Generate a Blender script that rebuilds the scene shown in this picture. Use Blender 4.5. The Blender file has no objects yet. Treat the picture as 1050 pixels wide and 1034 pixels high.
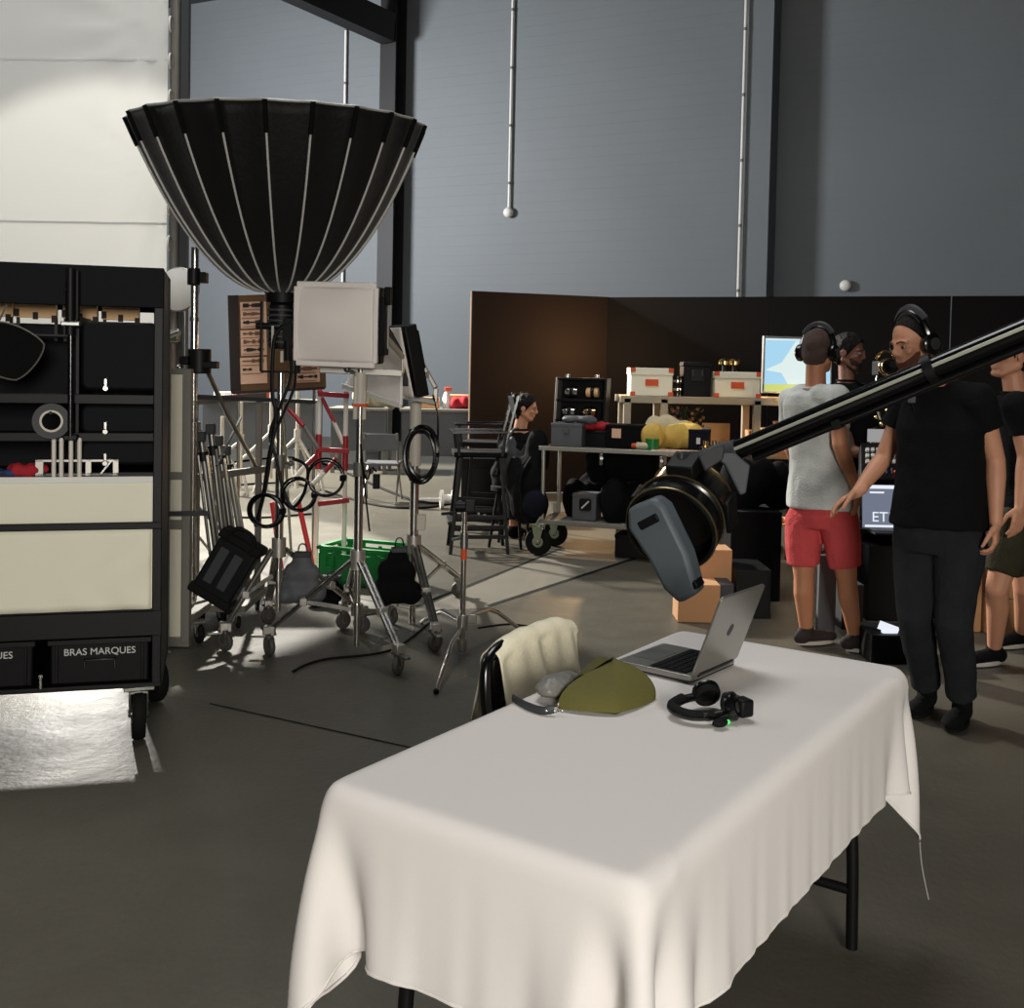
import bpy, bmesh, math, random
import numpy as np
from mathutils import Vector, Matrix, noise
random.seed(7)
C = bpy.context.scene
COL = C.collection
PI = math.pi
V = Vector

# ------------------------------------------------------------------ camera
FPX, PX, PY, HY, ROLL, CH = 1100.0, 525.0, 420.0, 378.0, 0.020, 1.52
_p = math.atan((PY - HY) / FPX)
FW = V((0, math.cos(_p), -math.sin(_p)))
_u0 = V((0, math.sin(_p), math.cos(_p)))
_r0 = V((1, 0, 0))
RT = _r0 * math.cos(ROLL) + _u0 * math.sin(ROLL)
UP = _u0 * math.cos(ROLL) - _r0 * math.sin(ROLL)
EYE = V((0, 0, CH))
cd = bpy.data.cameras.new('camera')
cam = bpy.data.objects.new('camera', cd)
COL.objects.link(cam)
cam.matrix_world = Matrix(((RT.x, UP.x, -FW.x, 0), (RT.y, UP.y, -FW.y, 0), (RT.z, UP.z, -FW.z, CH), (0, 0, 0, 1)))
cd.sensor_fit = 'HORIZONTAL'
cd.sensor_width = 36.0
cd.lens = 36.0 * FPX / 1050.0
cd.shift_y = -(517.0 - PY) / 1050.0
cd.clip_end = 200
C.camera = cam

# ------------------------------------------------------------------ world, lights, exposure
w = bpy.data.worlds.new('world'); C.world = w
w.use_nodes = True
w.node_tree.nodes['Background'].inputs[0].default_value = (0.80, 0.84, 0.9, 1)
w.node_tree.nodes['Background'].inputs[1].default_value = 0.03
C.view_settings.view_transform = 'Standard'
C.view_settings.look = 'None'
C.view_settings.gamma = 1.0
C.view_settings.exposure = 0.0


def lamp(kind, name, loc, target, energy, color=(1, 1, 1), size=1.0, size_y=None, spot=None, blend=0.5, spread=None):
    ld = bpy.data.lights.new(name, kind)
    ld.energy = energy
    ld.color = color
    if kind == 'AREA':
        ld.size = size
        if size_y:
            ld.shape = 'RECTANGLE'; ld.size_y = size_y
        if spread:
            ld.spread = spread
    elif kind == 'SPOT':
        ld.shadow_soft_size = size; ld.spot_size = spot; ld.spot_blend = blend
    else:
        ld.shadow_soft_size = size
    o = bpy.data.objects.new(name, ld)
    COL.objects.link(o)
    o.location = loc
    o.rotation_euler = (V(target) - V(loc)).to_track_quat('-Z', 'Y').to_euler()
    return o


# studio key behind the camera, on the table and the cart
lamp('AREA', 'key_light', (0.9, -3.6, 2.2), (0.0, 3.0, 0.6), 340, (1.0, 0.955, 0.88), 1.3)
# hard lamp high behind the stands: floor patch under the cart, rims on the stands
lamp('SPOT', 'back_lamp', (-2.6, 13.0, 6.9), (-3.6, 8.2, 0.0), 7500, (1.0, 0.955, 0.86), 0.10, None, math.radians(38.6), 0.08)
lamp('SPOT', 'under_lamp', (-4.6, 11.5, 1.9), (-3.0, 5.0, 0.0), 560, (1.0, 0.96, 0.88), 0.05, None, math.radians(20.5), 0.2)
# lamp over the bright far floor
lamp('SPOT', 'floor_lamp', (-7.0, 15.5, 6.2), (-1.5, 12.5, 0.0), 13000, (1.0, 0.955, 0.86), 0.30, None, 1.05, 0.25)
# lamp that lights the front of the diffusion frame, lamps on the rear wall and the hall
lamp('POINT', 'frame_light', (-5.3, 4.9, 4.5), (-5.2, 8.6, 3.6), 120, (1.0, 0.99, 0.97), 0.4)
lamp('AREA', 'wall_light', (-9.5, 15.0, 5.0), (0.0, 21.3, 5.0), 1500, (0.975, 0.985, 1.0), 2.0)
lamp('AREA', 'hall_light', (-0.5, 6.0, 8.8), (0.4, 7.5, 0.0), 350, (0.98, 0.98, 0.97), 4.0)
# warm practicals in the work area
lamp('POINT', 'work_lamp', (2.55, 8.4, 1.30), (0, 0, 0), 11, (1.0, 0.66, 0.32), 0.06)
lamp('POINT', 'flat_lamp', (0.92, 12.45, 1.75), (0, 0, 0), 55, (1.0, 0.62, 0.30), 0.06)

# ------------------------------------------------------------------ pixel helpers (1050 x 1034 frame)
def ray(u, v):
    return FW + RT * ((u - PX) / FPX) - UP * ((v - PY) / FPX)
def G(u, v, z=0.0):
    k = ray(u, v); return EYE + k * ((z - CH) / k.z)
def P(u, v, D):
    k = ray(u, v); return EYE + k * (D / k.y)

# ------------------------------------------------------------------ materials
def lin(c):
    return tuple((x / 255 / 12.92) if x / 255 <= 0.04045 else ((x / 255 + 0.055) / 1.055) ** 2.4 for x in c)
MATS = {}
def mat(name, rgb, rough=0.6, metal=0.0, spec=0.5, var=0.0, vscale=8.0, bump=0.0, bscale=60.0, emit=None, estr=1.0, alpha=None, trans=0.0, sheen=0.0, coat=0.0, rvar=0.0):
    m = bpy.data.materials.new(name); m.use_nodes = True
    nt = m.node_tree; b = nt.nodes['Principled BSDF']
    c = lin(rgb)
    b.inputs['Base Color'].default_value = (*c, 1)
    b.inputs['Roughness'].default_value = rough
    b.inputs['Metallic'].default_value = metal
    b.inputs['Specular IOR Level'].default_value = spec
    if sheen: b.inputs['Sheen Weight'].default_value = sheen
    if coat: b.inputs['Coat Weight'].default_value = coat
    if trans: b.inputs['Transmission Weight'].default_value = trans
    if alpha is not None: b.inputs['Alpha'].default_value = alpha
    if emit:
        b.inputs['Emission Color'].default_value = (*lin(emit), 1); b.inputs['Emission Strength'].default_value = estr
    if var or bump or rvar:
        tc = nt.nodes.new('ShaderNodeTexCoord')
        n1 = nt.nodes.new('ShaderNodeTexNoise'); n1.inputs['Scale'].default_value = vscale; n1.inputs['Detail'].default_value = 6
        nt.links.new(tc.outputs['Object'], n1.inputs['Vector'])
        if var:
            mx = nt.nodes.new('ShaderNodeMix'); mx.data_type = 'RGBA'
            mx.inputs[6].default_value = (*[max(0, x * (1 - var)) for x in c], 1)
            mx.inputs[7].default_value = (*[min(1, x * (1 + var)) for x in c], 1)
            nt.links.new(n1.outputs['Fac'], mx.inputs[0]); nt.links.new(mx.outputs[2], b.inputs['Base Color'])
        if rvar:
            mr = nt.nodes.new('ShaderNodeMapRange')
            mr.inputs[3].default_value = rough - rvar; mr.inputs[4].default_value = rough + rvar
            nt.links.new(n1.outputs['Fac'], mr.inputs[0]); nt.links.new(mr.outputs[0], b.inputs['Roughness'])
        if bump:
            n2 = nt.nodes.new('ShaderNodeTexNoise'); n2.inputs['Scale'].default_value = bscale; n2.inputs['Detail'].default_value = 4
            nt.links.new(tc.outputs['Object'], n2.inputs['Vector'])
            bp = nt.nodes.new('ShaderNodeBump'); bp.inputs['Strength'].default_value = bump; bp.inputs['Distance'].default_value = 0.02
            nt.links.new(n2.outputs['Fac'], bp.inputs['Height']); nt.links.new(bp.outputs['Normal'], b.inputs['Normal'])
    MATS[name] = m
    return m

M = MATS
mat('black_metal', (13, 13, 14), 0.5, 0.0, var=0.2, spec=0.25)
mat('black_plastic', (13, 13, 15), 0.55, bump=0.1, bscale=300, spec=0.18)
mat('black_gloss', (10, 10, 11), 0.22, 0.0, 0.6)
mat('black_fabric', (9, 9, 10), 0.9, bump=0.3, bscale=200, var=0.2, spec=0.18)
mat('jet_fabric', (11, 11, 12), 0.95, bump=0.3, bscale=160, spec=0.18)
mat('navy_fabric', (18, 21, 32), 0.9, bump=0.3, bscale=120, spec=0.18)
mat('chrome', (205, 203, 198), 0.22, 1.0, rvar=0.08)
mat('steel', (150, 150, 146), 0.38, 1.0, rvar=0.1)
mat('grey_metal', (112, 108, 102), 0.5, 0.4, var=0.15)
mat('alu', (176, 172, 164), 0.42, 0.7, var=0.1)
mat('pale_paint', (196, 190, 176), 0.5, 0.0, var=0.06)
mat('grey_paint', (120, 118, 110), 0.55, var=0.1)
mat('dark_grey', (48, 50, 53), 0.6, var=0.12)
mat('mid_grey', (82, 84, 88), 0.65, var=0.12)
mat('rubber', (14, 14, 14), 0.75, spec=0.18)
mat('white_board', (240, 236, 214), 0.6, var=0.03, vscale=3)
mat('white_plastic', (228, 226, 220), 0.45)
mat('white_paper', (236, 234, 228), 0.8)
mat('red_paint', (150, 22, 34), 0.42, var=0.1)
mat('white_tube', (220, 214, 204), 0.4)
mat('green_plastic', (10, 118, 52), 0.42, var=0.1)
mat('cardboard', (186, 140, 98), 0.85, var=0.08, vscale=5)
mat('brown_board', (104, 76, 46), 0.8, var=0.12)
mat('pale_wood', (222, 180, 128), 0.6, var=0.15, vscale=10)
mat('orange', (214, 84, 42), 0.7)
mat('red_cloth', (170, 30, 44), 0.85, bump=0.3)
mat('blue_cloth', (46, 66, 120), 0.85, bump=0.3)
mat('skin', (196, 140, 110), 0.55, var=0.06, vscale=20)
mat('skin_tan', (186, 126, 92), 0.55, var=0.06, vscale=20)
mat('skin_dark', (126, 84, 66), 0.55, var=0.06, vscale=20)
mat('hair_dark', (18, 14, 12), 0.6, bump=0.6, bscale=120, spec=0.18)
mat('hair_short', (70, 52, 46), 0.8, bump=0.5, bscale=300, var=0.2, vscale=60)
mat('beard', (104, 64, 44), 0.9, bump=0.6, bscale=200, var=0.3, vscale=60)
mat('eye_white', (150, 138, 130), 0.3)  # greyed, with the shade of the eye sockets put into the colour
mat('tee_grey', (200, 202, 198), 0.9, bump=0.25, bscale=90, var=0.05, spec=0.18)
mat('shorts_red', (200, 78, 80), 0.9, bump=0.25, bscale=90, var=0.08, spec=0.18)
mat('tee_black', (10, 11, 12), 0.92, bump=0.25, bscale=90, spec=0.18)
mat('jeans', (34, 36, 39), 0.9, bump=0.35, bscale=120, var=0.35, vscale=7, spec=0.18)
mat('olive_shorts', (50, 47, 34), 0.9, bump=0.25, bscale=90, spec=0.18)
mat('shoe', (52, 46, 44), 0.8, spec=0.18)
mat('shoe_sole', (190, 186, 176), 0.7)
mat('olive_fabric', (92, 88, 36), 0.85, bump=0.2, bscale=150, var=0.08)
mat('grey_satin', (120, 118, 112), 0.45, bump=0.25, bscale=60)
mat('cream_cloth', (242, 234, 206), 0.85, bump=0.2, bscale=120)
mat('tablecloth', (230, 225, 221), 0.85, bump=0.03, bscale=180)
mat('laptop_silver', (160, 158, 152), 0.35, 0.85)
mat('keyboard', (16, 16, 17), 0.4)
mat('yellow_cloth', (206, 172, 84), 0.85, bump=0.3)
mat('beige_cloth', (200, 190, 160), 0.85, bump=0.3)
mat('leaf', (58, 78, 40), 0.7, var=0.3)
mat('flower', (180, 120, 90), 0.7, var=0.3)
mat('brass', (220, 190, 130), 0.2, 1.0)
mat('screen_blue', (10, 10, 10), 0.3, emit=(168, 214, 240), estr=1.0)
mat('screen_pale', (10, 10, 10), 0.3, emit=(222, 238, 236), estr=1.0)
mat('screen_lime', (10, 10, 10), 0.3, emit=(214, 222, 120), estr=0.9)
mat('screen_grey', (10, 10, 10), 0.3, emit=(116, 124, 142), estr=0.9)
mat('glow_white', (10, 10, 10), 0.3, emit=(235, 240, 250), estr=1.0)
mat('led_green', (10, 60, 20), 0.4, emit=(90, 255, 130), estr=1.0)
mat('led_red', (60, 10, 10), 0.4, emit=(255, 60, 40), estr=3.0)
mat('ink', (40, 30, 26), 0.8)
mat('ink_soft', (120, 84, 64), 0.8)
mat('peach_paper', (226, 184, 156), 0.85)
mat('label_white', (210, 210, 205), 0.7)
mat('clear_plastic', (220, 222, 220), 0.1, alpha=0.35)
mat('grey_hood', (82, 90, 96), 0.55, var=0.1)
mat('softbox_black', (12, 12, 12), 0.6, spec=0.25, sheen=0.12, bump=0.15, bscale=40, var=0.15, vscale=4)
mat('flat_brown', (28, 19, 14), 0.85, var=0.15, vscale=2, spec=0.18)
mat('flat_black', (10, 8, 8), 0.9, var=0.15, vscale=2, spec=0.18)
mat('column_black', (20, 20, 22), 0.6)

mat('rib_white', (196, 194, 190), 0.5)
mat('rim_silver', (170, 170, 166), 0.4, 0.3)
mat('mid_rubber', (70, 68, 64), 0.6)
mat('red_bright', (206, 44, 52), 0.45, var=0.08)
mat('rack_paint', (160, 148, 128), 0.55, var=0.08)
mat('boom_gloss', (12, 12, 13), 0.16, 0.3, 0.7)
mat('brass_dull', (150, 132, 96), 0.3, 0.9)
mat('tag_white', (240, 240, 240), 0.6)
mat('screen_pale_dim', (10, 10, 10), 0.3, emit=(190, 190, 190), estr=0.6)
mat('beard_dark', (52, 36, 29), 0.9, bump=0.6, bscale=200, var=0.3, vscale=60)
mat('boom_highlight', (190, 192, 176), 0.45, 0.5)
mat('pale_floor', (108, 103, 92), 0.6, var=0.12, vscale=4, bump=0.1)
mat('grey_seam', (214, 214, 210), 0.8)
mat('navy_panel', (11, 13, 17), 0.7, var=0.15, bump=0.1, bscale=200, spec=0.18)


def translucent(name, rgb, back=0.5):
    m = bpy.data.materials.new(name); m.use_nodes = True
    nt = m.node_tree; nt.nodes.clear()
    out = nt.nodes.new('ShaderNodeOutputMaterial'); d = nt.nodes.new('ShaderNodeBsdfDiffuse'); t = nt.nodes.new('ShaderNodeBsdfTranslucent'); mx = nt.nodes.new('ShaderNodeMixShader')
    d.inputs[0].default_value = (*lin(rgb), 1); t.inputs[0].default_value = (*lin(rgb), 1)
    mx.inputs[0].default_value = back
    nt.links.new(d.outputs[0], mx.inputs[1]); nt.links.new(t.outputs[0], mx.inputs[2]); nt.links.new(mx.outputs[0], out.inputs[0])
    M[name] = m
translucent('diffusion', (228, 228, 224), 0.10)
translucent('panel_white', (246, 238, 232), 0.06)


def wall_material():
    m = bpy.data.materials.new('cladding'); m.use_nodes = True
    nt = m.node_tree; b = nt.nodes['Principled BSDF']; L = nt.links.new
    tc = nt.nodes.new('ShaderNodeTexCoord')
    n = nt.nodes.new('ShaderNodeTexNoise'); n.inputs['Scale'].default_value = 0.5; n.inputs['Detail'].default_value = 8
    L(tc.outputs['Object'], n.inputs['Vector'])
    mx = nt.nodes.new('ShaderNodeMix'); mx.data_type = 'RGBA'
    mx.inputs[6].default_value = (*lin((100, 105, 109)), 1); mx.inputs[7].default_value = (*lin((112, 118, 122)), 1)
    L(n.outputs['Fac'], mx.inputs[0]); L(mx.outputs[2], b.inputs['Base Color'])
    wv = nt.nodes.new('ShaderNodeTexWave'); wv.wave_type = 'BANDS'; wv.bands_direction = 'Z'; wv.wave_profile = 'SAW'
    wv.inputs['Scale'].default_value = 1.6; wv.inputs['Distortion'].default_value = 0.25; wv.inputs['Detail'].default_value = 1
    L(tc.outputs['Object'], wv.inputs['Vector'])
    bp = nt.nodes.new('ShaderNodeBump'); bp.inputs['Strength'].default_value = 0.35; bp.inputs['Distance'].default_value = 0.03
    L(wv.outputs['Fac'], bp.inputs['Height']); L(bp.outputs['Normal'], b.inputs['Normal'])
    b.inputs['Roughness'].default_value = 0.6
    M['cladding'] = m
wall_material()


def floor_material():
    m = bpy.data.materials.new('concrete'); m.use_nodes = True
    nt = m.node_tree; b = nt.nodes['Principled BSDF']; L = nt.links.new
    tc = nt.nodes.new('ShaderNodeTexCoord')
    def noi(s, d=6, r=0.55):
        n = nt.nodes.new('ShaderNodeTexNoise'); n.inputs['Scale'].default_value = s; n.inputs['Detail'].default_value = d; n.inputs['Roughness'].default_value = r
        L(tc.outputs['Object'], n.inputs['Vector']); return n
    a, c, e = noi(0.6), noi(3.5, 10, 0.65), noi(28, 6)
    mx = nt.nodes.new('ShaderNodeMix'); mx.data_type = 'RGBA'
    mx.inputs[6].default_value = (*lin((68, 65, 57)), 1); mx.inputs[7].default_value = (*lin((98, 94, 83)), 1)
    ad = nt.nodes.new('ShaderNodeMath'); ad.operation = 'ADD'
    L(a.outputs['Fac'], ad.inputs[0]); L(c.outputs['Fac'], ad.inputs[1])
    mu = nt.nodes.new('ShaderNodeMath'); mu.operation = 'MULTIPLY'; mu.inputs[1].default_value = 0.5
    L(ad.outputs[0], mu.inputs[0]); L(mu.outputs[0], mx.inputs[0])
    # a few pale scuffs
    cr = nt.nodes.new('ShaderNodeValToRGB'); cr.color_ramp.elements[0].position = 0.62; cr.color_ramp.elements[1].position = 0.75
    s2 = noi(1.7, 9, 0.7); L(s2.outputs['Fac'], cr.inputs[0])
    mx2 = nt.nodes.new('ShaderNodeMix'); mx2.data_type = 'RGBA'; mx2.inputs[7].default_value = (*lin((126, 121, 109)), 1)
    m3 = nt.nodes.new('ShaderNodeMath'); m3.operation = 'MULTIPLY'; m3.inputs[1].default_value = 0.35
    L(cr.outputs[0], m3.inputs[0]); L(m3.outputs[0], mx2.inputs[0]); L(mx.outputs[2], mx2.inputs[6])
    L(mx2.outputs[2], b.inputs['Base Color'])
    mr = nt.nodes.new('ShaderNodeMapRange'); mr.inputs[3].default_value = 0.3; mr.inputs[4].default_value = 0.58
    L(c.outputs['Fac'], mr.inputs[0]); L(mr.outputs[0], b.inputs['Roughness'])
    bp = nt.nodes.new('ShaderNodeBump'); bp.inputs['Strength'].default_value = 0.25; bp.inputs['Distance'].default_value = 0.02
    L(c.outputs['Fac'], bp.inputs['Height'])
    bp2 = nt.nodes.new('ShaderNodeBump'); bp2.inputs['Strength'].default_value = 0.12; bp2.inputs['Distance'].default_value = 0.01
    L(e.outputs['Fac'], bp2.inputs['Height']); L(bp.outputs['Normal'], bp2.inputs['Normal'])
    L(bp2.outputs['Normal'], b.inputs['Normal'])
    b.inputs['Specular IOR Level'].default_value = 0.35
    M['concrete'] = m
floor_material()

# ------------------------------------------------------------------ mesh builder
def perp(d):
    d = V(d).normalized()
    a = V((0, 0, 1)) if abs(d.z) < 0.9 else V((1, 0, 0))
    x = d.cross(a).normalized()
    return x, d.cross(x).normalized()


class MB:
    def __init__(s):
        s.v = []; s.f = []
    def add(s, vs, fs):
        n = len(s.v)
        s.v += [V(p) for p in vs]
        s.f += [tuple(i + n for i in f) for f in fs]
        return s
    def box(s, c, size, ax=None, rz=0.0):
        c = V(c)
        if ax is None:
            ax = (V((math.cos(rz), math.sin(rz), 0)), V((-math.sin(rz), math.cos(rz), 0)), V((0, 0, 1)))
        h = [V(ax[i]) * (size[i] / 2) for i in range(3)]
        vs = [c + h[0] * i + h[1] * j + h[2] * k for k in (-1, 1) for j in (-1, 1) for i in (-1, 1)]
        return s.add(vs, [(0, 2, 3, 1), (4, 5, 7, 6), (0, 1, 5, 4), (2, 6, 7, 3), (0, 4, 6, 2), (1, 3, 7, 5)])
    def bb(s, x0, x1, y0, y1, z0, z1):
        return s.box(((x0 + x1) / 2, (y0 + y1) / 2, (z0 + z1) / 2), (abs(x1 - x0), abs(y1 - y0), abs(z1 - z0)))
    def bar(s, p0, p1, w, h, up=(0, 0, 1)):
        p0, p1 = V(p0), V(p1)
        d = (p1 - p0); L = d.length; d = d / L
        u = V(up)
        if abs(u.dot(d)) > 0.98: u = V((0, 1, 0)) if abs(d.y) < 0.9 else V((1, 0, 0))
        x = d.cross(u).normalized(); y = x.cross(d)
        return s.box((p0 + p1) / 2, (L, w, h), (d, x, y))
    def tube(s, pts, r, n=10, caps=True, ratio=1.0, side=None, closed=False):
        pts = [V(p) for p in pts]
        rs = list(r) if isinstance(r, (list, tuple)) else [r] * len(pts)
        m = len(pts); rings = []; x = None
        for i, p in enumerate(pts):
            if closed: d = pts[(i + 1) % m] - pts[i - 1]
            else: d = pts[min(i + 1, m - 1)] - pts[max(i - 1, 0)]
            if d.length < 1e-9: d = V((0, 0, 1))
            d.normalize()
            if x is None:
                if side is not None: x = V(side) - d * V(side).dot(d); x.normalize()
                else: x = perp(d)[0]
            else:
                x = x - d * x.dot(d)
                if x.length < 1e-6: x = perp(d)[0]
                x.normalize()
            y = d.cross(x)
            rings.append([p + (x * math.cos(a) + y * math.sin(a) * ratio) * rs[i] for a in [2 * PI * k / n for k in range(n)]])
        vs = [q for rg in rings for q in rg]; fs = []
        for i in range(m - 1 + (1 if closed else 0)):
            a, b = i * n, ((i + 1) % m) * n
            for k in range(n):
                fs.append((a + k, a + (k + 1) % n, b + (k + 1) % n, b + k))
        if caps and not closed:
            fs.append(tuple(range(n - 1, -1, -1))); fs.append(tuple((m - 1) * n + k for k in range(n)))
        return s.add(vs, fs)
    def cyl(s, p0, p1, r, n=16, r1=None):
        return s.tube([p0, p1], [r, r if r1 is None else r1], n)
    def rc(s, p0, p1, r0, r1, n=12, ratio=1.0, side=None):
        p0, p1 = V(p0), V(p1); d = (p1 - p0)
        d = d.normalized() if d.length > 1e-9 else V((0, 0, 1))
        pts, rs = [], []
        for a in (88, 65, 40, 20): pts.append(p0 - d * r0 * math.sin(math.radians(a))); rs.append(r0 * math.cos(math.radians(a)))
        pts += [p0, p1]; rs += [r0, r1]
        for a in (20, 40, 65, 88): pts.append(p1 + d * r1 * math.sin(math.radians(a))); rs.append(r1 * math.cos(math.radians(a)))
        return s.tube(pts, rs, n, True, ratio, side)
    def ell(s, c, ax, n=18, m=12):
        c = V(c); a, b, d = [V(q) for q in ax]
        vs = [c + d]; fs = []
        for i in range(1, m):
            t = PI * i / m
            for k in range(n):
                q = 2 * PI * k / n
                vs.append(c + d * math.cos(t) + (a * math.cos(q) + b * math.sin(q)) * math.sin(t))
        vs.append(c - d); e = len(vs) - 1
        for k in range(n): fs.append((0, 1 + k, 1 + (k + 1) % n))
        for i in range(m - 2):
            for k in range(n):
                o = 1 + i * n
                fs.append((o + k, o + n + k, o + n + (k + 1) % n, o + (k + 1) % n))
        o = 1 + (m - 2) * n
        for k in range(n): fs.append((o + k, e, o + (k + 1) % n))
        return s.add(vs, fs)
    def sph(s, c, r, n=14, m=10):
        return s.ell(c, ((r, 0, 0), (0, r, 0), (0, 0, r)), n, m)
    def lathe(s, prof, o, axis=(0, 0, 1), n=24, caps=True):
        o = V(o); d = V(axis).normalized(); x, y = perp(d)
        vs, fs = [], []
        for r, h in prof:
            for k in range(n):
                a = 2 * PI * k / n
                vs.append(o + d * h + (x * math.cos(a) + y * math.sin(a)) * r)
        for i in range(len(prof) - 1):
            for k in range(n):
                fs.append((i * n + k, (i + 1) * n + k, (i + 1) * n + (k + 1) % n, i * n + (k + 1) % n))
        if caps:
            fs.append(tuple(range(n))); fs.append(tuple((len(prof) - 1) * n + k for k in range(n - 1, -1, -1)))
        return s.add(vs, fs)
    def torus(s, c, axis, R, r, n=28, m=8, a0=0, a1=2 * PI, x=None):
        c = V(c); d = V(axis).normalized()
        if x is None: x, y = perp(d)
        else:
            x = V(x); x = (x - d * x.dot(d)).normalized(); y = d.cross(x)
        full = abs(a1 - a0 - 2 * PI) < 1e-6
        k = n if full else n + 1
        pts = [c + (x * math.cos(a0 + (a1 - a0) * i / n) + y * math.sin(a0 + (a1 - a0) * i / n)) * R for i in range(k)]
        return s.tube(pts, r, m, True, closed=full)
    def prism(s, poly, o, x, y, depth):
        o, x, y = V(o), V(x), V(y); z = x.cross(y).normalized()
        n = len(poly)
        vs = [o + x * a + y * b - z * (depth / 2) for a, b in poly] + [o + x * a + y * b + z * (depth / 2) for a, b in poly]
        fs = [tuple(range(n - 1, -1, -1)), tuple(range(n, 2 * n))] + [(i, (i + 1) % n, n + (i + 1) % n, n + i) for i in range(n)]
        return s.add(vs, fs)
    def sheet(s, fn, nu, nv, thick=0.0):
        vs = [V(fn(i / nu, j / nv)) for j in range(nv + 1) for i in range(nu + 1)]
        W = nu + 1
        fs = [(j * W + i, j * W + i + 1, (j + 1) * W + i + 1, (j + 1) * W + i) for j in range(nv) for i in range(nu)]
        if thick:
            nrm = [V((0, 0, 0)) for _ in vs]
            for f in fs:
                n_ = (vs[f[1]] - vs[f[0]]).cross(vs[f[3]] - vs[f[0]])
                for i in f: nrm[i] += n_
            N = len(vs)
            vs = vs + [v - n_.normalized() * thick for v, n_ in zip(vs, nrm)]
            fs = fs + [tuple(i + N for i in reversed(f)) for f in fs]
            edge = [i for i in range(W)] + [(j) * W + nu for j in range(1, nv + 1)] + [nv * W + i for i in range(nu - 1, -1, -1)] + [j * W for j in range(nv - 1, 0, -1)]
            for a, b in zip(edge, edge[1:] + edge[:1]): fs.append((b, a, a + N, b + N))
        return s.add(vs, fs)


def rrect(w, h, r, n=4):
    out = []
    for cx, cy, a0 in ((w / 2 - r, h / 2 - r, 0), (-w / 2 + r, h / 2 - r, 90), (-w / 2 + r, -h / 2 + r, 180), (w / 2 - r, -h / 2 + r, 270)):
        for k in range(n + 1):
            a = math.radians(a0 + 90 * k / n); out.append((cx + r * math.cos(a), cy + r * math.sin(a)))
    return out


ORG = {}
def mesh_of(mb, name, org, mt, smooth=40):
    me = bpy.data.meshes.new(name)
    me.from_pydata([tuple(p - org) for p in mb.v], [], mb.f)
    me.update()
    bm = bmesh.new(); bm.from_mesh(me); bmesh.ops.recalc_face_normals(bm, faces=bm.faces); bm.to_mesh(me); bm.free()
    me.materials.append(M[mt])
    if smooth:
        me.polygons.foreach_set('use_smooth', [True] * len(me.polygons))
        me.set_sharp_from_angle(angle=math.radians(smooth))
    return me
def fin(o, bevel=0.0, subd=0):
    if bevel:
        b = o.modifiers.new('bevel', 'BEVEL'); b.width = bevel; b.segments = 2; b.limit_method = 'ANGLE'; b.angle_limit = math.radians(35)
    if subd:
        b = o.modifiers.new('subsurf', 'SUBSURF'); b.levels = subd; b.render_levels = subd
    return o
def tag(o, label, cat, group=None, kind=None):
    o['label'] = label; o['category'] = cat
    if group: o['group'] = group
    if kind: o['kind'] = kind
    return o
def thing(name, label, cat, loc, group=None):
    o = bpy.data.objects.new(name, None); COL.objects.link(o)
    o.empty_display_size = 0.1
    o.location = loc; ORG[o.name] = V(loc)
    return tag(o, label, cat, group)
def part(mb, name, mt, parent, bevel=0.0, smooth=40, label=None, subd=0):
    org = ORG[parent.name]
    o = bpy.data.objects.new(name, mesh_of(mb, name, org, mt, smooth)); COL.objects.link(o)
    o.parent = parent; ORG[o.name] = org
    if label: o['label'] = label
    return fin(o, bevel, subd)
def solo(mb, name, mt, label, cat, loc, group=None, bevel=0.0, smooth=40, subd=0, kind=None):
    o = bpy.data.objects.new(name, mesh_of(mb, name, V(loc), mt, smooth)); COL.objects.link(o)
    o.location = loc; ORG[o.name] = V(loc)
    return fin(tag(o, label, cat, group, kind), bevel, subd)
def struct(mb, name, mt, bevel=0.0, smooth=40, parent=None):
    o = bpy.data.objects.new(name, mesh_of(mb, name, V((0, 0, 0)), mt, smooth)); COL.objects.link(o)
    o['kind'] = 'structure'; ORG[o.name] = V((0, 0, 0))
    if parent: o.parent = parent
    return fin(o, bevel)
def dup(o, delta, label=None, parent=None):
    c = o.copy(); COL.objects.link(c)
    if parent is None: c.location = V(o.location) + V(delta)
    else: c.parent = parent
    if label: c['label'] = label
    for ch in list(o.children): dup(ch, (0, 0, 0), None, c)
    return c
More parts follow.
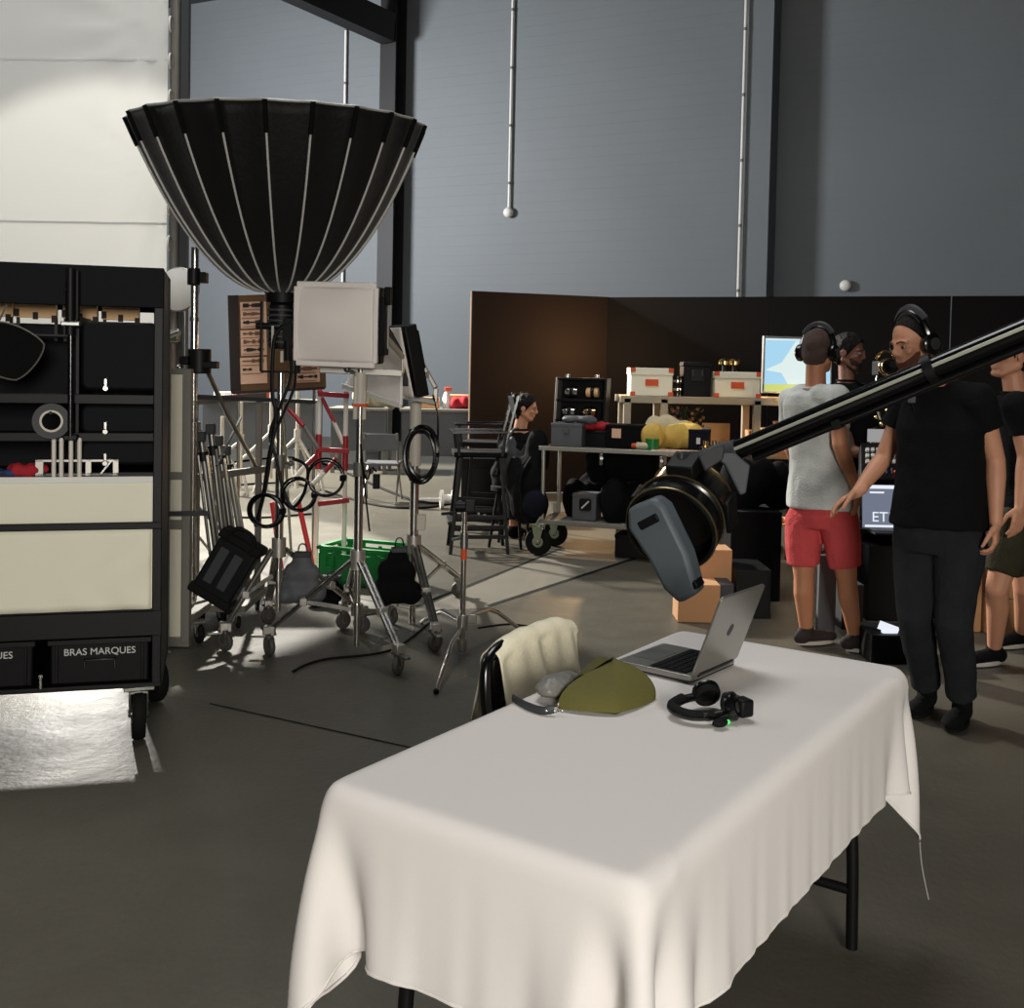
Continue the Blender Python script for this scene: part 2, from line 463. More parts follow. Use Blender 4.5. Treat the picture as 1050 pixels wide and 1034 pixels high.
def remesh_part(mb, name, mt, parent, voxel=0.008, smooth=4, wrinkle=0.0, wscale=9.0, cuts=(), label=None, solo_args=None):
    """overlapping closed shapes -> one continuous surface"""
    org = ORG[parent.name] if parent is not None else V(solo_args[2])
    me = mesh_of(mb, name, org, mt, 0)
    o = bpy.data.objects.new(name, me); COL.objects.link(o)
    r = o.modifiers.new('r', 'REMESH'); r.mode = 'VOXEL'; r.voxel_size = voxel
    if smooth:
        q = o.modifiers.new('s', 'SMOOTH'); q.factor = 0.5; q.iterations = smooth
    dg = bpy.context.evaluated_depsgraph_get()
    m2 = bpy.data.meshes.new_from_object(o.evaluated_get(dg))
    o.modifiers.clear(); o.data = m2; bpy.data.meshes.remove(me)
    m2.name = name
    if wrinkle:
        N = len(m2.vertices); nr = [v.normal.copy() for v in m2.vertices]
        for v, n_ in zip(m2.vertices, nr):
            p = v.co + org
            d = noise.noise(V((p.x * wscale, p.y * wscale, p.z * wscale * 0.55))) + 0.5 * noise.noise(V((p.x * wscale * 2.3, p.y * wscale * 2.3, p.z * wscale * 1.6)))
            v.co += n_ * d * wrinkle
    if cuts:
        bm = bmesh.new(); bm.from_mesh(m2)
        for pc, pn in cuts:
            g = bm.verts[:] + bm.edges[:] + bm.faces[:]
            rr = bmesh.ops.bisect_plane(bm, geom=g, plane_co=V(pc) - org, plane_no=V(pn), clear_outer=True)
            ed = [e for e in rr['geom_cut'] if isinstance(e, bmesh.types.BMEdge)]
            if ed: bmesh.ops.holes_fill(bm, edges=ed)
        bm.to_mesh(m2); bm.free()
    m2.materials.clear(); m2.materials.append(M[mt])
    m2.polygons.foreach_set('use_smooth', [True] * len(m2.polygons))
    ORG[o.name] = org
    if parent is not None: o.parent = parent
    else:
        tag(o, solo_args[0], solo_args[1], solo_args[3] if len(solo_args) > 3 else None); o.location = org
    if label: o['label'] = label
    return o
def text_part(txt, name, mt, parent, o, x, y, height, extrude=0.002, label=None, align='CENTER'):
    cu = bpy.data.curves.new(name, 'FONT'); cu.body = txt; cu.size = height * 1.35; cu.extrude = extrude; cu.align_x = align; cu.align_y = 'CENTER'
    t = bpy.data.objects.new('tmp', cu); COL.objects.link(t)
    dg = bpy.context.evaluated_depsgraph_get()
    me = bpy.data.meshes.new_from_object(t.evaluated_get(dg)); bpy.data.objects.remove(t)
    x, y = V(x).normalized(), V(y).normalized(); z = x.cross(y); org = ORG[parent.name]
    for v in me.vertices:
        c = v.co.copy(); v.co = V(o) + x * c.x + y * c.y + z * c.z - org
    me.materials.clear(); me.materials.append(M[mt]); me.name = name
    ob = bpy.data.objects.new(name, me); COL.objects.link(ob); ob.parent = parent; ORG[ob.name] = org
    if label: ob['label'] = label
    return ob
def bez(p, n=24):
    """smooth curve through points (Catmull-Rom)"""
    p = [V(q) for q in p]; out = []
    for i in range(len(p) - 1):
        a, b, c, d = p[max(i - 1, 0)], p[i], p[i + 1], p[min(i + 2, len(p) - 1)]
        for k in range(n):
            t = k / n
            out.append(0.5 * ((2 * b) + (c - a) * t + (2 * a - 5 * b + 4 * c - d) * t * t + (3 * b - a - 3 * c + d) * t ** 3))
    out.append(p[-1]); return out
# ================================================================== SETTING
struct(MB().bb(-16, 18, -6, 34, -0.2, 0), 'floor', 'concrete', smooth=0)
WA = V((-2.5, 22.0, 0)); WT = V((math.cos(math.radians(25)), -math.sin(math.radians(25)), 0)); WN = V((-WT.y * -1 * -1, 0, 0))
WN = V((-math.sin(math.radians(25)), -math.cos(math.radians(25)), 0))      # towards the room
def W_(s, out=0.0, z=0.0): return WA + WT * s + WN * out + V((0, 0, z))
def wall_s(u, v=300, out=0.0):
    """distance along the rear wall seen in column u"""
    k = ray(u, v); k = V((k.x, k.y, 0)); o = V((0, 0, 0)); q = WA + WN * out
    t = (q - o).dot(WN) / k.dot(WN)
    return (k * t - q).dot(WT), k * t
struct(MB().box(W_(3, -0.15, 4.75), (36, 0.3, 9.5), (WT, WN, V((0, 0, 1)))), 'wall_back', 'cladding', smooth=0)
cb = MB().box((1, 14, 9.62), (36, 42, 0.24))
for k in range(14):
    a = W_(-14, 0.7 + k * 1.0, 9.44); b = W_(21, 0.7 + k * 1.0, 9.44)
    cb.bar(a, b, 0.08, 0.16)
struct(cb, 'ceiling', 'dark_grey', smooth=0)
# black steel column with its roof rafter
s0, c0 = wall_s(401, 200, 0.25)
mb = MB()
for o_ in (0.06, 0.44): mb.box(W_(s0, o_, 4.75), (0.36, 0.03, 9.5), (WT, WN, V((0, 0, 1))))
mb.box(W_(s0, 0.25, 4.75), (0.03, 0.38, 9.5), (WT, WN, V((0, 0, 1))))
struct(mb, 'trim_1', 'column_black', smooth=0)
a = P(399, 30, c0.y - .3); b = P(285, -22, c0.y - 2.2)
struct(MB().bar(a, b, 0.35, 0.55), 'trim_2', 'column_black', smooth=0)
# grey column right of the middle with a flange that throws a shadow
s1, c1 = wall_s(777, 200, 0.5)
mb = MB()
mb.box(W_(s1, 0.30, 4.75), (0.42, 0.6, 9.5), (WT, WN, V((0, 0, 1))))
struct(mb, 'trim_3', 'cladding', smooth=0)
# conduits on the rear wall
def conduit(u, vtop, vbot, lab, bulb, out=0.06):
    s, c = wall_s(u, 150, out)
    zt = P(u, vtop, c.y).z; zb = P(u, vbot, c.y).z
    base = W_(s, out, zb)
    t = thing('conduit', lab, 'conduit', base)
    part(MB().cyl(W_(s, out, zb), W_(s, out, min(zt, 9.4)), 0.026, 10), 'pipe', 'white_plastic', t)
    z = zb + 0.5
    while z < min(zt, 9.2):
        part(MB().cyl(W_(s, out, z), W_(s, out, z + 0.05), 0.032, 10), 'pipe_clip', 'grey_paint', t); z += 1.1
    if bulb:
        part(MB().sph(W_(s, out + 0.02, zb - 0.04), 0.1), 'end_fitting', 'white_plastic', t)
conduit(523, -200, 216, 'white conduit on the rear wall ending in a round fitting at mid height', True)
conduit(761, -200, 330, 'thin white conduit beside the grey wall column above the dark flats', False, 0.66)
conduit(353, 10, 330, 'white conduit between black column and the white diffusion frame, above the umbrella softbox', False)
s, c = wall_s(867, 293, 0.05)
z = P(867, 293, c.y).z
t = thing('wall_lamp', 'small round white fitting on the wall above the headphone wearers', 'wall fitting', W_(s, 0, z))
part(MB().cyl(W_(s, 0.0, z), W_(s, 0.05, z), 0.06), 'base', 'grey_paint', t)
part(MB().ell(W_(s, 0.08, z), (WT * 0.095, WN * 0.06, V((0, 0, 0.095)))), 'globe', 'white_plastic', t)
# floor joints and a paler strip of floor
def gq(*px): return [G(*q) for q in px]
jb = MB()
def joint(a, b, wd=0.012):
    a, b = G(*a), G(*b); d = (b - a); d = (d / d.length).cross(V((0, 0, 1))) * wd / 2
    jb.add([a + d + V((0, 0, .002)), a - d + V((0, 0, .002)), b - d + V((0, 0, .002)), b + d + V((0, 0, .002))], [(0, 1, 2, 3)])
joint((215, 722), (425, 768)); joint((420, 625), (575, 563), .03); joint((500, 622), (660, 570), .04); joint((300, 600), (420, 625))
struct(jb, 'trim_4', 'rubber', smooth=0)
q = gq((424, 627), (572, 565), (660, 570), (496, 624))
struct(MB().add([p + V((0, 0, .001)) for p in q] + [p + V((0, 0, -.01)) for p in q], [(0, 1, 2, 3), (7, 6, 5, 4), (0, 4, 5, 1), (1, 5, 6, 2), (2, 6, 7, 3), (3, 7, 4, 0)]), 'trim_5', 'pale_floor', smooth=0)

# dark scenery flats round the work area
def flat(a, b, h, lab, mt, grp=None):
    a, b = V(a), V(b); d = (b - a).normalized(); nr = V((d.y, -d.x, 0))
    t = thing('scenery_flat', lab, 'scenery flat', (a + b) / 2, grp)
    part(MB().box((a + b) / 2 + V((0, 0, h / 2 + .01)), ((b - a).length, 0.03, h - .02), (d, nr, V((0, 0, 1)))), 'facing', mt, t)
    mb = MB(); bk = -nr * 0.04
    for q in (a + d * .03, (a + b) / 2, b - d * .03): mb.box(q + bk + V((0, 0, h / 2)), (0.05, 0.05, h), (d, nr, V((0, 0, 1))))
    for z in (0.05, h / 2, h - .03): mb.box((a + b) / 2 + bk * 1.02 + V((0, 0, z)), ((b - a).length - .01, 0.045, 0.06), (d, nr, V((0, 0, 1))))
    part(mb, 'frame', 'brown_board', t)
FL = P(482, 400, 12.7); FC = P(621, 400, 13.3); FR = P(1180, 400, 11.3)
FL.z = FC.z = FR.z = 0
hL = P(482, 298, 12.7).z; hC = P(621, 305, 13.3).z
flat(FL, FC + (FC - FL).normalized() * .02, (hL + hC) / 2, 'brown-black scenery flat at the left end, behind the seated woman', 'flat_brown')
n_ = 3
labs = ['long dark scenery flat rising behind the storage boxes and lit desk', 'dark scenery flat rising behind the two men with headphones and the monitor', 'dark scenery flat behind the person in a cap at the photo edge']
for k in range(n_):
    a = FC + (FR - FC) * (k / n_); b = FC + (FR - FC) * ((k + 1) / n_ - 0.002)
    flat(a, b, hC, labs[k], 'flat_black')

# ================================================================== DIFFUSION FRAME (far left)
D = 8.7
x1 = P(172, 100, D).x; zt = 5.9; zb = 1.5; x0 = x1 - 4.4
t = thing('diffusion_frame', 'huge white diffusion cloth on a tubular frame at far left', 'diffusion frame', (x1, D, 0))
def fab(u, v):
    x = x0 + (x1 - x0) * u; z = zb + (zt - zb) * v
    cr = 0.0
    for (cx, cz) in ((1, .62), (1, .35), (1, .87)):
        du, dv = (1 - u) * 4.4, (v - cz) * 5; rr = math.hypot(du, dv); a = math.atan2(dv, du + 1e-6)
        cr += 0.012 * math.sin(a * 14) * math.exp(-((rr - 0.5) / 0.5) ** 2)
    return (x, D + 0.05 * math.sin(u * 3) * math.sin(v * PI) + cr + 0.01 * math.sin(u * 9 + v * 4), z)
part(MB().sheet(fab, 70, 60), 'diffusion_cloth', 'diffusion', t, smooth=180)
mb = MB()
for zz in (P(90, 60, D).z, P(90, 228, D).z):
    v0 = (zz - zb) / (zt - zb)
    mb.sheet(lambda u, v: V(fab(u, v0 + (v - .5) * 0.004)) + V((0, -0.004, 0)), 50, 1, 0.003)
part(mb, 'seam', 'grey_seam', t)
xe = x1 + 0.06
part(MB().cyl((xe, D, 0.6), (xe, D, zt + .1), 0.045, 12), 'frame_tube', 'grey_metal', t)
part(MB().cyl((x0 - .06, D, 0.6), (x0 - .06, D, zt + .1), 0.045, 12), 'frame_tube', 'grey_metal', t)
part(MB().cyl((x0 - .06, D, zt + .08), (xe, D, zt + .08), 0.045, 12), 'frame_tube', 'grey_metal', t)
z = 1.6
while z < zt:
    part(MB().torus((xe - .03, D - .03, z), (1, 0.1, 0), 0.06, 0.008, 14, 6), 'tie', 'white_plastic', t); z += 0.29
part(MB().box((xe + .085, D - .01, 3.5), (.06, .06, 5.4)), 'stiffener', 'dark_grey', t)
for xx in (xe, x0 - .06):
    mb = MB().cyl((xx, D, 0.02), (xx, D, 0.75), 0.03, 12)
    for a in (20, 140, 260):
        d = V((math.cos(math.radians(a)), math.sin(math.radians(a)), 0))
        mb.tube([V((xx, D, .55)), V((xx, D, 0)) + d * .5 + V((0, 0, .02))], 0.014, 8)
    part(mb, 'support_stand', 'grey_metal', t)
mb = MB()
for v_ in (295, 345): 
    z = P(172, v_, D).z; mb.box((xe, D - .07, z), (.16, .12, .1)).cyl((xe, D - .14, z), (xe + .1, D - .14, z + .04), .03)
part(mb, 'clamp', 'steel', t, bevel=.01)
# round white reflector behind the stand
c = P(183, 297, 7.6); r = .15
t = thing('round_reflector', 'round white reflector disc behind the chrome pole right of the black cart', 'reflector', (c.x, c.y, 0))
part(MB().lathe([(0.01, 0), (r * .95, .0), (r, .006), (r, .012), (r * .95, .018), (0.01, .018)], c, (-.15, -1, .05), 32), 'disc', 'white_plastic', t)
part(MB().torus(c + V((0, .0, 0)), (-.15, -1, .05), r, .008, 36), 'rim', 'grey_metal', t)
mb = MB().cyl((c.x + .03, c.y + .06, 0.02), (c.x + .03, c.y + .06, c.z), .012)
for a in (30, 150, 270): mb.tube([(c.x + .03, c.y + .06, .4), (c.x + .03 + .3 * math.cos(math.radians(a)), c.y + .06 + .3 * math.sin(math.radians(a)), .012)], .01, 8)
part(mb, 'stand', 'steel', t)

# ================================================================== BLACK EQUIPMENT CART
D0, D1 = 4.25, 4.80
def cx(u, D=D0): return P(u, 480, D).x
def cz(v, D=D0): return P(100, v, D).z
XR, XL = cx(167), cx(167) - 1.30
t = thing('equipment_cart', 'black wheeled equipment cart with shelves and white boards at the left edge', 'cart', ((XL + XR) / 2, (D0 + D1) / 2, 0))
CART = t
zt, zb = cz(274), cz(702)
for x in (XL + .02, XR - .02):
    for y in (D0 + .02, D1 - .02): part(MB().bb(x - .018, x + .018, y - .018, y + .018, zb, zt), 'post', 'black_metal', t, bevel=.004)
part(MB().bb(XL + .02, XR - .02, D1 - .025, D1 - .01, zb, cz(330)).bb(XL + .02, XR - .02, D1 - .025, D1 - .01, cz(314), zt), 'back_panel', 'navy_panel', t)
part(MB().bb(XR - .022, XR - .004, D0 + .03, D1 - .03, zb, zt), 'side_panel', 'black_metal', t)
part(MB().bb(XL + .004, XL + .022, D0 + .03, D1 - .03, zb, zt), 'side_panel', 'black_metal', t)
part(MB().bb(XL, XR, D0 - .012, D0 + .012, cz(315), zt), 'header_panel', 'navy_panel', t, bevel=.004)
for v_, lip in ((411, 7), (449, 6), (488, 5), (627, 4)):
    part(MB().bb(XL + .02, XR - .02, D0 + .03, D1 - .03, cz(v_) - .012, cz(v_)).bb(XL + .02, XR - .02, D0 + .015, D0 + .03, cz(v_) - .012, cz(v_ - lip)), 'shelf', 'black_metal', t, bevel=.003)
xd = cx(84)
part(MB().bb(xd - .008, xd + .008, D0 + .02, D1 - .03, cz(488), cz(325)), 'divider', 'black_metal', t, bevel=.003)
# padded compartment fronts in the right bay
for (va, vb) in ((330, 400), (415, 444), (452, 476)):
    mb = MB().prism(rrect(cx(162) - cx(87), cz(va) - cz(vb), .03), ((cx(87) + cx(162)) / 2, D0 + .10, (cz(va) + cz(vb)) / 2), (1, 0, 0), (0, 0, 1), .14)
    o = part(mb, 'padded_bin', 'navy_panel', t, bevel=.012)
    part(MB().box((cx(111), D0 + .02, cz(vb - 6)), (.014, .02, .05)).cyl((cx(111), D0 + .015, cz(vb - 2)), (cx(111), D0 + .005, cz(vb - 2)), .012), 'latch', 'chrome', o, bevel=.003)
part(MB().bb(XL, XR, D0 - .02, D0 + .0, cz(537) - .014, cz(537) + .014), 'front_rail', 'black_metal', t, bevel=.004)
part(MB().bb(XL, XR, D0 - .004, D0 + .02, cz(650), cz(625)), 'front_apron', 'black_metal', t, bevel=.003)
part(MB().bb(XL, XR, D0, D1, cz(703), cz(698)), 'base_tray', 'black_metal', t, bevel=.004)
def caster(tt, x, y, r, ztop, yaw=0.0, tyre='rubber', plate='steel', wd=.5):
    """swivel caster: its own part with wheel and brake as sub-parts"""
    ax = V((math.cos(yaw), math.sin(yaw), 0)); fw = V((-ax.y, ax.x, 0))
    c = V((x, y, r)); w2 = r * wd
    mb = MB().box((x, y, ztop - .008), (r * 1.1, r * 1.1, .014), (ax, fw, V((0, 0, 1)))).cyl((x, y, ztop - .03), (x, y, ztop - .01), r * .35)
    for s_ in (-1, 1):
        mb.prism([(-r * .16, -r * .12), (r * .16, -r * .12), (r * .42, ztop - .03 - r), (-r * .42, ztop - .03 - r)], c + ax * s_ * (w2 * .62) , fw, V((0, 0, 1)), .008)
    mb.box((x, y, ztop - .026), (w2 * 1.3, r * .84, .01), (ax, fw, V((0, 0, 1)))).cyl(c - ax * w2 * .75, c + ax * w2 * .75, r * .12, 10)
    o = part(mb, 'caster', plate, tt, bevel=.002)
    n_ = 24
    part(MB().lathe([(r * .60, -w2 * .45), (r * .92, -w2 * .48), (r, -w2 * .25), (r, w2 * .25), (r * .92, w2 * .48), (r * .60, w2 * .45)], c, ax, 28), 'wheel', tyre, o)
    part(MB().lathe([(r * .05, -w2 * .35), (r * .3, -w2 * .5), (r * .62, -w2 * .36), (r * .62, w2 * .36), (r * .3, w2 * .5), (r * .05, w2 * .35)], c, ax, 20), 'wheel_hub', plate if tyre == 'rubber' else 'grey_metal', o)
    return o
caster(t, cx(144), D0 + .04, .105, zb + .003, .12)
caster(t, cx(144) + .03, D1 - .02, .105, zb + .003, .5)
caster(t, XL + .1, D0 + .1, .105, zb + .003, -.2)
caster(t, XL + .1, D1 - .08, .105, zb + .003, .3)

# pale rails seen through the slot
for xa, xb, y_, lab in ((-40, 46, .30, 'pale timber strip in the slot of the black cart, longest piece at left'), (48, 86, .31, 'pale timber strip in the cart slot behind the black pole'), (90, 122, .28, 'short pale timber strip with dark marks in the cart slot'), (128, 163, .30, 'pale timber strip in the cart slot, at its right end')):
    c = V(((cx(xa, D0 + y_) + cx(xb, D0 + y_)) / 2, D0 + y_, cz(334, D0 + y_)))
    L = cx(xb, D0 + y_) - cx(xa, D0 + y_)
    tt = thing('timber_strip', lab, 'timber strip', c, 'timber strips in the cart slot')
    part(MB().box(c + V((0, 0, .065)), (L, .03, .085)), 'batten', 'pale_wood', tt, bevel=.003)
    mb = MB()
    for q in np.linspace(-.5, .5, 3 + int(L * 6)): mb.box(c + V((q * L * .9, -.016, .03 + .012 * math.sin(q * 9))), (.02, .004, .03))
    part(mb, 'dark_tags', 'ink', tt)
    for sx in (-.46, .46): part(MB().box(c + V((sx * L, .03, .0)), (.012, .012, .14)), 'hanger', 'black_metal', tt)
part(MB().bb(XL + .03, XR - .03, D0 + .22, D0 + .40, cz(347, D0 + .3), cz(345, D0 + .3)), 'shelf', 'black_metal', t)
# telescopic pole strapped to the cart front
xp = cx(80); y_ = D0 - .045
tt = thing('telescopic_pole', 'black telescopic pole clipped upright to the front of the cart', 'pole', (xp, y_, cz(448)))
part(MB().cyl((xp, y_, cz(448)), (xp, y_, cz(340)), .011), 'inner_tube', 'black_gloss', tt)
part(MB().cyl((xp - .002, y_, cz(345)), (xp - .002, y_, cz(279)), .018), 'outer_tube', 'black_metal', tt)
part(MB().cyl((xp + .022, y_, cz(330)), (xp + .022, y_, cz(281)), .01), 'side_tube', 'black_metal', tt)
part(MB().box((xp, y_ - .005, cz(334)), (.07, .04, .018)), 'clamp', 'steel', tt, bevel=.004)
part(MB().box((xp, y_ + .02, cz(447)), (.05, .06, .02)).box((xp, y_ + .02, cz(300)), (.05, .05, .02)), 'bracket', 'black_metal', tt, bevel=.004)
# hanging net flag with wire rim
c = V((cx(18), D0 + .05, cz(362)))
pts = []
for k in range(48):
    a = 2 * PI * k / 48; rr = .135 / (abs(math.cos(a)) ** 1.4 + abs(math.sin(a)) ** 1.4) ** (1 / 1.4)
    pts.append(c + V((rr * math.cos(a + .25) * 1.0, .01 * math.sin(a), rr * math.sin(a + .25) * .85)))
tt = thing('net_flag', 'small dark net flag with a bent wire rim hanging on the cart', 'net flag', c)
part(MB().tube(pts, .0035, 6, closed=True), 'wire_rim', 'grey_metal', tt)
part(MB().add(pts + [c], [(k, (k + 1) % 48, 48) for k in range(48)]), 'net', 'black_fabric', tt)
part(MB().tube([pts[32], pts[32] + V((-.03, 0.02, -.10))], .005, 6).tube([pts[12], c + V((.0, .03, .20))], .004, 6), 'handle', 'grey_metal', tt)
# roll of tape
c = V((cx(62), D0 - .03, cz(431)))
tt = thing('tape_roll', 'roll of black tape hanging on the cart front below the shelf', 'tape roll', c)
part(MB().lathe([(.040, -.022), (.068, -.022), (.068, .022), (.040, .022), (.040, -.022)], c, (.1, -1, .05), 36, False), 'tape', 'dark_grey', tt)
part(MB().lathe([(.034, -.024), (.042, -.024), (.042, .024), (.034, .024), (.034, -.024)], c, (.1, -1, .05), 36, False), 'core', 'pale_paint', tt)
part(MB().cyl(c + V((0, -.03, .033)), c + V((0, .05, .033)), .006), 'hook', 'black_metal', tt)
# white boards in the cart front
y_ = D0 + .035
tt = thing('white_board', 'large white board filling the middle of the black cart front', 'board', ((XL + cx(161)) / 2, y_, cz(626)))
part(MB().bb(XL + .03, cx(160.5), y_ - .02, y_ + .02, cz(624), cz(487)), 'sheet', 'white_board', tt, bevel=.006)
part(MB().bb(XL + .03, cx(160), y_ - .026, y_ - .02, cz(494), cz(487.5)).bb(cx(155.5), cx(160), y_ - .026, y_ - .02, cz(533), cz(494)), 'edge_band', 'white_paper', tt, bevel=.002)
solo(MB().sheet(lambda u, v: (XL + .03 + (cx(156) - XL - .03) * u, y_ - .030 - .004 * math.sin(u * 40 + 3 * math.sin(v * 5)) * (u ** 3), cz(623) + (cz(541) - cz(623)) * v), 80, 12, .002), 'frosted_sheet', 'white_board', 'frosted white plastic sheet below the cart rail with wavy creases', 'sheet', (cx(80), y_ - .04, cz(624)), smooth=180)
# clamp frame with four white tubes standing on top of the boards
z0 = cz(487); y_ = D0 + .045
tt = thing('aluminium_bracket', 'grey aluminium bracket lying on the white board in the cart', 'bracket', (cx(85), y_, z0))
part(MB().bb(cx(45), cx(124), y_ - .03, y_ - .02, z0 + .055, z0 + .066).bb(cx(45), cx(124), y_ - .03, y_ - .02, z0, z0 + .012).bb(cx(45), cx(53), y_ - .03, y_ - .02, z0, z0 + .066).bb(cx(92), cx(98), y_ - .03, y_ - .02, z0, z0 + .066).bb(cx(118), cx(124), y_ - .03, y_ - .02, z0, z0 + .066).bb(cx(45), cx(124), y_ - .02, y_ + .03, z0, z0 + .006), 'frame', 'alu', tt, bevel=.002)
part(MB().bar((cx(107), y_ - .032, z0 + .01), (cx(117), y_ - .032, z0 + .06), .006, .006), 'brace', 'chrome', tt)
for k, (u_, lab) in enumerate(((63, 'white tube upright on the cart, first from the left of four'), (70, 'white tube upright on the cart, second from the left of four'), (79, 'white tube upright on the cart, third from left of four'), (87, 'white tube upright on the cart, last on the right of four'))):
    x = cx(u_); tt = thing('white_tube', lab, 'tube', (x, y_ - .05, z0), 'white tubes on the cart')
    part(MB().cyl((x, y_ - .043, z0 - .0), (x, y_ - .043, cz(450)), .0085), 'tube', 'white_tube', tt)
    part(MB().sph((x, y_ - .043, cz(450)), .0088, 10, 6), 'end_cap', 'white_plastic', tt)
def cloth_lump(name, c, sx, sy, sz, mt, lab, cat, seed=0):
    rnd = random.Random(seed); mb = MB()
    for k in range(7):
        mb.ell(V(c) + V((rnd.uniform(-.5, .5) * sx, rnd.uniform(-.4, .4) * sy, sz * .45 + rnd.uniform(-.1, .1) * sz)), (V((sx * .28, rnd.uniform(-.1, .1) * sy, 0)), V((0, sy * .3, 0)), V((0, 0, sz * .5))))
    return remesh_part(mb, name, mt, None, max(.006, min(sx, sy, sz) * .09), 3, min(sx, sy, sz) * .10, 3.0 / min(sx, sy, sz) * .5, solo_args=(lab, cat, V(c)))
cloth_lump('red_cloth', (cx(36), D0 + .06, z0), .13, .09, .05, 'red_cloth', 'crumpled red cloth on the cart beside the aluminium bracket', 'cloth', 3)
cloth_lump('blue_cloth', (cx(14), D0 + .05, z0), .10, .08, .03, 'blue_cloth', 'small blue cloth on the cart, left of the red cloth', 'cloth', 4)
# crates in the bottom of the cart
def crate(ua, ub, lab, txt):
    xa, xb, za, zb_ = cx(ua), cx(ub), cz(698), cz(652)
    tt = thing('storage_crate', lab, 'crate', ((xa + xb) / 2, D0 + .25, za), 'crates in the cart base')
    part(MB().bb(xa + .01, xb - .01, D0 + .02, D1 - .05, za + .002, zb_), 'body', 'black_plastic', tt, bevel=.008)
    mb = MB().bb(xa, xb, D0 + .012, D1 - .045, zb_ - .022, zb_).bb(xa + .03, xa + .04, D0 + .012, D0 + .03, za + .01, zb_ - .02).bb(xb - .04, xb - .03, D0 + .012, D0 + .03, za + .01, zb_ - .02)
    part(mb, 'rim', 'black_metal', tt, bevel=.003)
    xm = (xa + xb) / 2; zm = cz(677)
    part(MB().bb(xm - .06, xm + .06, D0 + .008, D0 + .03, zm + .012, zm + .02).bb(xm - .06, xm - .052, D0 + .008, D0 + .03, zm - .02, zm + .02).bb(xm + .052, xm + .06, D0 + .008, D0 + .03, zm - .02, zm + .02), 'handle', 'black_gloss', tt, bevel=.002)
    text_part(txt, 'lettering', 'label_white', tt, (xm, D0 + .016, cz(665)), (1, 0, 0), (0, 0, 1), .028)
crate(57, 157, 'black crate lettered in white in the cart base, right of two', 'BRAS MARQUES')
crate(-65, 46, 'black crate in the cart base at the photo edge, left of two', 'BRAS MARQUES')
tt = thing('spring_clip', 'small chrome clip hanging between the two black crates', 'clip', (cx(52), D0, cz(700)))
part(MB().box((cx(52), D0 - .01, cz(692)), (.012, .012, .05)), 'body', 'chrome', tt, bevel=.003)
part(MB().cyl((cx(52), D0 - .012, cz(686)), (cx(52), D0 + .0, cz(686)), .008), 'pivot', 'steel', tt)

# the cart stands turned a little, its right side hidden
CART_SET = [o for o in COL.objects if o.parent is None and o.get('category') and o.location.x < XR + .02 and o.location.y < D1 + .1 and o.location.y > D0 - .2]
PIV = V((XR, D0, 0)); RZ = Matrix.Rotation(math.radians(15), 3, 'Z')
for o in CART_SET:
    o.location = PIV + RZ @ (V(o.location) - PIV); o.rotation_euler.z = math.radians(15)

# tall narrow white-sided flat beside the cart
D = G(183, 664).y
xa, xb = P(166, 500, D).x, P(196, 500, D).x
zt = P(180, 380, D).z
tt = thing('trolley_panel', 'tall narrow grey framed trolley panel standing right of the black cart', 'panel', ((xa + xb) / 2, D + .3, 0))
mb = MB()
for x in (xa + .02, xb - .025): mb.bb(x - .02, x + .025, D - .02, D + .03, .03, zt)
for v_, h in ((381, .03), (488, .04), (538, .05), (658, .05)):
    z = P(180, v_, D).z; mb.bb(xa, xb, D - .018, D + .028, z - h / 2, z + h / 2)
part(mb, 'frame', 'grey_paint', tt, bevel=.004)
part(MB().bb(xa + .04, xb - .05, D + .0, D + .012, .05, zt - .02), 'white_inset', 'white_board', tt)
part(MB().bb(xa, xb, D + .03, D + .6, .12, .16).bb(xa, xa + .03, D + .03, D + .6, .16, zt - .3), 'deck', 'grey_paint', tt, bevel=.004)
part(MB().bar((xa - .05, D - .03, P(180, 527, D).z), (xb + .10, D - .03, P(180, 525, D).z), .02, .025), 'cross_rail', 'dark_grey', tt)
for (x, y) in ((xa + .05, D + .07), (xb + .02, D + .10), (xa + .05, D + .55), (xb + .02, D + .55)):
    caster(tt, x, y, .055, .125, .6)
# ================================================================== UMBRELLA SOFTBOX ON ITS STAND
D = 5.70
AX = P(284, 400, D).x
zap = P(288, 300, D).z; zr = P(282, 130, D).z
base = V((AX - .06, D, 0))
# bowl
tilt = math.radians(-4)
ax = V((-.012, math.sin(tilt) * 1, math.cos(tilt))).normalized()      # opening looks up and slightly away
ap = V((AX + .02, D, zap)); Rr = .755; Hh = (zr - zap) + .0
NR = 22
xx = V((1, 0, 0)); xx = (xx - ax * xx.dot(ax)).normalized(); yy = ax.cross(xx)
def prof(t):      # radius, height along the rib (parabola)
    r = .075 + (Rr - .075) * t
    return r, Hh * (t ** 2.0) * .95 + Hh * .05 * t
tt = thing('umbrella_softbox', 'big black ribbed umbrella softbox opening upward above the light stands', 'softbox', (ap.x, ap.y, ap.z))
OFF = math.radians(-90 - 9)
def bp(t, k, sag=0.0):
    r, h = prof(t); a = OFF + 2 * PI * k / NR
    fr = k - math.floor(k); s_ = 1 - .028 * math.sin(PI * fr) * (0.3 + .7 * t)
    return ap + ax * h + (xx * math.cos(a) + yy * math.sin(a)) * (r * s_ + sag)
part(MB().sheet(lambda u, v: bp(v, u * NR), NR * 6, 28, .004), 'fabric', 'softbox_black', tt, smooth=180)
for k in range(NR):
    r_ = part(MB().tube([bp(t, k, .006) for t in np.linspace(.05, .92, 22)], .0055, 6), 'rib', 'rib_white', tt)
    part(MB().tube([bp(t, k, .007) for t in np.linspace(.915, 1.0, 4)], .012, 8), 'rib_pocket', 'jet_fabric', r_)
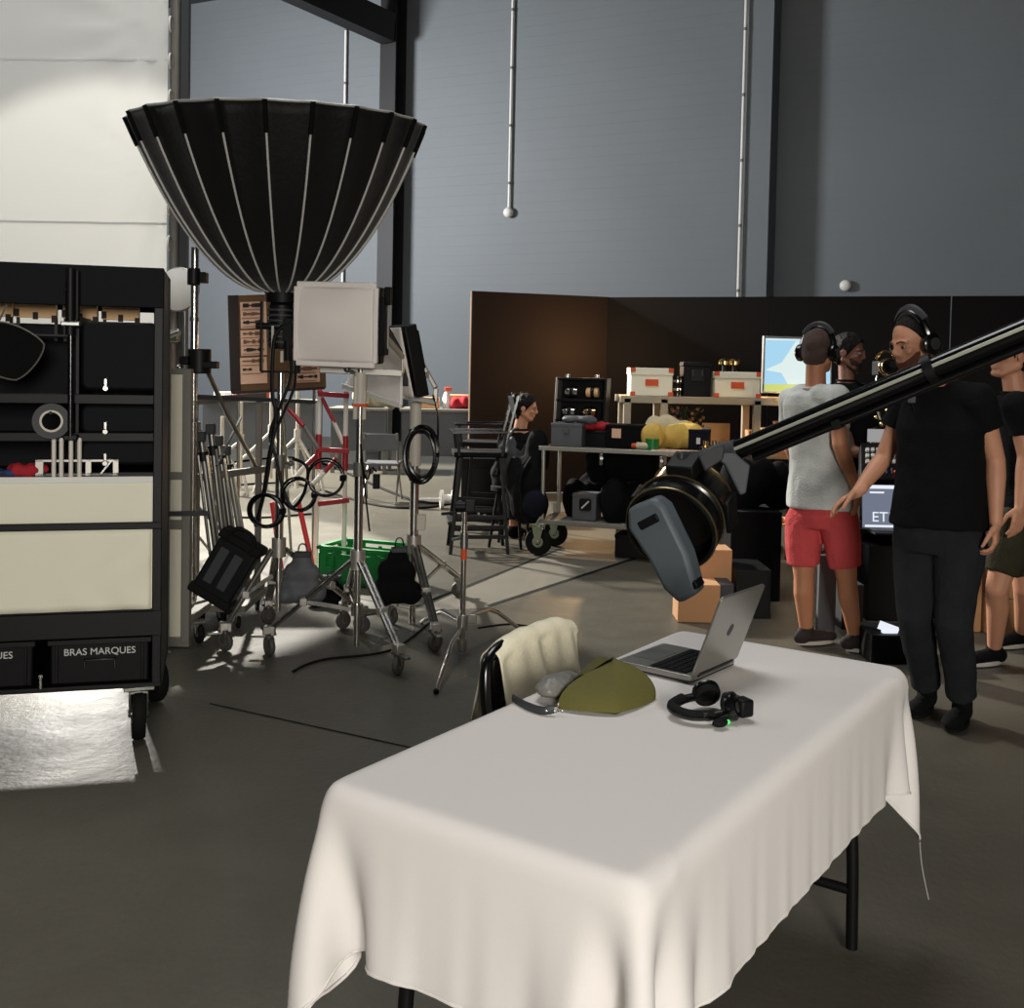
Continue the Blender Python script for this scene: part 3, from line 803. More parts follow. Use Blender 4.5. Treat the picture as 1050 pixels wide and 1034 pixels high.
mb = MB(); mb.tube([bp(1.0, i / 6) for i in range(NR * 6)], .007, 6, closed=True)
part(mb, 'rim_piping', 'rim_silver', tt)
part(MB().lathe([(.05, -.06), (.085, -.05), (.09, .01), (.07, .03)], ap, ax, 24), 'speed_ring', 'black_metal', tt)
# lamp head under the bowl
tt = thing('lamp_head', 'black lamp head hanging under the umbrella softbox with drooping cables', 'lamp', (AX + .02, D, zap - .4))
part(MB().lathe([(.06, -.30), (.068, -.28), (.068, -.07), (.05, -.05)], ap, (0, 0, 1), 20), 'body', 'black_metal', tt)
mb = MB()
for k in range(7): mb.lathe([(.068, -.27 + k * .028), (.075, -.268 + k * .028), (.075, -.258 + k * .028), (.068, -.256 + k * .028)], ap, (0, 0, 1), 20)
part(mb, 'cooling_fins', 'dark_grey', tt)
mb = MB().bar(ap + V((-.10, -.02, -.05)), ap + V((-.10, -.02, -.42)), .012, .04, (0, 1, 0)).bar(ap + V((.10, -.02, -.05)), ap + V((.10, -.02, -.42)), .012, .04, (0, 1, 0)).bar(ap + V((-.10, -.02, -.42)), ap + V((.10, -.02, -.42)), .04, .012)
mb.cyl(ap + V((-.13, -.02, -.18)), ap + V((.13, -.02, -.18)), .018)
part(mb, 'yoke', 'black_metal', tt, bevel=.003)
part(MB().cyl(ap + V((.05, -.07, -.36)), ap + V((.05, -.07, -.14)), .02).box(ap + V((.05, -.075, -.2)), (.05, .03, .12)), 'ballast_connector', 'black_plastic', tt)
part(MB().box(ap + V((-.03, -.072, -.25)), (.012, .006, .14)).box(ap + V((.02, -.074, -.34)), (.015, .006, .06)), 'label_strip', 'pale_paint', tt)
# stand A
def foot_stand(tt, c, feet, zt, ztop, zcol_low, rp=.0175, rleg=.013, brace=True, m='chrome', casters=True, cr=.05, low_rod=True):
    """riser column, collar, three legs with braces (one child each) and castors"""
    c = V(c)
    part(MB().cyl((c.x, c.y, zt - .05), (c.x, c.y, (zt + ztop) / 2), rp * 1.25, 14), 'lower_riser', m, tt)
    part(MB().cyl((c.x, c.y, (zt + ztop) / 2 - .02), (c.x, c.y, ztop), rp, 14), 'upper_riser', m, tt)
    part(MB().cyl((c.x, c.y, (zt + ztop) / 2 - .05), (c.x, c.y, (zt + ztop) / 2 + .02), rp * 1.6, 14).cyl((c.x, c.y, (zt + ztop) / 2 - .02), (c.x + .06, c.y - .03, (zt + ztop) / 2 - .02), .008).sph((c.x + .065, c.y - .033, (zt + ztop) / 2 - .02), .016), 'lock_collar', 'grey_metal', tt)
    part(MB().cyl((c.x, c.y, zt - .06), (c.x, c.y, zt + .04), rp * 2.1, 14), 'leg_collar', 'alu', tt)
    if low_rod:
        part(MB().cyl((c.x, c.y, zcol_low), (c.x, c.y, zt), rp * .9, 12).cyl((c.x, c.y, zcol_low + .16), (c.x, c.y, zcol_low + .22), rp * 1.7, 12), 'centre_rod', m, tt)
    for f in feet:
        f = V(f); d = V((f.x - c.x, f.y - c.y, 0)); d.normalize(); pd = V((-d.y, d.x, 0))
        zf = (2 * cr + .03) if casters else .015
        a = c + d * .035 + V((0, 0, zt - .02)); a.z = zt - .02; b = V((f.x, f.y, zf))
        mb = MB().tube([a + pd * .014, b + pd * .01], rleg, 8).tube([a - pd * .014, b - pd * .01], rleg, 8) if casters else MB().tube([a, b], rleg, 8)
        if brace:
            q = a.lerp(b, .58); mb.bar((c.x + d.x * .03, c.y + d.y * .03, zcol_low + .19), q, .014, .02)
        l = part(mb, 'leg', m, tt)
        for q_, sz_ in ((a.lerp(b, .58), (.04, .05, .04)), (b, (.06, .05, .05))): part(MB().box(q_, sz_, (d, pd, V((0, 0, 1)))), 'leg_joint', 'alu', l, bevel=.005)
        if casters:
            cs = caster(tt, f.x, f.y, cr, zf - .01, math.atan2(d.y, d.x) + .6, 'mid_rubber', 'steel', .55)
            part(MB().box(V((f.x, f.y, zf - .03)) + d * .055, (.08, .03, .012), (d, pd, V((0, 0, 1)))), 'brake_pedal', 'steel', cs, bevel=.003)
tA = thing('light_stand', 'wheeled light stand carrying the umbrella softbox with cables looped on it', 'light stand', base)
cA = V((AX + .02, D, 0))
foot_stand(tA, cA, (G(231, 668), G(275, 640), V((AX + .42, D + .35, 0))), .55, zap - .42, .2, .018)
# cables from the lamp head
def cable(pts, r, mt, lab, loc=None, nm='cable', grp=None, n=10):
    p = bez(pts, n)
    return solo(MB().tube(p, r, 8), nm, mt, lab, 'cable', loc or p[-1], grp)
Da = D - .08
cable([P(300, 330, Da), P(282, 345, Da), P(279, 400, Da), P(283, 425, Da), P(278, 460, Da), P(272, 500, Da), P(262, 540, Da)], .011, 'black_gloss', 'thick black cable hanging from the lamp head, outermost on the left')
cable([P(297, 350, Da), P(298, 385, Da), P(288, 415, Da), P(277, 445, Da), P(283, 470, Da), P(290, 500, Da), P(300, 520, Da), P(312, 505, Da), P(315, 480, Da), P(300, 470, Da)], .009, 'black_gloss', 'black cable hanging from the lamp head and crossing the other cable')
cable([P(303, 360, Da), P(302, 395, Da), P(290, 425, Da), P(278, 455, Da), P(270, 505, Da), P(265, 535, Da)], .008, 'black_gloss', 'thin black cable down the right side of the softbox lamp head')
def coil(c, R, n, r, mt, lab, tilt=(0, 1, .1), seed=0, sq=1.0):
    rnd = random.Random(seed); pts = []
    x, y = perp(V(tilt)); 
    for i in range(n * 28):
        a = 2 * PI * i / 28; rr = R * (1 + .10 * math.sin(a * .37 + seed)); 
        pts.append(V(c) + x * math.cos(a) * rr * sq + y * math.sin(a) * rr + V(tilt).normalized() * (.02 * math.sin(a * .61)) )
    t = thing('cable_coil', lab, 'cable coil', c)
    part(MB().tube(pts, r, 7), 'loops', mt, t)
    part(MB().box(V(c) + x * R * sq, (.03, .05, .03)), 'strap', 'black_fabric', t, bevel=.004)
coil(P(306, 507, Da - .03), .085, 3, .006, 'black_gloss', 'coil of black cable on the softbox stand, upper of two', seed=1)
coil(P(273, 524, Da - .05), .085, 3, .008, 'black_gloss', 'coil of black cable above the leaning black ballast', seed=2)
# ballast hanging on the stand
c = P(234, 583, Da - .10); ax1 = (P(253, 549, Da - .1) - P(216, 612, Da - .1)).normalized(); ax2 = V((0, -1, .1)); ax2 = (ax2 - ax1 * ax2.dot(ax1)).normalized(); ax3 = ax1.cross(ax2)
tt = thing('ballast_box', 'black ballast box leaning on the softbox stand near its wheels', 'ballast', (c.x, c.y, 0.2))
part(MB().box(c, (.34, .12, .22), (ax1, ax2, ax3)), 'housing', 'black_plastic', tt, bevel=.012)
for k in (-1, 1): part(MB().box(c + ax1 * k * .16, (.05, .14, .245), (ax1, ax2, ax3)), 'bumper', 'rubber', tt, bevel=.012)
part(MB().box(c + ax2 * .063 + ax3 * .03, (.2, .008, .05), (ax1, ax2, ax3)).box(c + ax2 * .063 - ax3 * .05, (.2, .008, .05), (ax1, ax2, ax3)), 'vent_panel', 'dark_grey', tt, bevel=.003)
part(MB().tube(bez([c + ax1 * .13 - ax3 * .08 + ax2 * .06, c + ax1 * .22 - ax3 * .05 + ax2 * .07, c + ax1 * .22 + ax3 * .05 + ax2 * .07, c + ax1 * .13 + ax3 * .08 + ax2 * .06], 6), .012, 8), 'handle', 'rubber', tt)
part(MB().tube([c - ax1 * .14 - ax3 * .06 + ax2 * .04, P(236, 628, Da - .05)], .018, 10), 'mounting_spigot', 'black_metal', tt)

def sandbag(c, wx, wz, mt, lab, rz=0.0, lean=0.0):
    c = V(c); x = V((math.cos(rz), math.sin(rz), 0)); y = V((-x.y, x.x, 0)); z = V((0, 0, 1))
    tt = thing('sandbag', lab, 'sandbag', (c.x, c.y, max(0, c.z - wz / 2)))
    mb = MB()
    mb.rc(c - x * wx * .30 - z * wz * .26, c + x * wx * .30 - z * wz * .28, wz * .22, wz * .20, 16, .75, side=z)
    mb.rc(c - x * wx * .16 + z * wz * .05, c + x * wx * .14 + z * wz * .05, wz * .22, wz * .20, 16, .6, side=z)
    mb.rc(c - x * wx * .08 + z * wz * .30, c + x * wx * .06 + z * wz * .30, wz * .13, wz * .12, 14, .55, side=z)
    mb.ell(c - x * wx * .30 - z * wz * .3, (x * wx * .2, y * .08, z * wz * .2))
    remesh_part(mb, 'bag', mt, tt, .012, 5, .012, 9)
    part(MB().tube(bez([c + x * wx * -.10 + z * wz * .40, c + z * wz * .58 - x * wx * .06, c + z * wz * .58 + x * wx * .06, c + x * wx * .10 + z * wz * .40], 6), .010, 6, ratio=.4), 'strap', mt, tt)
    part(MB().box(c + z * wz * .41, (wx * .34, .05, .03), (x, y, z)), 'seam_band', 'dark_grey', tt, bevel=.005)
sandbag(P(310, 592, D + .05), .26, .30, 'mid_grey', 'grey sandbag at the foot of the softbox stand beside the green crate')

# ---- stand B with the big white soft panel
Db = 5.57
cB = P(368, 500, Db); cB.z = 0
tB = thing('light_stand', 'chrome wheeled light stand holding the large square white light panel', 'light stand', cB)
zt = P(368, 572, Db).z
foot_stand(tB, cB, (G(276, 672), G(408, 692), G(352, 645)), zt, P(368, 384, Db).z, P(368, 662, Db).z, .019, .0125)
part(MB().cyl((cB.x, cB.y, P(368, 415, Db).z), (cB.x, cB.y, P(368, 382, Db).z), .034, 14).cyl((cB.x - .022, cB.y - .02, P(368, 430, Db).z), (cB.x - .022, cB.y - .02, P(368, 386, Db).z), .012).cyl((cB.x + .024, cB.y - .02, P(368, 430, Db).z), (cB.x + .024, cB.y - .02, P(368, 400, Db).z), .01), 'top_socket', 'pale_paint', tB, bevel=.002)
part(MB().cyl((cB.x, cB.y, P(368, 417, Db).z), (cB.x, cB.y, P(368, 414, Db).z), .042, 14), 'colour_band', 'orange', tB)
part(MB().cyl((cB.x, cB.y, P(368, 385, Db).z), (cB.x - .06, cB.y - .03, P(368, 380, Db).z), .01).sph((cB.x - .065, cB.y - .03, P(368, 379, Db).z), .018), 'tie_knob', 'steel', tB)
c = P(346, 333, Db - .16)
wd, ht = .415, .375
yw = math.radians(-10)
x = V((math.cos(yw), math.sin(yw), -.018)).normalized(); n_ = V((x.y, -x.x, 0)).normalized(); n_ = (n_ + V((0, 0, -.05))).normalized(); z = n_.cross(x) * -1
if z.z < 0: z = -z
tt = thing('soft_light', 'large square white light panel with a bulging diffuser, facing the camera', 'light panel', (c.x, c.y, c.z - ht / 2))
def pan(u, v):
    a, b = u * 2 - 1, v * 2 - 1
    bul = .05 * (1 - a * a) * (1 - b * b) + .012
    return c + x * a * wd / 2 + z * b * ht / 2 + n_ * (bul + .02)
part(MB().sheet(pan, 20, 20, .004), 'diffuser', 'panel_white', tt, smooth=180)
mb = MB()
for a, b in (((-1, -1), (1, -1)), ((1, -1), (1, 1)), ((1, 1), (-1, 1)), ((-1, 1), (-1, -1))):
    mb.bar(c + x * a[0] * wd / 2 + z * a[1] * ht / 2 + n_ * .02, c + x * b[0] * wd / 2 + z * b[1] * ht / 2 + n_ * .02, .025, .05)
part(mb, 'diffuser_frame', 'panel_white', tt, bevel=.006)
part(MB().box(c - n_ * .035 + x * .02, (wd * 1.0, .075, ht * 1.02), (x, n_, z)), 'housing', 'black_metal', tt, bevel=.01)
mb = MB()
for k in range(5): mb.box(c - n_ * .075 + z * (k - 2) * .07, (wd * .8, .02, .012), (x, n_, z))
part(mb, 'heatsink', 'dark_grey', tt)
e = c + x * (wd / 2 + .035)
part(MB().box(e + z * .0, (.03, .09, ht * .78), (x, n_, z)).box(e + x * .02 + z * .15, (.03, .05, .09), (x, n_, z)), 'side_bracket', 'black_plastic', tt, bevel=.006)
part(MB().box(e + x * .004 - n_ * .02, (.032, .012, ht * .6), (x, n_, z)), 'bracket_strip', 'alu', tt)
zy = P(368, 379, Db).z
L_, R_ = P(328, 379, Db), P(413, 383, Db)
mb = MB().bar(L_, R_, .035, .035)
mb.bar(R_, R_ + V((0, 0, .09)), .012, .04, (0, 1, 0)).bar(L_, L_ + V((0, 0, .05)), .012, .04, (0, 1, 0)).bar(R_ + V((0, 0, .08)), e - z * .05 - n_ * .02, .02, .03).bar(L_ + V((0, 0, .04)), c - x * wd * .4 - z * ht * .4 - n_ * .04, .02, .03)
part(mb, 'yoke', 'alu', tt, bevel=.004)
part(MB().cyl((cB.x, cB.y, zy - .03), (cB.x, cB.y, zy + .005), .022), 'yoke_pin', 'steel', tt)

# ---- stand C with the panel seen edge-on
Dc = 6.28
cC = P(425, 500, Dc); cC.z = 0
tC = thing('light_stand', 'chrome light stand holding the edge-on light panel, black sandbag on its leg', 'light stand', cC)
zt = P(425, 556, Dc).z
foot_stand(tC, cC, (G(446, 668), G(470, 612), G(402, 640)), zt, P(425, 412, Dc).z, P(425, 640, Dc).z, .021, .014)
part(MB().cyl((cC.x, cC.y, P(425, 478, Dc).z), (cC.x, cC.y, P(425, 412, Dc).z), .034, 14), 'top_socket', 'pale_paint', tC, bevel=.003)
part(MB().cyl((cC.x, cC.y, P(425, 444, Dc).z), (cC.x, cC.y, P(425, 440, Dc).z), .04, 14).box((cC.x + .06, cC.y - .02, P(425, 442, Dc).z), (.10, .03, .03)), 'cable_clip', 'black_metal', tC)
part(MB().box((cC.x + .045, cC.y - .02, P(425, 535, Dc).z), (.05, .04, .09)), 'lock_block', 'pale_paint', tC, bevel=.003)
c = P(405, 371, Dc - .1); yw = math.radians(-62)
x = V((math.cos(yw), math.sin(yw), 0)); n_ = V((x.y, -x.x, 0)); n_ = (n_ + V((0, 0, -.22))).normalized()
z = x.cross(n_); z = z if z.z > 0 else -z
wd, ht = .50, .40
tt = thing('soft_light', 'light panel turned edge-on to the camera behind the large white panel', 'light panel', (c.x, c.y, c.z - .2))
def pan(u, v):
    a, b = u * 2 - 1, v * 2 - 1
    return c + x * a * wd / 2 + z * b * ht / 2 + n_ * (.03 + .04 * (1 - a * a) * (1 - b * b))
part(MB().sheet(pan, 16, 16, .004), 'diffuser', 'panel_white', tt, smooth=180)
part(MB().box(c - n_ * .03, (wd * 1.02, .08, ht * 1.02), (x, n_, z)), 'housing', 'black_metal', tt, bevel=.01)
mb = MB()
for k in range(6): mb.box(c - n_ * .08 + x * (k - 2.5) * .07, (.02, .03, ht * .85), (x, n_, z))
part(mb, 'heatsink', 'dark_grey', tt)
part(MB().box(c - n_ * .105 + z * .05, (.3, .03, .22), (x, n_, z)).box(c - n_ * .12 + z * .05, (.2, .01, .03), (x, n_, z)), 'power_supply', 'black_plastic', tt, bevel=.006)
part(MB().box(c - n_ * .125 - z * .1, (.26, .03, .04), (x, n_, z)), 'power_rail', 'alu', tt, bevel=.004)
# the diffusion hood of this panel, wide pale cloth falling to its left
a_, b_, c_, d_ = P(352, 396, Dc + .25), P(411, 416, Dc - .28), P(413, 345, Dc - .25), P(384, 340, Dc + .2)
part(MB().sheet(lambda u, v: (a_.lerp(b_, u)).lerp(d_.lerp(c_, u), v) + V((0, -.03 * math.sin(PI * u) * math.sin(PI * v), 0)), 14, 14, .004), 'soft_hood', 'panel_white', tt, smooth=180)
part(MB().bar(a_, b_, .02, .03).bar(c_, b_, .02, .02), 'hood_rod', 'white_plastic', tt, bevel=.003)
y0, y1, y2, y3 = P(404, 404, Dc - .2), P(446, 413, Dc - .12), P(447, 398, Dc - .12), P(428, 364, Dc - .1)
part(MB().bar(y0, y1, .03, .035).bar(y1, y2, .03, .035, (0, 1, 0)).bar(y2, y3, .025, .045, (0, 1, 0)), 'yoke', 'alu', tt, bevel=.005)
part(MB().bar(P(395, 334, Dc - .34), P(417, 372, Dc - .3), .03, .035, (0, 1, 0)).bar(P(417, 372, Dc - .3), P(416, 396, Dc - .3), .03, .03, (0, 1, 0)).cyl(P(427, 364, Dc - .2), P(427, 364, Dc - .05), .03), 'side_arm', 'black_metal', tt, bevel=.004)
cable([P(444, 405, Dc - .15), P(449, 430, Dc - .1), P(447, 470, Dc - .1), P(436, 490, Dc - .08)], .006, 'black_gloss', 'thin black cable hanging from the edge-on light panel')
coil(P(432, 466, Dc - .09), .15, 4, .011, 'black_gloss', 'large coil of thick black cable on the edge-on panel stand', (.25, 1, .0), 5, .62)
coil(P(334, 490, Db - .06), .09, 2, .005, 'black_gloss', 'thin black cable loop hanging on the large panel stand', (0, 1, 0), 6)
tt = thing('plug_lead', 'black lead with a square plug hanging from the large panel stand', 'lead', P(386, 492, Db - .05))
part(MB().tube(bez([P(370, 470, Db - .05), P(376, 492, Db - .06), P(381, 480, Db - .06), P(386, 484, Db - .06)], 8), .005, 6).tube(bez([P(370, 455, Db - .05), P(374, 500, Db - .06), P(379, 545, Db - .04)], 8), .005, 6), 'wire', 'black_gloss', tt)
part(MB().box(P(386, 494, Db - .06), (.035, .03, .075)), 'plug', 'black_plastic', tt, bevel=.004)
sandbag(P(409, 590, Dc - .12), .27, .36, 'jet_fabric', 'black sandbag slung on the edge-on panel stand', .2)
sandbag(G(340, 622) + V((0, 0, .10)), .34, .2, 'jet_fabric', 'black sandbag on the floor in front of the green crate')

# ---- short grip stand
Dg = 5.62
c = P(475, 600, Dg); c.z = 0
tt = thing('grip_stand', 'short chrome grip stand with bent legs, nearest the white table', 'grip stand', c)
zt = P(475, 516, Dg).z
part(MB().cyl((c.x, c.y, P(475, 668, Dg).z), (c.x, c.y, zt - .12), .016, 14), 'column', 'chrome', tt)
part(MB().cyl((c.x, c.y, zt - .16), (c.x, c.y, zt), .012, 12), 'riser', 'chrome', tt)
part(MB().cyl((c.x, c.y, zt - .24), (c.x, c.y, zt - .16), .022, 12).cyl((c.x, c.y, zt - .18), (c.x - .06, c.y - .03, zt - .19), .009), 'lock_collar', 'steel', tt)
part(MB().cyl((c.x, c.y, P(475, 574, Dg).z), (c.x, c.y, P(475, 556, Dg).z), .0168, 14), 'red_label', 'orange', tt)
part(MB().cyl((c.x - .05, c.y, zt - .02), (c.x + .05, c.y, zt - .02), .028, 14).box((c.x + .03, c.y - .03, zt - .01), (.05, .04, .06)).cyl((c.x - .06, c.y - .02, zt - .05), (c.x - .12, c.y - .04, zt - .055), .008), 'grip_head', 'black_metal', tt, bevel=.004)
zb = P(475, 640, Dg).z
part(MB().cyl((c.x, c.y, zb - .03), (c.x, c.y, zb + .05), .03, 14).box((c.x + .05, c.y, zb + .03), (.05, .04, .05)), 'leg_boss', 'alu', tt, bevel=.004)
part(MB().cyl((c.x, c.y, P(475, 668, Dg).z), (c.x, c.y, P(475, 655, Dg).z), .026, 12), 'lower_boss', 'alu', tt, bevel=.004)
for f, zz in ((G(447, 712), .0), (G(432, 640), .03), (G(530, 645), .05)):
    d = V((f.x - c.x, f.y - c.y, 0)); L = d.length; d /= L
    a = V((c.x, c.y, zb - .02 + zz)); 
    p = [a + d * .02, a + d * (L * .45) + V((0, 0, -.01)), a + d * (L * .62) + V((0, 0, -.05)), V((f.x, f.y, .012))]
    l = part(MB().tube(p, .012, 10), 'leg', 'chrome', tt)
    part(MB().sph((f.x, f.y, .013), .014, 10, 6), 'rubber_foot', 'rubber', l)
# ================================================================== METAL RACK OF FOLDED STANDS behind the panel
D = 6.05
p0 = P(201, 500, D); p1 = P(265, 500, D + .5)
tt = thing('stand_rack', 'grey metal rack with crossed braces holding folded stands', 'rack', ((p0.x + p1.x) / 2, D + .2, 0))
def zz(v, D): return P(230, v, D).z
mb = MB().bar((p1.x, p1.y, .05), (p1.x, p1.y, zz(405, D + .5)), .035, .035, (0, 1, 0))
part(mb, 'post', 'grey_metal', tt, bevel=.003)
part(MB().bar((p0.x - .02, p0.y + .03, .05), (p0.x - .02, p0.y + .03, zz(412, D)), .035, .035, (0, 1, 0)), 'post', 'grey_metal', tt, bevel=.003)
for va, vb in ((413, 405), (492, 480), (592, 600)):
    part(MB().bar((p0.x - .05, p0.y, zz(va, D)), (p1.x + .04, p1.y - .02, zz(vb, D + .5)), .03, .04), 'cross_bar', 'grey_metal', tt, bevel=.003)
part(MB().bar((p0.x - .05, p0.y - .03, zz(407, D)), (p1.x + .3, p1.y + .2, zz(410, D + .8)), .02, .025), 'cross_bar', 'dark_grey', tt, bevel=.003)
part(MB().tube([P(210, 375, D), P(233, 425, D + .2), P(262, 478, D + .45)], .014, 8), 'brace', 'steel', tt)
part(MB().tube([P(222, 478, D + .1), P(247, 428, D + .4)], .008, 8), 'brace', 'steel', tt)
part(MB().bb(p0.x - .05, p1.x + .05, p0.y, p1.y + .05, .10, .14), 'base_deck', 'grey_metal', tt, bevel=.004)
for (x, y) in ((p0.x, p0.y + .05), (p1.x, p0.y + .05), (p0.x, p1.y), (p1.x, p1.y)): caster(tt, x, y, .04, .102, .4)
# chrome pole with clamp heads
tt = thing('clamp_pole', 'bright chrome pole with two black clamp heads right of the trolley panel', 'pole', (p0.x, D - .04, .02))
c = V((p0.x, D - .06, 0))
part(MB().cyl((c.x, c.y, .14), (c.x, c.y, P(201, 255, D).z), .022, 16), 'tube', 'chrome', tt)
part(MB().box((c.x + .03, c.y - .02, P(201, 286, D).z), (.09, .07, .06)).cyl((c.x + .01, c.y - .05, P(201, 277, D).z), (c.x + .01, c.y - .05, P(201, 294, D).z), .035), 'upper_clamp', 'black_metal', tt, bevel=.006)
part(MB().cyl((c.x + .03, c.y, P(201, 383, D).z), (c.x + .03, c.y, P(201, 358, D).z), .065, 16).box((c.x + .08, c.y - .02, P(201, 374, D).z), (.12, .07, .04)).box((c.x - .04, c.y - .04, P(201, 370, D).z), (.05, .04, .05)), 'lower_clamp', 'black_metal', tt, bevel=.006)
part(MB().sph((c.x - .07, c.y - .03, P(201, 377, D).z), .018), 'clamp_knob', 'chrome', tt)
mb = MB()
for v_ in (330, 415, 432, 455): mb.cyl((c.x, c.y, P(201, v_, D).z), (c.x, c.y, P(201, v_ - 4, D).z), .026, 14)
part(mb, 'collars', 'steel', tt)
# folded stands leaning in the rack
fs = [((206, 448), (226, 600), 'folded stand leaning in the rack, first from the chrome pole'), ((216, 440), (235, 606), 'folded stand leaning in the rack, second from the chrome pole'), ((224, 452), (243, 598), 'folded stand leaning in the rack, third from the chrome pole'), ((210, 470), (250, 596), 'folded stand leaning across the others in the rack'), ((232, 462), (255, 604), 'folded stand in the rack, farthest from the chrome pole')]
for k, (a, b, lab) in enumerate(fs):
    Dk = D + .06 + .08 * k
    A_, B_ = P(*a, Dk), P(*b, Dk + .05); B_.z = max(B_.z, .16)
    t2 = thing('folded_stand', lab, 'folded stand', B_, 'folded stands in the rack')
    part(MB().tube([A_, B_], .018, 10), 'column', 'steel', t2)
    d = (B_ - A_)
    for q in (-1, 1): part(MB().tube([A_ + d * .12 + V((q * .024, -.02, 0)), A_ + d * .9 + V((q * .03, -.025, 0))], .010, 8), 'leg', 'grey_metal' if k % 2 else 'chrome', t2)
    part(MB().cyl(A_ + d * .1, A_ + d * .16, .03, 12), 'collar', 'black_metal', t2)
    part(MB().box(A_ + d * .0, (.05, .05, .06)), 'head', 'dark_grey', t2, bevel=.006)

# ================================================================== STORYBOARD PANEL
D = 8.1
tl, tr, br, bl = P(232, 303, D), P(333, 300, D + .1), P(333, 398, D + .1), P(238, 403, D)
tt = thing('pin_board', 'brown pin board with picture sheets behind the umbrella softbox stand', 'board', ((bl.x + br.x) / 2, D, 0))
cc = (tl + tr + br + bl) / 4; x = ((tr + br) - (tl + bl)).normalized(); z = ((tl + tr) - (bl + br)); hh = z.length / 2; z.normalize(); n_ = x.cross(z) * 1; n_ = -n_ if n_.y > 0 else n_
wd = ((tr + br) - (tl + bl)).length / 2
part(MB().box(cc, (wd, .02, hh), (x, n_, z)), 'panel', 'brown_board', tt, bevel=.003)
part(MB().box(cc - x * (wd / 2 - .04) + n_ * .012, (.075, .012, hh), (x, n_, z)), 'side_strip', 'ink', tt)
part(MB().bar(bl + n_ * .03, br + n_ * .03, .05, .02), 'ledge', 'ink', tt)
for s_ in (-.4, .4):
    a = cc + x * wd * s_ - n_ * .03 + z * hh * .3; part(MB().tube([a, V((a.x, a.y + .06, .0))], .012, 8), 'leg', 'steel', tt)
part(MB().tube([cc - n_ * .03 + z * .3, V((cc.x, cc.y + .6, 0))], .012, 8), 'leg', 'steel', tt)
sheets = [(246, 309, 272, 336, 3, 'storyboard sheet pinned at the top of the brown board'), (247, 338, 273, 364, 3, 'storyboard sheet pinned second from the top of the brown board'), (247, 366, 274, 393, 2, 'half-empty storyboard sheet at the bottom left of the brown board'), (303, 367, 328, 393, 3, 'storyboard sheet at the right edge of the brown board, under the light panel'), (303, 338, 328, 364, 3, 'storyboard sheet on the brown board mostly behind the light panel')]
for k, (ua, va, ub, vb, rows, lab) in enumerate(sheets):
    s0_ = (P((ua + ub) / 2, (va + vb) / 2, D) - cc); pc = cc + x * s0_.dot(x) + z * s0_.dot(z) + n_ * .012
    sw, sh = (ub - ua) / FPX * D, (vb - va) / FPX * D
    t2 = thing('storyboard_sheet', lab, 'paper sheet', pc, 'storyboard sheets on the brown board')
    part(MB().box(pc, (sw, .003, sh), (x, n_, z)), 'paper', 'peach_paper', t2)
    rnd = random.Random(k)
    for r_ in range(rows):
        mb = MB(); zc = sh * (.32 - r_ * .32); nn = 7 if not (rows == 2 and r_ == 1) else 3; wq = sw * .80 / 7
        for q in range(nn): mb.box(pc + n_ * .003 + x * (-.40 * sw + wq * (q + .5)) + z * (zc + .01), (wq * 1.02, .002, sh * rnd.choice((.05, .09, .13, .15))), (x, n_, z))
        part(mb, 'picture_row', rnd.choice(('ink', 'ink', 'ink_soft')), t2)
    for r_ in range(rows): part(MB().box(pc + n_ * .003 - x * .04 * sw + z * (sh * (.32 - r_ * .32) - sh * .11), (sw * .8, .002, sh * .02), (x, n_, z)), 'text_line', 'ink_soft', t2)

# ================================================================== RED AND WHITE TROLLEY LADDER
D = 7.6
def rp(u, v, d=0): return P(u, v, D + d)
tt = thing('folding_ladder', 'red and white folding ladder frame behind the green crate', 'ladder', (P(340, 500, D).x, D, 0))
for (a, b) in (((328, 402), (323, 598)), ((355, 404), (352, 598))):
    q0, q1 = rp(*a), rp(*b); q1.z = .02
    o = part(MB().tube([q0, q1], .017, 12), 'rail', 'white_tube', tt)
    part(MB().tube([q0.lerp(q1, .23), q0.lerp(q1, .42)], .021, 12).sph(q0, .02), 'rail_sleeve', 'red_paint', o)
for va, vb in ((404, 406), (461, 463), (517, 513)):
    part(MB().bar(rp(326, va, -.02), rp(358, vb, -.02), .02, .035), 'rung', 'red_paint', tt, bevel=.004)
part(MB().tube([rp(330, 408), rp(343, 434)], .014, 10), 'brace', 'red_paint', tt)
part(MB().tube([rp(342, 432), rp(352, 455)], .014, 10), 'brace', 'white_tube', tt)
for (a, b, mt) in (((345, 470), (333, 484), 'red_paint'), ((335, 482), (301, 517), 'white_tube'), ((324, 468), (313, 478), 'red_paint'), ((315, 476), (292, 503), 'white_tube'), ((296, 420), (311, 437), 'red_paint'), ((310, 435), (326, 460), 'grey_metal')):
    part(MB().tube([rp(*a, -.05), rp(*b, -.1)], .017, 10), 'strut', mt, tt)
part(MB().tube([rp(306, 515, -.1), V((rp(323, 596, -.1).x, rp(0, 0, -.1).y, .02))], .018, 10), 'stay', 'red_bright', tt)
part(MB().tube([rp(279, 515, -.1), V((rp(290, 560, -.1).x, rp(0, 0, -.1).y, .02))], .018, 10), 'stay', 'red_bright', tt)
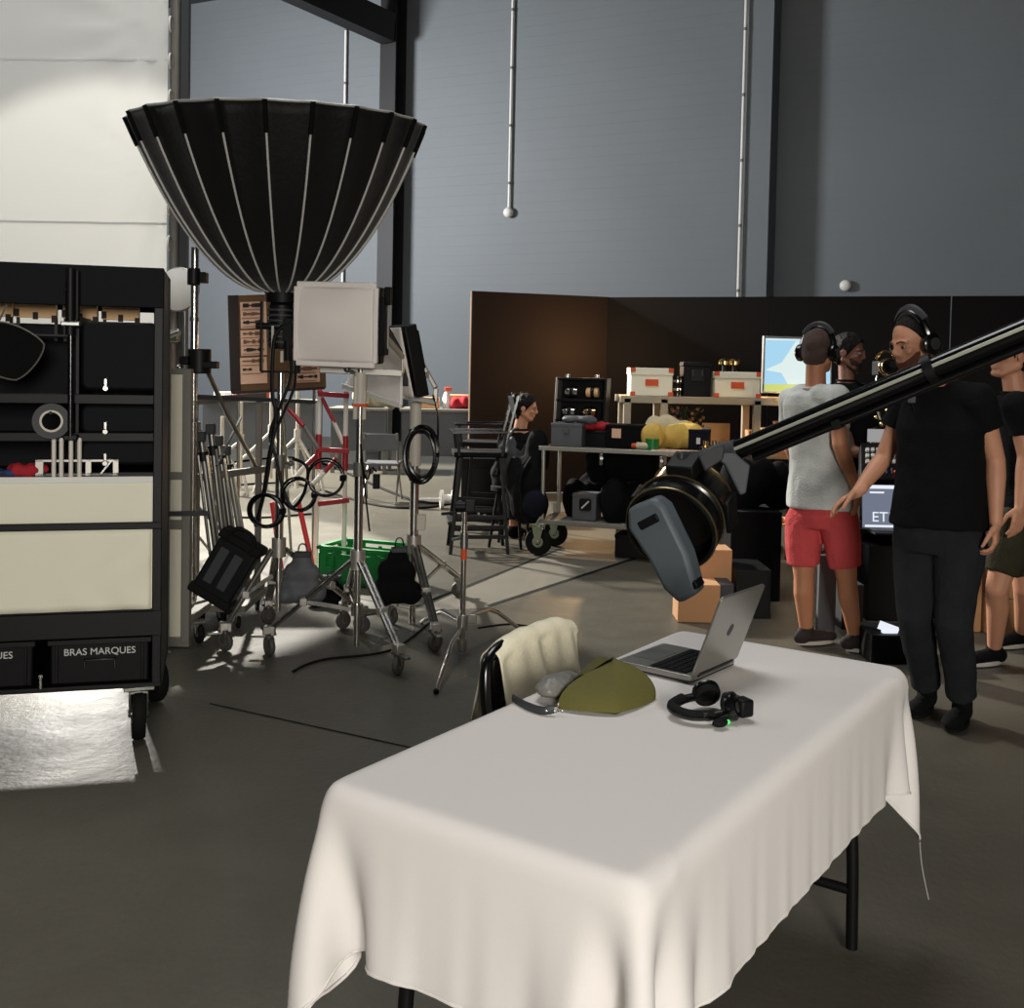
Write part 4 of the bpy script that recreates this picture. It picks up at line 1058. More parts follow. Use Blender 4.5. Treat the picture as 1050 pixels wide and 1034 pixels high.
# green crate
D = 7.4
a, b = P(326, 600, D), P(402, 600, D - .2)
tt = thing('green_crate', 'open green plastic crate on the floor behind the light stands', 'crate', ((a.x + b.x) / 2, D, 0))
x = V((b.x - a.x, b.y - a.y, 0)); L = x.length; x.normalize(); y = V((-x.y, x.x, 0)); o_ = V((a.x, a.y, 0)); hg = P(360, 560, D).z
def cr(px, py, z): return o_ + x * px + y * py + V((0, 0, z))
dp = .38
part(MB().box(cr(L / 2, dp / 2, .02), (L, dp, .02), (x, y, V((0, 0, 1)))), 'bottom', 'green_plastic', tt)
for (px, py, sx, sy) in ((L / 2, .008, L, .016), (L / 2, dp - .008, L, .016), (.008, dp / 2, .016, dp), (L - .008, dp / 2, .016, dp)):
    mb = MB().box(cr(px, py, hg * .42), (sx, sy, hg * .78), (x, y, V((0, 0, 1))))
    mb.box(cr(px, py, hg - .012), (sx + .02, sy + .02, .025), (x, y, V((0, 0, 1))))
    for q in (-.42, -.25, .25, .42): mb.box(cr(px + (q * L if sx > sy else 0), py + (q * dp if sy > sx else 0), hg * .85), (.05 if sx > sy else .012, .05 if sy > sx else .012, hg * .3), (x, y, V((0, 0, 1))))
    for q in (-.3, 0, .3): mb.box(cr(px + (q * L if sx > sy else 0), py + (q * dp if sy > sx else 0), hg * .45), (.018 if sx > sy else .024, .018 if sy > sx else .024, hg * .8), (x, y, V((0, 0, 1))))
    part(mb, 'side', 'green_plastic', tt, bevel=.003)
part(MB().tube([cr(.06, -.01, hg * .75), cr(.06, -.015, hg * .45), cr(.12, -.015, hg * .45), cr(.12, -.01, hg * .75)], .008, 8), 'handle', 'green_plastic', tt)

# ================================================================== FAR WORK TABLES on the left
def far_table(ua, ub, v_, D, dep, h0, lab, skirt='mid_grey'):
    a, b = P(ua, v_, D), P(ub, v_ + (ub - ua) * .02, D)
    tt = thing('work_table', lab, 'table', ((a.x + b.x) / 2, D + dep / 2, 0))
    part(MB().bb(a.x, b.x, D, D + dep, a.z - .04, a.z), 'tabletop', 'grey_paint', tt, bevel=.005)
    part(MB().bb(a.x + .03, b.x - .03, D + .04, D + .07, h0, a.z - .04), 'front_panel', skirt, tt)
    for x_ in (a.x + .05, b.x - .05):
        for y_ in (D + .08, D + dep - .08): part(MB().bar((x_, y_, 0), (x_, y_, a.z - .03), .05, .05, (0, 1, 0)), 'leg', 'grey_metal', tt)
    return a, b, a.z
TA = far_table(205, 322, 409, 15.5, .9, .28, 'long far work table behind the pin board, with pale metal stands before it')
TB = far_table(337, 398, 418, 15.0, .8, .32, 'grey fronted far table between the two panel light stands')
TC = far_table(410, 497, 419, 15.2, .8, .25, 'grey fronted far table behind the edge-on panel stand')
def T(ta, u, dy=.3):
    D = {id(TA): 15.5, id(TB): 15.0, id(TC): 15.2}[id(ta)] + dy
    p = P(u, 410, D); p.z = ta[2]; return p
def boxy(name, c, sx, sy, sz, mt, lab, cat, grp=None, rz=0, lidmt=None, bevel=.006):
    c = V(c); x = V((math.cos(rz), math.sin(rz), 0)); y = V((-x.y, x.x, 0)); z = V((0, 0, 1))
    t = thing(name, lab, cat, c, grp)
    part(MB().box(c + z * (sz * .44), (sx, sy, sz * .88), (x, y, z)), 'body', mt, t, bevel=bevel)
    part(MB().box(c + z * (sz * .92), (sx * 1.02, sy * 1.02, sz * .16), (x, y, z)), 'lid', lidmt or mt, t, bevel=bevel)
    return t
boxy('tool_tray', T(TA, 262), .38, .2, .12, 'red_bright', 'red tray on the far table under the pin board', 'tray')
boxy('paper_box', T(TA, 232), .3, .25, .10, 'white_plastic', 'low white box on the far table left of the red tray', 'box')
cloth_lump('cloth_bundle', T(TB, 384), .48, .3, .30, 'beige_cloth', 'beige cloth bundle on the far table between the panel light stands', 'cloth', 11)
for k, u_ in enumerate((366, 372)):
    p = T(TB, u_)
    t = thing('bottle', ('bottle on the far table left of the beige bundle, behind the stand pole', 'slim bottle on the far table just left of the beige bundle')[k], 'bottle', p, 'bottles on the far tables')
    part(MB().lathe([(.0, 0), (.035, 0), (.035, .18), (.015, .24), (.015, .29), (.0, .29)], p, (0, 0, 1), 14), 'body', 'red_paint' if k == 0 else 'pale_paint', t)
    part(MB().cyl(p + V((0, 0, .29)), p + V((0, 0, .32)), .018), 'cap', 'white_plastic', t)
boxy('cardboard_box', T(TC, 438), .34, .26, .16, 'cardboard', 'small cardboard box on the far table by the panel stand top', 'box')
p = T(TC, 458)
t = thing('white_bottle', 'pale spray bottle on the far table beside the small cardboard box', 'bottle', p)
part(MB().lathe([(.0, 0), (.06, 0), (.06, .16), (.03, .24), (.0, .24)], p, (0, 0, 1), 14), 'body', 'white_plastic', t)
part(MB().box(p + V((.02, 0, .28)), (.10, .04, .06)), 'spray_head', 'orange', t, bevel=.005)
cloth_lump('cloth_bundle', T(TC, 478), .3, .22, .18, 'red_cloth', 'dark red cloth on the far table beside the scenery flat', 'cloth', 12)
boxy('tool_box', T(TC, 470, .5), .3, .2, .2, 'pale_wood', 'wooden tool box on the far table behind the dark red cloth', 'box')
for k, (u_, v_, lab) in enumerate(((383, 446, 'grey box under the far table between the panel stands'), (310, 446, 'grey box under the far table by the red ladder'))):
    g = G(u_, 460); g.y = 15.6; g.x = P(u_, 450, 15.6).x
    boxy('floor_box', (g.x, g.y, 0), .2, .25, .3, 'mid_grey', lab, 'box')
# pale metal folding stands in front of the far table
def low_stand(u, D, h, lab, col='pale_paint'):
    c = P(u, 450, D); c.z = 0
    t = thing('metal_stand', lab, 'stand', c, 'pale metal stands before the far table')
    part(MB().cyl((c.x, c.y, .06), (c.x, c.y, h), .022, 10), 'column', col, t)
    for a in (200, 320, 80):
        d = V((math.cos(math.radians(a)), math.sin(math.radians(a)), 0))
        part(MB().tube([c + V((0, 0, h * .55)), c + d * .42 + V((0, 0, .25)), c + d * .5 + V((0, 0, .015))], .017, 8), 'leg', col, t)
    part(MB().cyl((c.x, c.y, h * .5), (c.x, c.y, h * .62), .04, 12), 'collar', col, t)
low_stand(247, 13.0, 1.05, 'pale metal stand before the far table, seen through the rack')
low_stand(278, 13.6, 1.2, 'pale metal stand before the far table, under the board')
low_stand(305, 12.6, 1.22, 'pale metal stand before the far table, left of the red ladder')
low_stand(228, 12.4, .9, 'short pale metal stand by the rack of folded stands')
# folding chair frame behind
D = 12.0
c = P(392, 470, D); c.z = 0
t = thing('folding_chair', 'grey tubular folding chair on the bright floor behind the panel stands', 'chair', c)
for s_ in (-.2, .2):
    part(MB().tube([c + V((s_, .25, .0)), c + V((s_ * .9, -.05, .42)), c + V((s_ * .9, -.2, .78))], .012, 8), 'leg', 'steel', t)
    part(MB().tube([c + V((s_ * .9, -.25, .0)), c + V((s_ * .9, .2, .43))], .012, 8), 'leg', 'steel', t)
part(MB().box(c + V((0, .02, .43)), (.4, .4, .03)), 'seat', 'mid_grey', t, bevel=.01)
part(MB().box(c + V((0, -.17, .68)), (.4, .02, .18)), 'backrest', 'mid_grey', t, bevel=.008)
# dumbbell like white reel
c = P(460, 461, 11.5)
t = thing('white_reel', 'white cable reel lying behind the tall black chair', 'reel', (c.x, c.y, 0))
part(MB().lathe([(.02, -.08), (.1, -.08), (.1, -.05), (.05, -.045), (.05, .045), (.1, .05), (.1, .08), (.02, .08)], (c.x, c.y, .102), (1, .2, 0), 24), 'spool', 'white_plastic', t)
part(MB().cyl((c.x - .3, c.y - .06, .102), (c.x + .1, c.y + .02, .102), .015), 'axle', 'white_plastic', t)
# cables on the floor
def fcable(px, r, lab, mt='rubber'):
    pts = [G(*q) + V((0, 0, r)) for q in px]
    return solo(MB().tube(bez(pts, 8), r, 6), 'floor_cable', mt, lab, 'cable', pts[0], 'cables on the floor')
fcable([(215, 478), (290, 470), (330, 476), (420, 513), (470, 515)], .015, 'black cable across the bright floor behind the light stands')
fcable([(225, 500), (300, 497), (380, 518), (430, 522), (470, 516)], .012, 'dark cable nearest the light stands on the bright floor')
fcable([(200, 528), (260, 532), (320, 528)], .01, 'thin dark cable on the floor behind the leaning ballast')
fcable([(490, 645), (520, 641), (545, 643), (560, 640)], .005, 'thin black cable on the floor between the grip stand and white table')
fcable([(300, 690), (330, 678), (400, 668), (440, 640)], .006, 'thin cable on the floor among the stand wheels')

# ================================================================== TALL BLACK DIRECTOR CHAIRS
def tall_chair(c, lab, rz=0.0):
    c = V(c); R3 = Matrix.Rotation(rz, 3, 'Z')
    def q(x, y, z): return c + R3 @ V((x, y, z))
    t = thing('director_chair', lab, 'chair', c, 'tall black chairs')
    zs, za = .80, .99
    hw, hd = .21, .20
    for sx in (-1, 1):
        for sy in (-1, 1):
            part(MB().bar(q(sx * hw * 1.12, sy * hd * 1.12, 0), q(sx * hw * .78, sy * hd * .9, zs), .028, .03, (0, 1, 0)), 'leg', 'black_metal', t, bevel=.003)
    part(MB().box(q(0, 0, zs + .01), (.44, .42, .045), (R3 @ V((1, 0, 0)), R3 @ V((0, 1, 0)), V((0, 0, 1)))), 'seat', 'black_fabric', t, bevel=.01)
    for sy in (-1, 1):
        part(MB().bar(q(-.24, sy * .21, za), q(.22, sy * .21, za + .01), .045, .022), 'armrest', 'black_gloss', t, bevel=.004)
        for sx_ in (-1, 1): part(MB().bar(q(sx_ * .175, sy * .21, zs), q(sx_ * .2, sy * .21, za), .025, .025, (0, 1, 0)), 'arm_post', 'black_metal', t, bevel=.003)
        part(MB().bar(q(.18, sy * .2, zs + .02), q(.30, sy * .2, 1.30), .022, .03, (0, 1, 0)), 'back_post', 'black_gloss', t, bevel=.003)
        for z_ in (.14, .22, .30): part(MB().bar(q(-.22 + z_ * .06, sy * .21, z_), q(.22 - z_ * .06, sy * .21, z_), .02, .03), 'stretcher', 'black_metal', t)
    part(MB().box(q(.28, 0, 1.20), (.02, .42, .18), (R3 @ V((.98, 0, .2)), R3 @ V((0, 1, 0)), R3 @ V((-.2, 0, .98)))), 'backrest', 'black_fabric', t, bevel=.006)
    part(MB().bar(q(-.23, -.2, .25), q(-.23, .2, .25), .06, .025), 'footrest', 'black_metal', t, bevel=.003)
    return t
g0 = G(489, 566); tall_chair((g0.x + .0, g0.y + .1, 0), 'tall black director chair facing left, nearest the light stands', math.radians(6))
tall_chair((g0.x + .02, g0.y + 1.3, 0), 'tall black director chair partly behind the first one', math.radians(-12))
# black road case behind the chairs
p = P(500, 470, 10.6); 
t = boxy('road_case', (p.x, 10.9, 0), .52, .5, .62, 'black_plastic', 'black road case standing on the floor behind the tall chairs', 'case')
part(MB().box((p.x - .08, 10.645, .06), (.02, .01, .09)).box((p.x - .02, 10.645, .05), (.025, .01, .03)), 'white_mark', 'label_white', t)

# ================================================================== LONG CART TABLE
gA = G(549, 570)
TP = P(556, 458, gA.y); 
ca = V((P(553, 458, gA.y).x, gA.y + .0, 0)); dirx = V((1.0, -.32, 0)).normalized(); diry = V((.32, 1.0, 0)).normalized()
ZT = TP.z; LT = 1.75; WT_ = .56
tt = thing('cart_table', 'long wheeled cart table with clutter in front of the dark flats', 'table', ca + dirx * LT / 2)
def ct(a, b, z): return ca + dirx * a + diry * b + V((0, 0, z))
AXT = (dirx, diry, V((0, 0, 1)))
part(MB().box(ct(LT / 2, WT_ / 2, ZT - .015), (LT, WT_, .03), AXT), 'tabletop', 'dark_grey', tt, bevel=.004)
part(MB().box(ct(LT / 2, -.002, ZT - .012), (LT, .012, .035), AXT), 'edge_strip', 'alu', tt, bevel=.003)
ZL = P(560, 533, gA.y).z
part(MB().box(ct(LT / 2, WT_ / 2, ZL - .02), (LT, WT_, .035), AXT), 'lower_shelf', 'grey_paint', tt, bevel=.004)
for a in (.03, LT - .03):
    for b in (.03, WT_ - .03): part(MB().cyl(ct(a, b, ZL - .02), ct(a, b, ZT - .02), .016, 12), 'post', 'alu', tt)
for a in (.0, LT - .05):
    for b in (.03, WT_ - .03):
        p = ct(a, b, 0); 
        cs = caster(tt, p.x, p.y, min(.112, (ZL - .05) / 2), ZL - .03, 1.25 if a < .5 else 1.0, 'rubber', 'chrome', .45)
        part(MB().cyl(ct(a, b, ZL - .04), ct(a, b, ZL + .08), .03, 14), 'swivel_sleeve', 'pale_paint', tt)
def on(a, b): return ct(a, b, ZT + .001)
RZT = math.atan2(dirx.y, dirx.x)
# items on the cart table
t = boxy('tool_case', on(.20, .20), .26, .22, .19, 'mid_grey', 'grey tool case at the left end of the cart table', 'case', None, RZT)
part(MB().box(on(.20, .085) + V((0, 0, .13)), (.05, .015, .03), AXT), 'latch', 'steel', t)
# open black equipment case with trays standing behind
cc = on(.22, .46); zc = V((0, 0, 1))
t = thing('equipment_case', 'open black equipment case with trays standing on the cart table', 'case', cc)
cw, chh, cdp = .42, .56, .16
lean = (V((0, 0, 1)) + dirx * .04).normalized()
part(MB().box(cc + lean * chh / 2 + diry * .07, (cw, .02, chh), (dirx, diry, lean)), 'back_shell', 'black_plastic', t)
for sx in (-1, 1): part(MB().box(cc + lean * chh / 2 + dirx * sx * cw / 2 - diry * .0, (.02, cdp, chh), (dirx, diry, lean)), 'side_shell', 'alu' if sx < 0 else 'black_plastic', t, bevel=.004)
for hz in (.01, .20, .37, .55): part(MB().box(cc + lean * hz, (cw, cdp, .02), (dirx, diry, lean)), 'tray', 'black_plastic', t, bevel=.003)
for sx in (-.3, .3): part(MB().cyl(cc + lean * .56 + dirx * sx * cw - diry * .05, cc + lean * .59 + dirx * sx * cw - diry * .05, .018), 'corner_knob', 'chrome', t)
for k, (a, hz, mt_, nm, lab) in enumerate(((-.10, .22, 'chrome', 'lens', 'chrome lens in the lower left tray of the open case'), (.08, .22, 'brass', 'lens', 'brass coloured lens in the lower right tray of the open case'), (-.09, .39, 'chrome', 'lens', 'chrome lens in the upper left tray of the open case'), (.09, .39, 'pale_wood', 'filter_pouch', 'tan pouch in the upper right tray of the open case'))):
    p = cc + lean * (hz + .05) + dirx * a - diry * .02
    t2 = thing(nm, lab, 'lens' if nm == 'lens' else 'pouch', p)
    part(MB().lathe([(.0, -.05), (.04, -.05), (.045, .0), (.04, .05), (.03, .055), (.0, .05)], p, dirx, 16), 'barrel', mt_, t2)
    part(MB().lathe([(.046, -.01), (.05, -.01), (.05, .02), (.046, .02)], p, dirx, 16), 'ring', 'black_metal', t2)
cloth_lump('red_cloth', on(.42, .34) + V((0, 0, .13)), .30, .18, .07, 'red_cloth', 'red cloth bundle on the black case on the cart table', 'cloth', 21)
cloth_lump('grey_cloth', on(.26, .22) + V((0, 0, .19)), .22, .16, .06, 'mid_grey', 'grey cloth on top of the grey tool case', 'cloth', 22)
boxy('black_case', on(.40, .33), .22, .24, .13, 'black_plastic', 'low black case under the red cloth on the cart table', 'case', None, RZT)
t = boxy('camera_case', on(.66, .28), .30, .24, .19, 'black_fabric', 'black soft case with an orange note on the cart table', 'case', None, RZT)
part(MB().box(on(.60, .158) + V((0, 0, .12)), (.075, .004, .075), AXT), 'orange_note', 'peach_paper', t)
cloth_lump('yellow_bag', on(1.02, .30), .34, .24, .22, 'yellow_cloth', 'yellow cloth bag slumped on the cart table', 'bag', 23)
cloth_lump('beige_bag', on(.98, .5), .36, .2, .26, 'beige_cloth', 'beige cloth bag behind the yellow bag on the cart table', 'bag', 24)
p = on(.90, .12)
t = thing('green_tape', 'roll of green tape on the cart table before the yellow bag', 'tape roll', p)
part(MB().lathe([(.035, 0), (.055, 0), (.055, .09), (.035, .09), (.035, 0)], p, (0, 0, 1), 24, False), 'tape', 'green_plastic', t)
part(MB().lathe([(.03, 0), (.036, 0), (.036, .092), (.03, .092), (.03, 0)], p, (0, 0, 1), 24, False), 'core', 'cardboard', t)
p = on(.78, .10)
t = thing('spray_bottle', 'small pale bottle lying beside the green tape', 'bottle', p)
part(MB().tube([p + V((0, 0, .03)), p + dirx * .10 + V((0, 0, .03)), p + dirx * .12 + V((0, 0, .03))], [.03, .03, .012], 12), 'body', 'beige_cloth', t)
part(MB().cyl(p - dirx * .04 + V((0, 0, .03)), p + V((0, 0, .03)), .02), 'cap', 'orange', t)
t = boxy('pouch', on(1.25, .30), .16, .14, .17, 'navy_fabric', 'navy pouch with a pale tag beside the yellow bag', 'pouch', None, RZT)
part(MB().box(on(1.25, .226) + V((0, 0, .08)), (.03, .004, .05), AXT), 'tag', 'label_white', t)
solo(MB().box(on(1.12, .10) + V((0, 0, .004)), (.42, .14, .008), AXT), 'script_sheets', 'peach_paper', 'sheaf of warm paper on the cart table edge below the yellow bag', 'paper', on(1.12, .1), bevel=.001)
mb_t = []
for k, (a, b, mt_, lab) in enumerate(((1.32, .14, 'brass', 'brass adapter on the cart table near the silver laptop'), (1.38, .2, 'chrome', 'chrome adapter on the cart table near the silver laptop'), (1.44, .12, 'chrome', 'small chrome clamp at the cart table edge'))):
    p = on(a, b); t = thing('adapter', lab, 'adapter', p)
    part(MB().lathe([(.0, 0), (.035, 0), (.035, .04), (.02, .05), (.02, .09), (.0, .09)], p, (0, 0, 1), 14), 'body', mt_, t)
    part(MB().cyl(p + V((-.05, 0, .03)), p + V((.05, 0, .03)), .012), 'cross_pin', 'black_metal', t)
# hooks and hanging clips below the tabletop
for k, (a, lab) in enumerate(((.52, 'chrome clip hanging below the cart table under the black soft case'), (1.0, 'chrome clip hanging below the cart table under the green tape'))):
    p = ct(a, -.02, ZT - .04); t = thing('spring_clip', lab, 'clip', p)
    part(MB().box(p + V((0, 0, -.04)), (.025, .02, .09), AXT), 'jaw', 'steel', t, bevel=.003)
    part(MB().cyl(p + V((0, -.02, -.03)), p + V((0, .02, -.03)), .012), 'spring', 'chrome', t)
# lower shelf contents
def low(a, b): return ct(a, b, ZL + .0)
t = boxy('speaker_box', low(.36, .20), .20, .2, .22, 'mid_grey', 'grey box with a dark round badge on the lower shelf', 'box', None, RZT)
p = low(.36, .095) + V((.01, 0, .13)); part(MB().prism(rrect(.10, .10, .02), p, dirx, V((0, 0, 1)), .006), 'badge', 'black_metal', t)
part(MB().bar(p - dirx * .03 - diry * .005 + V((0, 0, -.03)), p + dirx * .03 - diry * .005 + V((0, 0, .03)), .004, .012), 'badge_stroke', 'label_white', t)
for k, (a, b, sx, sy, sz, lab) in enumerate(((.28, .44, .34, .24, .34, 'black bag behind the grey box on the lower shelf'), (.72, .28, .36, .34, .36, 'black bag in the middle of the lower shelf'), (1.18, .30, .40, .34, .34, 'black bag at the right of the lower shelf'))):
    cloth_lump('gear_bag', low(a, b), sx, sy, sz, 'jet_fabric', lab, 'bag', 30 + k)
boxy('gear_case', ct(.82, .40, 0), .44, .4, .19, 'black_plastic', 'low black trunk on the floor under the cart table', 'case', None, RZT)
cloth_lump('hanging_blanket', ct(.62, .5, ZL + .3), .5, .2, .34, 'jet_fabric', 'dark folded blanket under the cart tabletop', 'blanket', 41)
# jackets and rucksack hanging on the left end
c = P(541, 495, gA.y + .12)
tt = thing('rucksack', 'black rucksack hanging from the left end of the cart table', 'rucksack', (c.x, c.y, c.z - .35))
mb = MB().ell(c + V((0, 0, -.05)), (V((.15, 0, .02)), V((0, .12, 0)), V((.02, 0, .30)))).ell(c + V((.05, -.05, -.18)), (V((.13, 0, 0)), V((0, .11, 0)), V((0, 0, .17)))).ell(c + V((.08, .02, .25)), (V((.10, 0, .03)), V((0, .09, 0)), V((-.02, 0, .20)))).ell(c + V((-.1, .02, .02)), (V((.08, 0, 0)), V((0, .08, 0)), V((0, 0, .2))))
remesh_part(mb, 'bag', 'black_fabric', tt, .014, 4, .018, 8)
part(MB().tube(bez([c + V((.02, -.10, .22)), c + V((-.06, -.13, .05)), c + V((-.04, -.12, -.2))], 8), .02, 8, ratio=.35), 'strap', 'jet_fabric', tt)
part(MB().ell(c + V((.06, -.13, -.16)), (V((.10, 0, 0)), V((0, .05, 0)), V((0, 0, .11)))), 'front_pocket', 'navy_fabric', tt)
c = P(528, 480, gA.y + .35)
tt = thing('grey_jacket', 'grey jacket hanging behind the black rucksack', 'jacket', (c.x, c.y, c.z - .4))
mb = MB().ell(c, (V((.12, 0, .02)), V((0, .07, 0)), V((0, 0, .30)))).ell(c + V((-.0, 0, -.24)), (V((.10, 0, 0)), V((0, .08, 0)), V((0, 0, .14)))).rc(c + V((.1, -.04, .2)), c + V((.14, -.05, -.2)), .05, .045)
remesh_part(mb, 'cloth', 'dark_grey', tt, .014, 4, .02, 8)
part(MB().torus(c + V((.02, 0, .29)), (0, 1, .2), .05, .012, 18, 6), 'collar_loop', 'mid_grey', tt)

# ================================================================== SHELF RACK behind
D = 9.0
def sr(u, v, d=0): return P(u, v, D + d)
zt = sr(700, 407).z; xl, xr_ = sr(640, 407).x, sr(830, 407).x; dp = .5
tt = thing('shelf_rack', 'pale square-tube shelf rack carrying two white storage boxes', 'shelf rack', ((xl + xr_) / 2, D + dp / 2, 0))
tb = .06
for x_ in (xl + .03, sr(681, 430).x, sr(776, 450).x, xr_):
    for y_ in (D + .03, D + dp - .03): part(MB().bar((x_, y_, 0), (x_, y_, zt - .02), tb, tb, (0, 1, 0)), 'upright', 'rack_paint', tt, bevel=.004)
for y_ in (D + .03, D + dp - .03): part(MB().bar((xl - .03, y_, zt - .03), (xr_ + .03, y_, zt - .03), tb, tb), 'top_rail', 'rack_paint', tt, bevel=.004)
part(MB().bb(xl, xr_, D + .02, D + dp - .02, zt - .02, zt), 'top_shelf', 'pale_wood', tt, bevel=.003)
zs1, zs2 = sr(700, 440).z, sr(700, 466).z
x7 = sr(686, 450).x
part(MB().bb(x7, xr_ + .2, D + .0, D + dp - .02, zs2 - .025, zs2), 'work_shelf', 'pale_wood', tt, bevel=.003)
part(MB().bb(sr(793, 450).x, xr_ + .3, D + .0, D + dp, zs1 - .02, zs1), 'middle_shelf', 'pale_wood', tt, bevel=.003)
part(MB().bb(sr(793, 450).x, xr_ + .3, D - .03, D + dp, zt - .02, zt + .005), 'side_shelf', 'pale_wood', tt, bevel=.003)
for z_ in (.55, .25): part(MB().bb(sr(760, 450).x, xr_ + .1, D, D + dp, z_ - .02, z_), 'low_shelf', 'pale_wood', tt, bevel=.003)
def storage_box(ua, ub, vt, lab):
    a, b = sr(ua, 405, .04), sr(ub, 405, .04); h = sr(ua, vt, .04).z - zt; L = b.x - a.x; m = (a.x + b.x) / 2; y0 = D + .04
    t = thing('storage_box', lab, 'storage box', (m, y0 + .15, zt), 'white storage boxes')
    part(MB().bb(a.x + .006, b.x - .006, y0, y0 + .3, zt + .001, zt + h * .8), 'body', 'white_board', t, bevel=.004)
    part(MB().bb(a.x, b.x, y0 - .006, y0 + .306, zt + h * .74, zt + h), 'lid', 'white_board', t, bevel=.004)
    for sx in (a.x + .02, b.x - .02):
        for z_ in (zt + .018, zt + h - .018):
            part(MB().box((sx, y0 - .005, z_), (.044, .012, .036)), 'corner', 'orange', t, bevel=.003)
    part(MB().box((m, y0 - .004, zt + h * .48), (.11, .008, .055)), 'label_plate', 'orange', t)
storage_box(646, 690, 377, 'white storage box with orange corners on the rack, left of the black case')
storage_box(732, 780, 381, 'white storage box with orange corners on the rack, beside the monitor')
a = sr(700, 405, .1); b = sr(729, 405, .1)
t = boxy('hard_case', ((a.x + b.x) / 2, D + .2, zt), b.x - a.x, .2, sr(715, 371).z - zt, 'black_plastic', 'upright black hard case between the two white storage boxes', 'case', bevel=.012)
part(MB().box(((a.x + b.x) / 2, D + .095, zt + .18), (.12, .012, .1)), 'panel', 'black_metal', t, bevel=.004)
for s_ in (-.04, .04): part(MB().box(((a.x + b.x) / 2 + s_, D + .09, zt + .2), (.015, .02, .05)), 'latch', 'dark_grey', t, bevel=.003)
p = sr(695, 405, .1)
t = thing('lens_stack', 'dark lens with bright rims beside the black hard case on the rack', 'lens', (p.x, D + .14, zt))
part(MB().lathe([(.0, 0), (.045, 0), (.045, .06), (.04, .07), (.045, .08), (.045, .17), (.0, .17)], (p.x, D + .14, zt), (0, 0, 1), 18), 'barrel', 'black_gloss', t)
for h_ in (.05, .12): part(MB().lathe([(.046, h_), (.049, h_), (.049, h_ + .02), (.046, h_ + .02)], (p.x, D + .14, zt), (0, 0, 1), 18), 'rim', 'chrome', t)
p = sr(745, 380, .3)
for k, (dx, lab) in enumerate(((0, 'small brass piece standing behind the right storage box, left one'), (.09, 'small brass piece standing behind the right storage box, right one'))):
    q = V((p.x + dx, D + .40, zt)); t = thing('brass_fitting', lab, 'fitting', q)
    part(MB().cyl(q, q + V((0, 0, .28)), .02), 'post', 'black_metal', t)
    part(MB().lathe([(0, .28), (.05, .28), (.05, .31), (.03, .33), (0, .33)], q, (0, 0, 1), 14), 'cap', 'brass', t)
# plant in a vase
q = V((sr(702, 440).x, D + .25, zs2)); rnd = random.Random(5)
t = thing('potted_plant', 'leafy plant with dried flowers under the rack top, behind the silver laptop', 'plant', q)
part(MB().lathe([(.0, 0), (.05, 0), (.06, .06), (.045, .14), (.035, .14), (.03, .02)], q, (0, 0, 1), 18), 'vase', 'black_gloss', t)
ml, mf, ms = MB(), MB(), MB()
for k in range(60):
    a = rnd.uniform(0, 2 * PI); r = rnd.uniform(.03, .20); h = rnd.uniform(.2, .40)
    tip = q + V((r * math.cos(a), r * math.sin(a) * .7, h)); ms.tube([q + V((0, 0, .12)), q.lerp(tip, .6) + V((0, 0, .03)), tip], .003, 5)
    for m_ in range(3):
        c = tip + V((rnd.uniform(-.03, .03), rnd.uniform(-.03, .03), rnd.uniform(-.05, .03))); d = V((rnd.uniform(-1, 1), rnd.uniform(-1, 1), rnd.uniform(-.6, .6))).normalized(); e, f_ = perp(d)
        if rnd.random() < .75: ml.add([c, c + d * .025 + e * .011, c + d * .05, c + d * .025 - e * .011], [(0, 1, 2, 3)])
        else: mf.sph(c, .014, 8, 6)
part(ms, 'stems', 'leaf', t); o = part(ml, 'foliage', 'leaf', t); o['kind'] = 'stuff'; o = part(mf, 'flowers', 'flower', t); o['kind'] = 'stuff'
# laptop on the rack shelf seen from behind, folder, headphones, lamp
q = V((sr(712, 462).x, D + .14, zs2))
t = thing('silver_laptop', 'open silver laptop seen from behind on the rack shelf', 'laptop', q)
part(MB().box(q + V((0, .0, .115)), (.31, .008, .22)), 'lid', 'laptop_silver', t, bevel=.003)
part(MB().box(q + V((0, .11, .008)), (.31, .22, .014)), 'base', 'laptop_silver', t, bevel=.003)
q = V((sr(735, 460).x, D + .2, zs2))
t = thing('orange_folder', 'orange card folder standing upright behind the silver laptop', 'folder', q)
part(MB().box(q + V((0.04, 0.07, .13)), (.24, .012, .25)), 'cover', 'pale_wood', t); part(MB().box(q + V((.04, .082, .12)), (.22, .008, .23)), 'pages', 'white_paper', t)
t = boxy('cardboard_box', (sr(780, 460).x + .05, D + .25, zs2), .22, .2, .2, 'cardboard', 'small cardboard box on the rack shelf by the upright', 'box')
t = boxy('cardboard_box', (sr(812, 405).x + .1, D + .25, zt + .006), .2, .2, .08, 'cardboard', 'flat cardboard box on the rack beside the monitor', 'box')
q = V((sr(722, 462).x + .06, D + .04, zs2))
t = thing('headphones', 'grey over-ear headphones standing on the rack shelf', 'headphones', q, None)
part(MB().torus(q + V((0, 0, .10)), (.1, 1, 0), .10, .011, 26, 8, PI * .0, PI, V((1, 0, 0))), 'headband', 'steel', t)
for s_ in (-1, 1): part(MB().lathe([(.0, -.02), (.04, -.02), (.045, .0), (.04, .02), (.0, .02)], q + V((s_ * .095, 0, .06)), (1, 0, 0), 18), 'ear_cup', 'alu', t)
q = V((sr(706, 462).x, D + .02, zs2))
t = thing('desk_lamp', 'small black gooseneck lamp in front of the silver laptop', 'lamp', q)
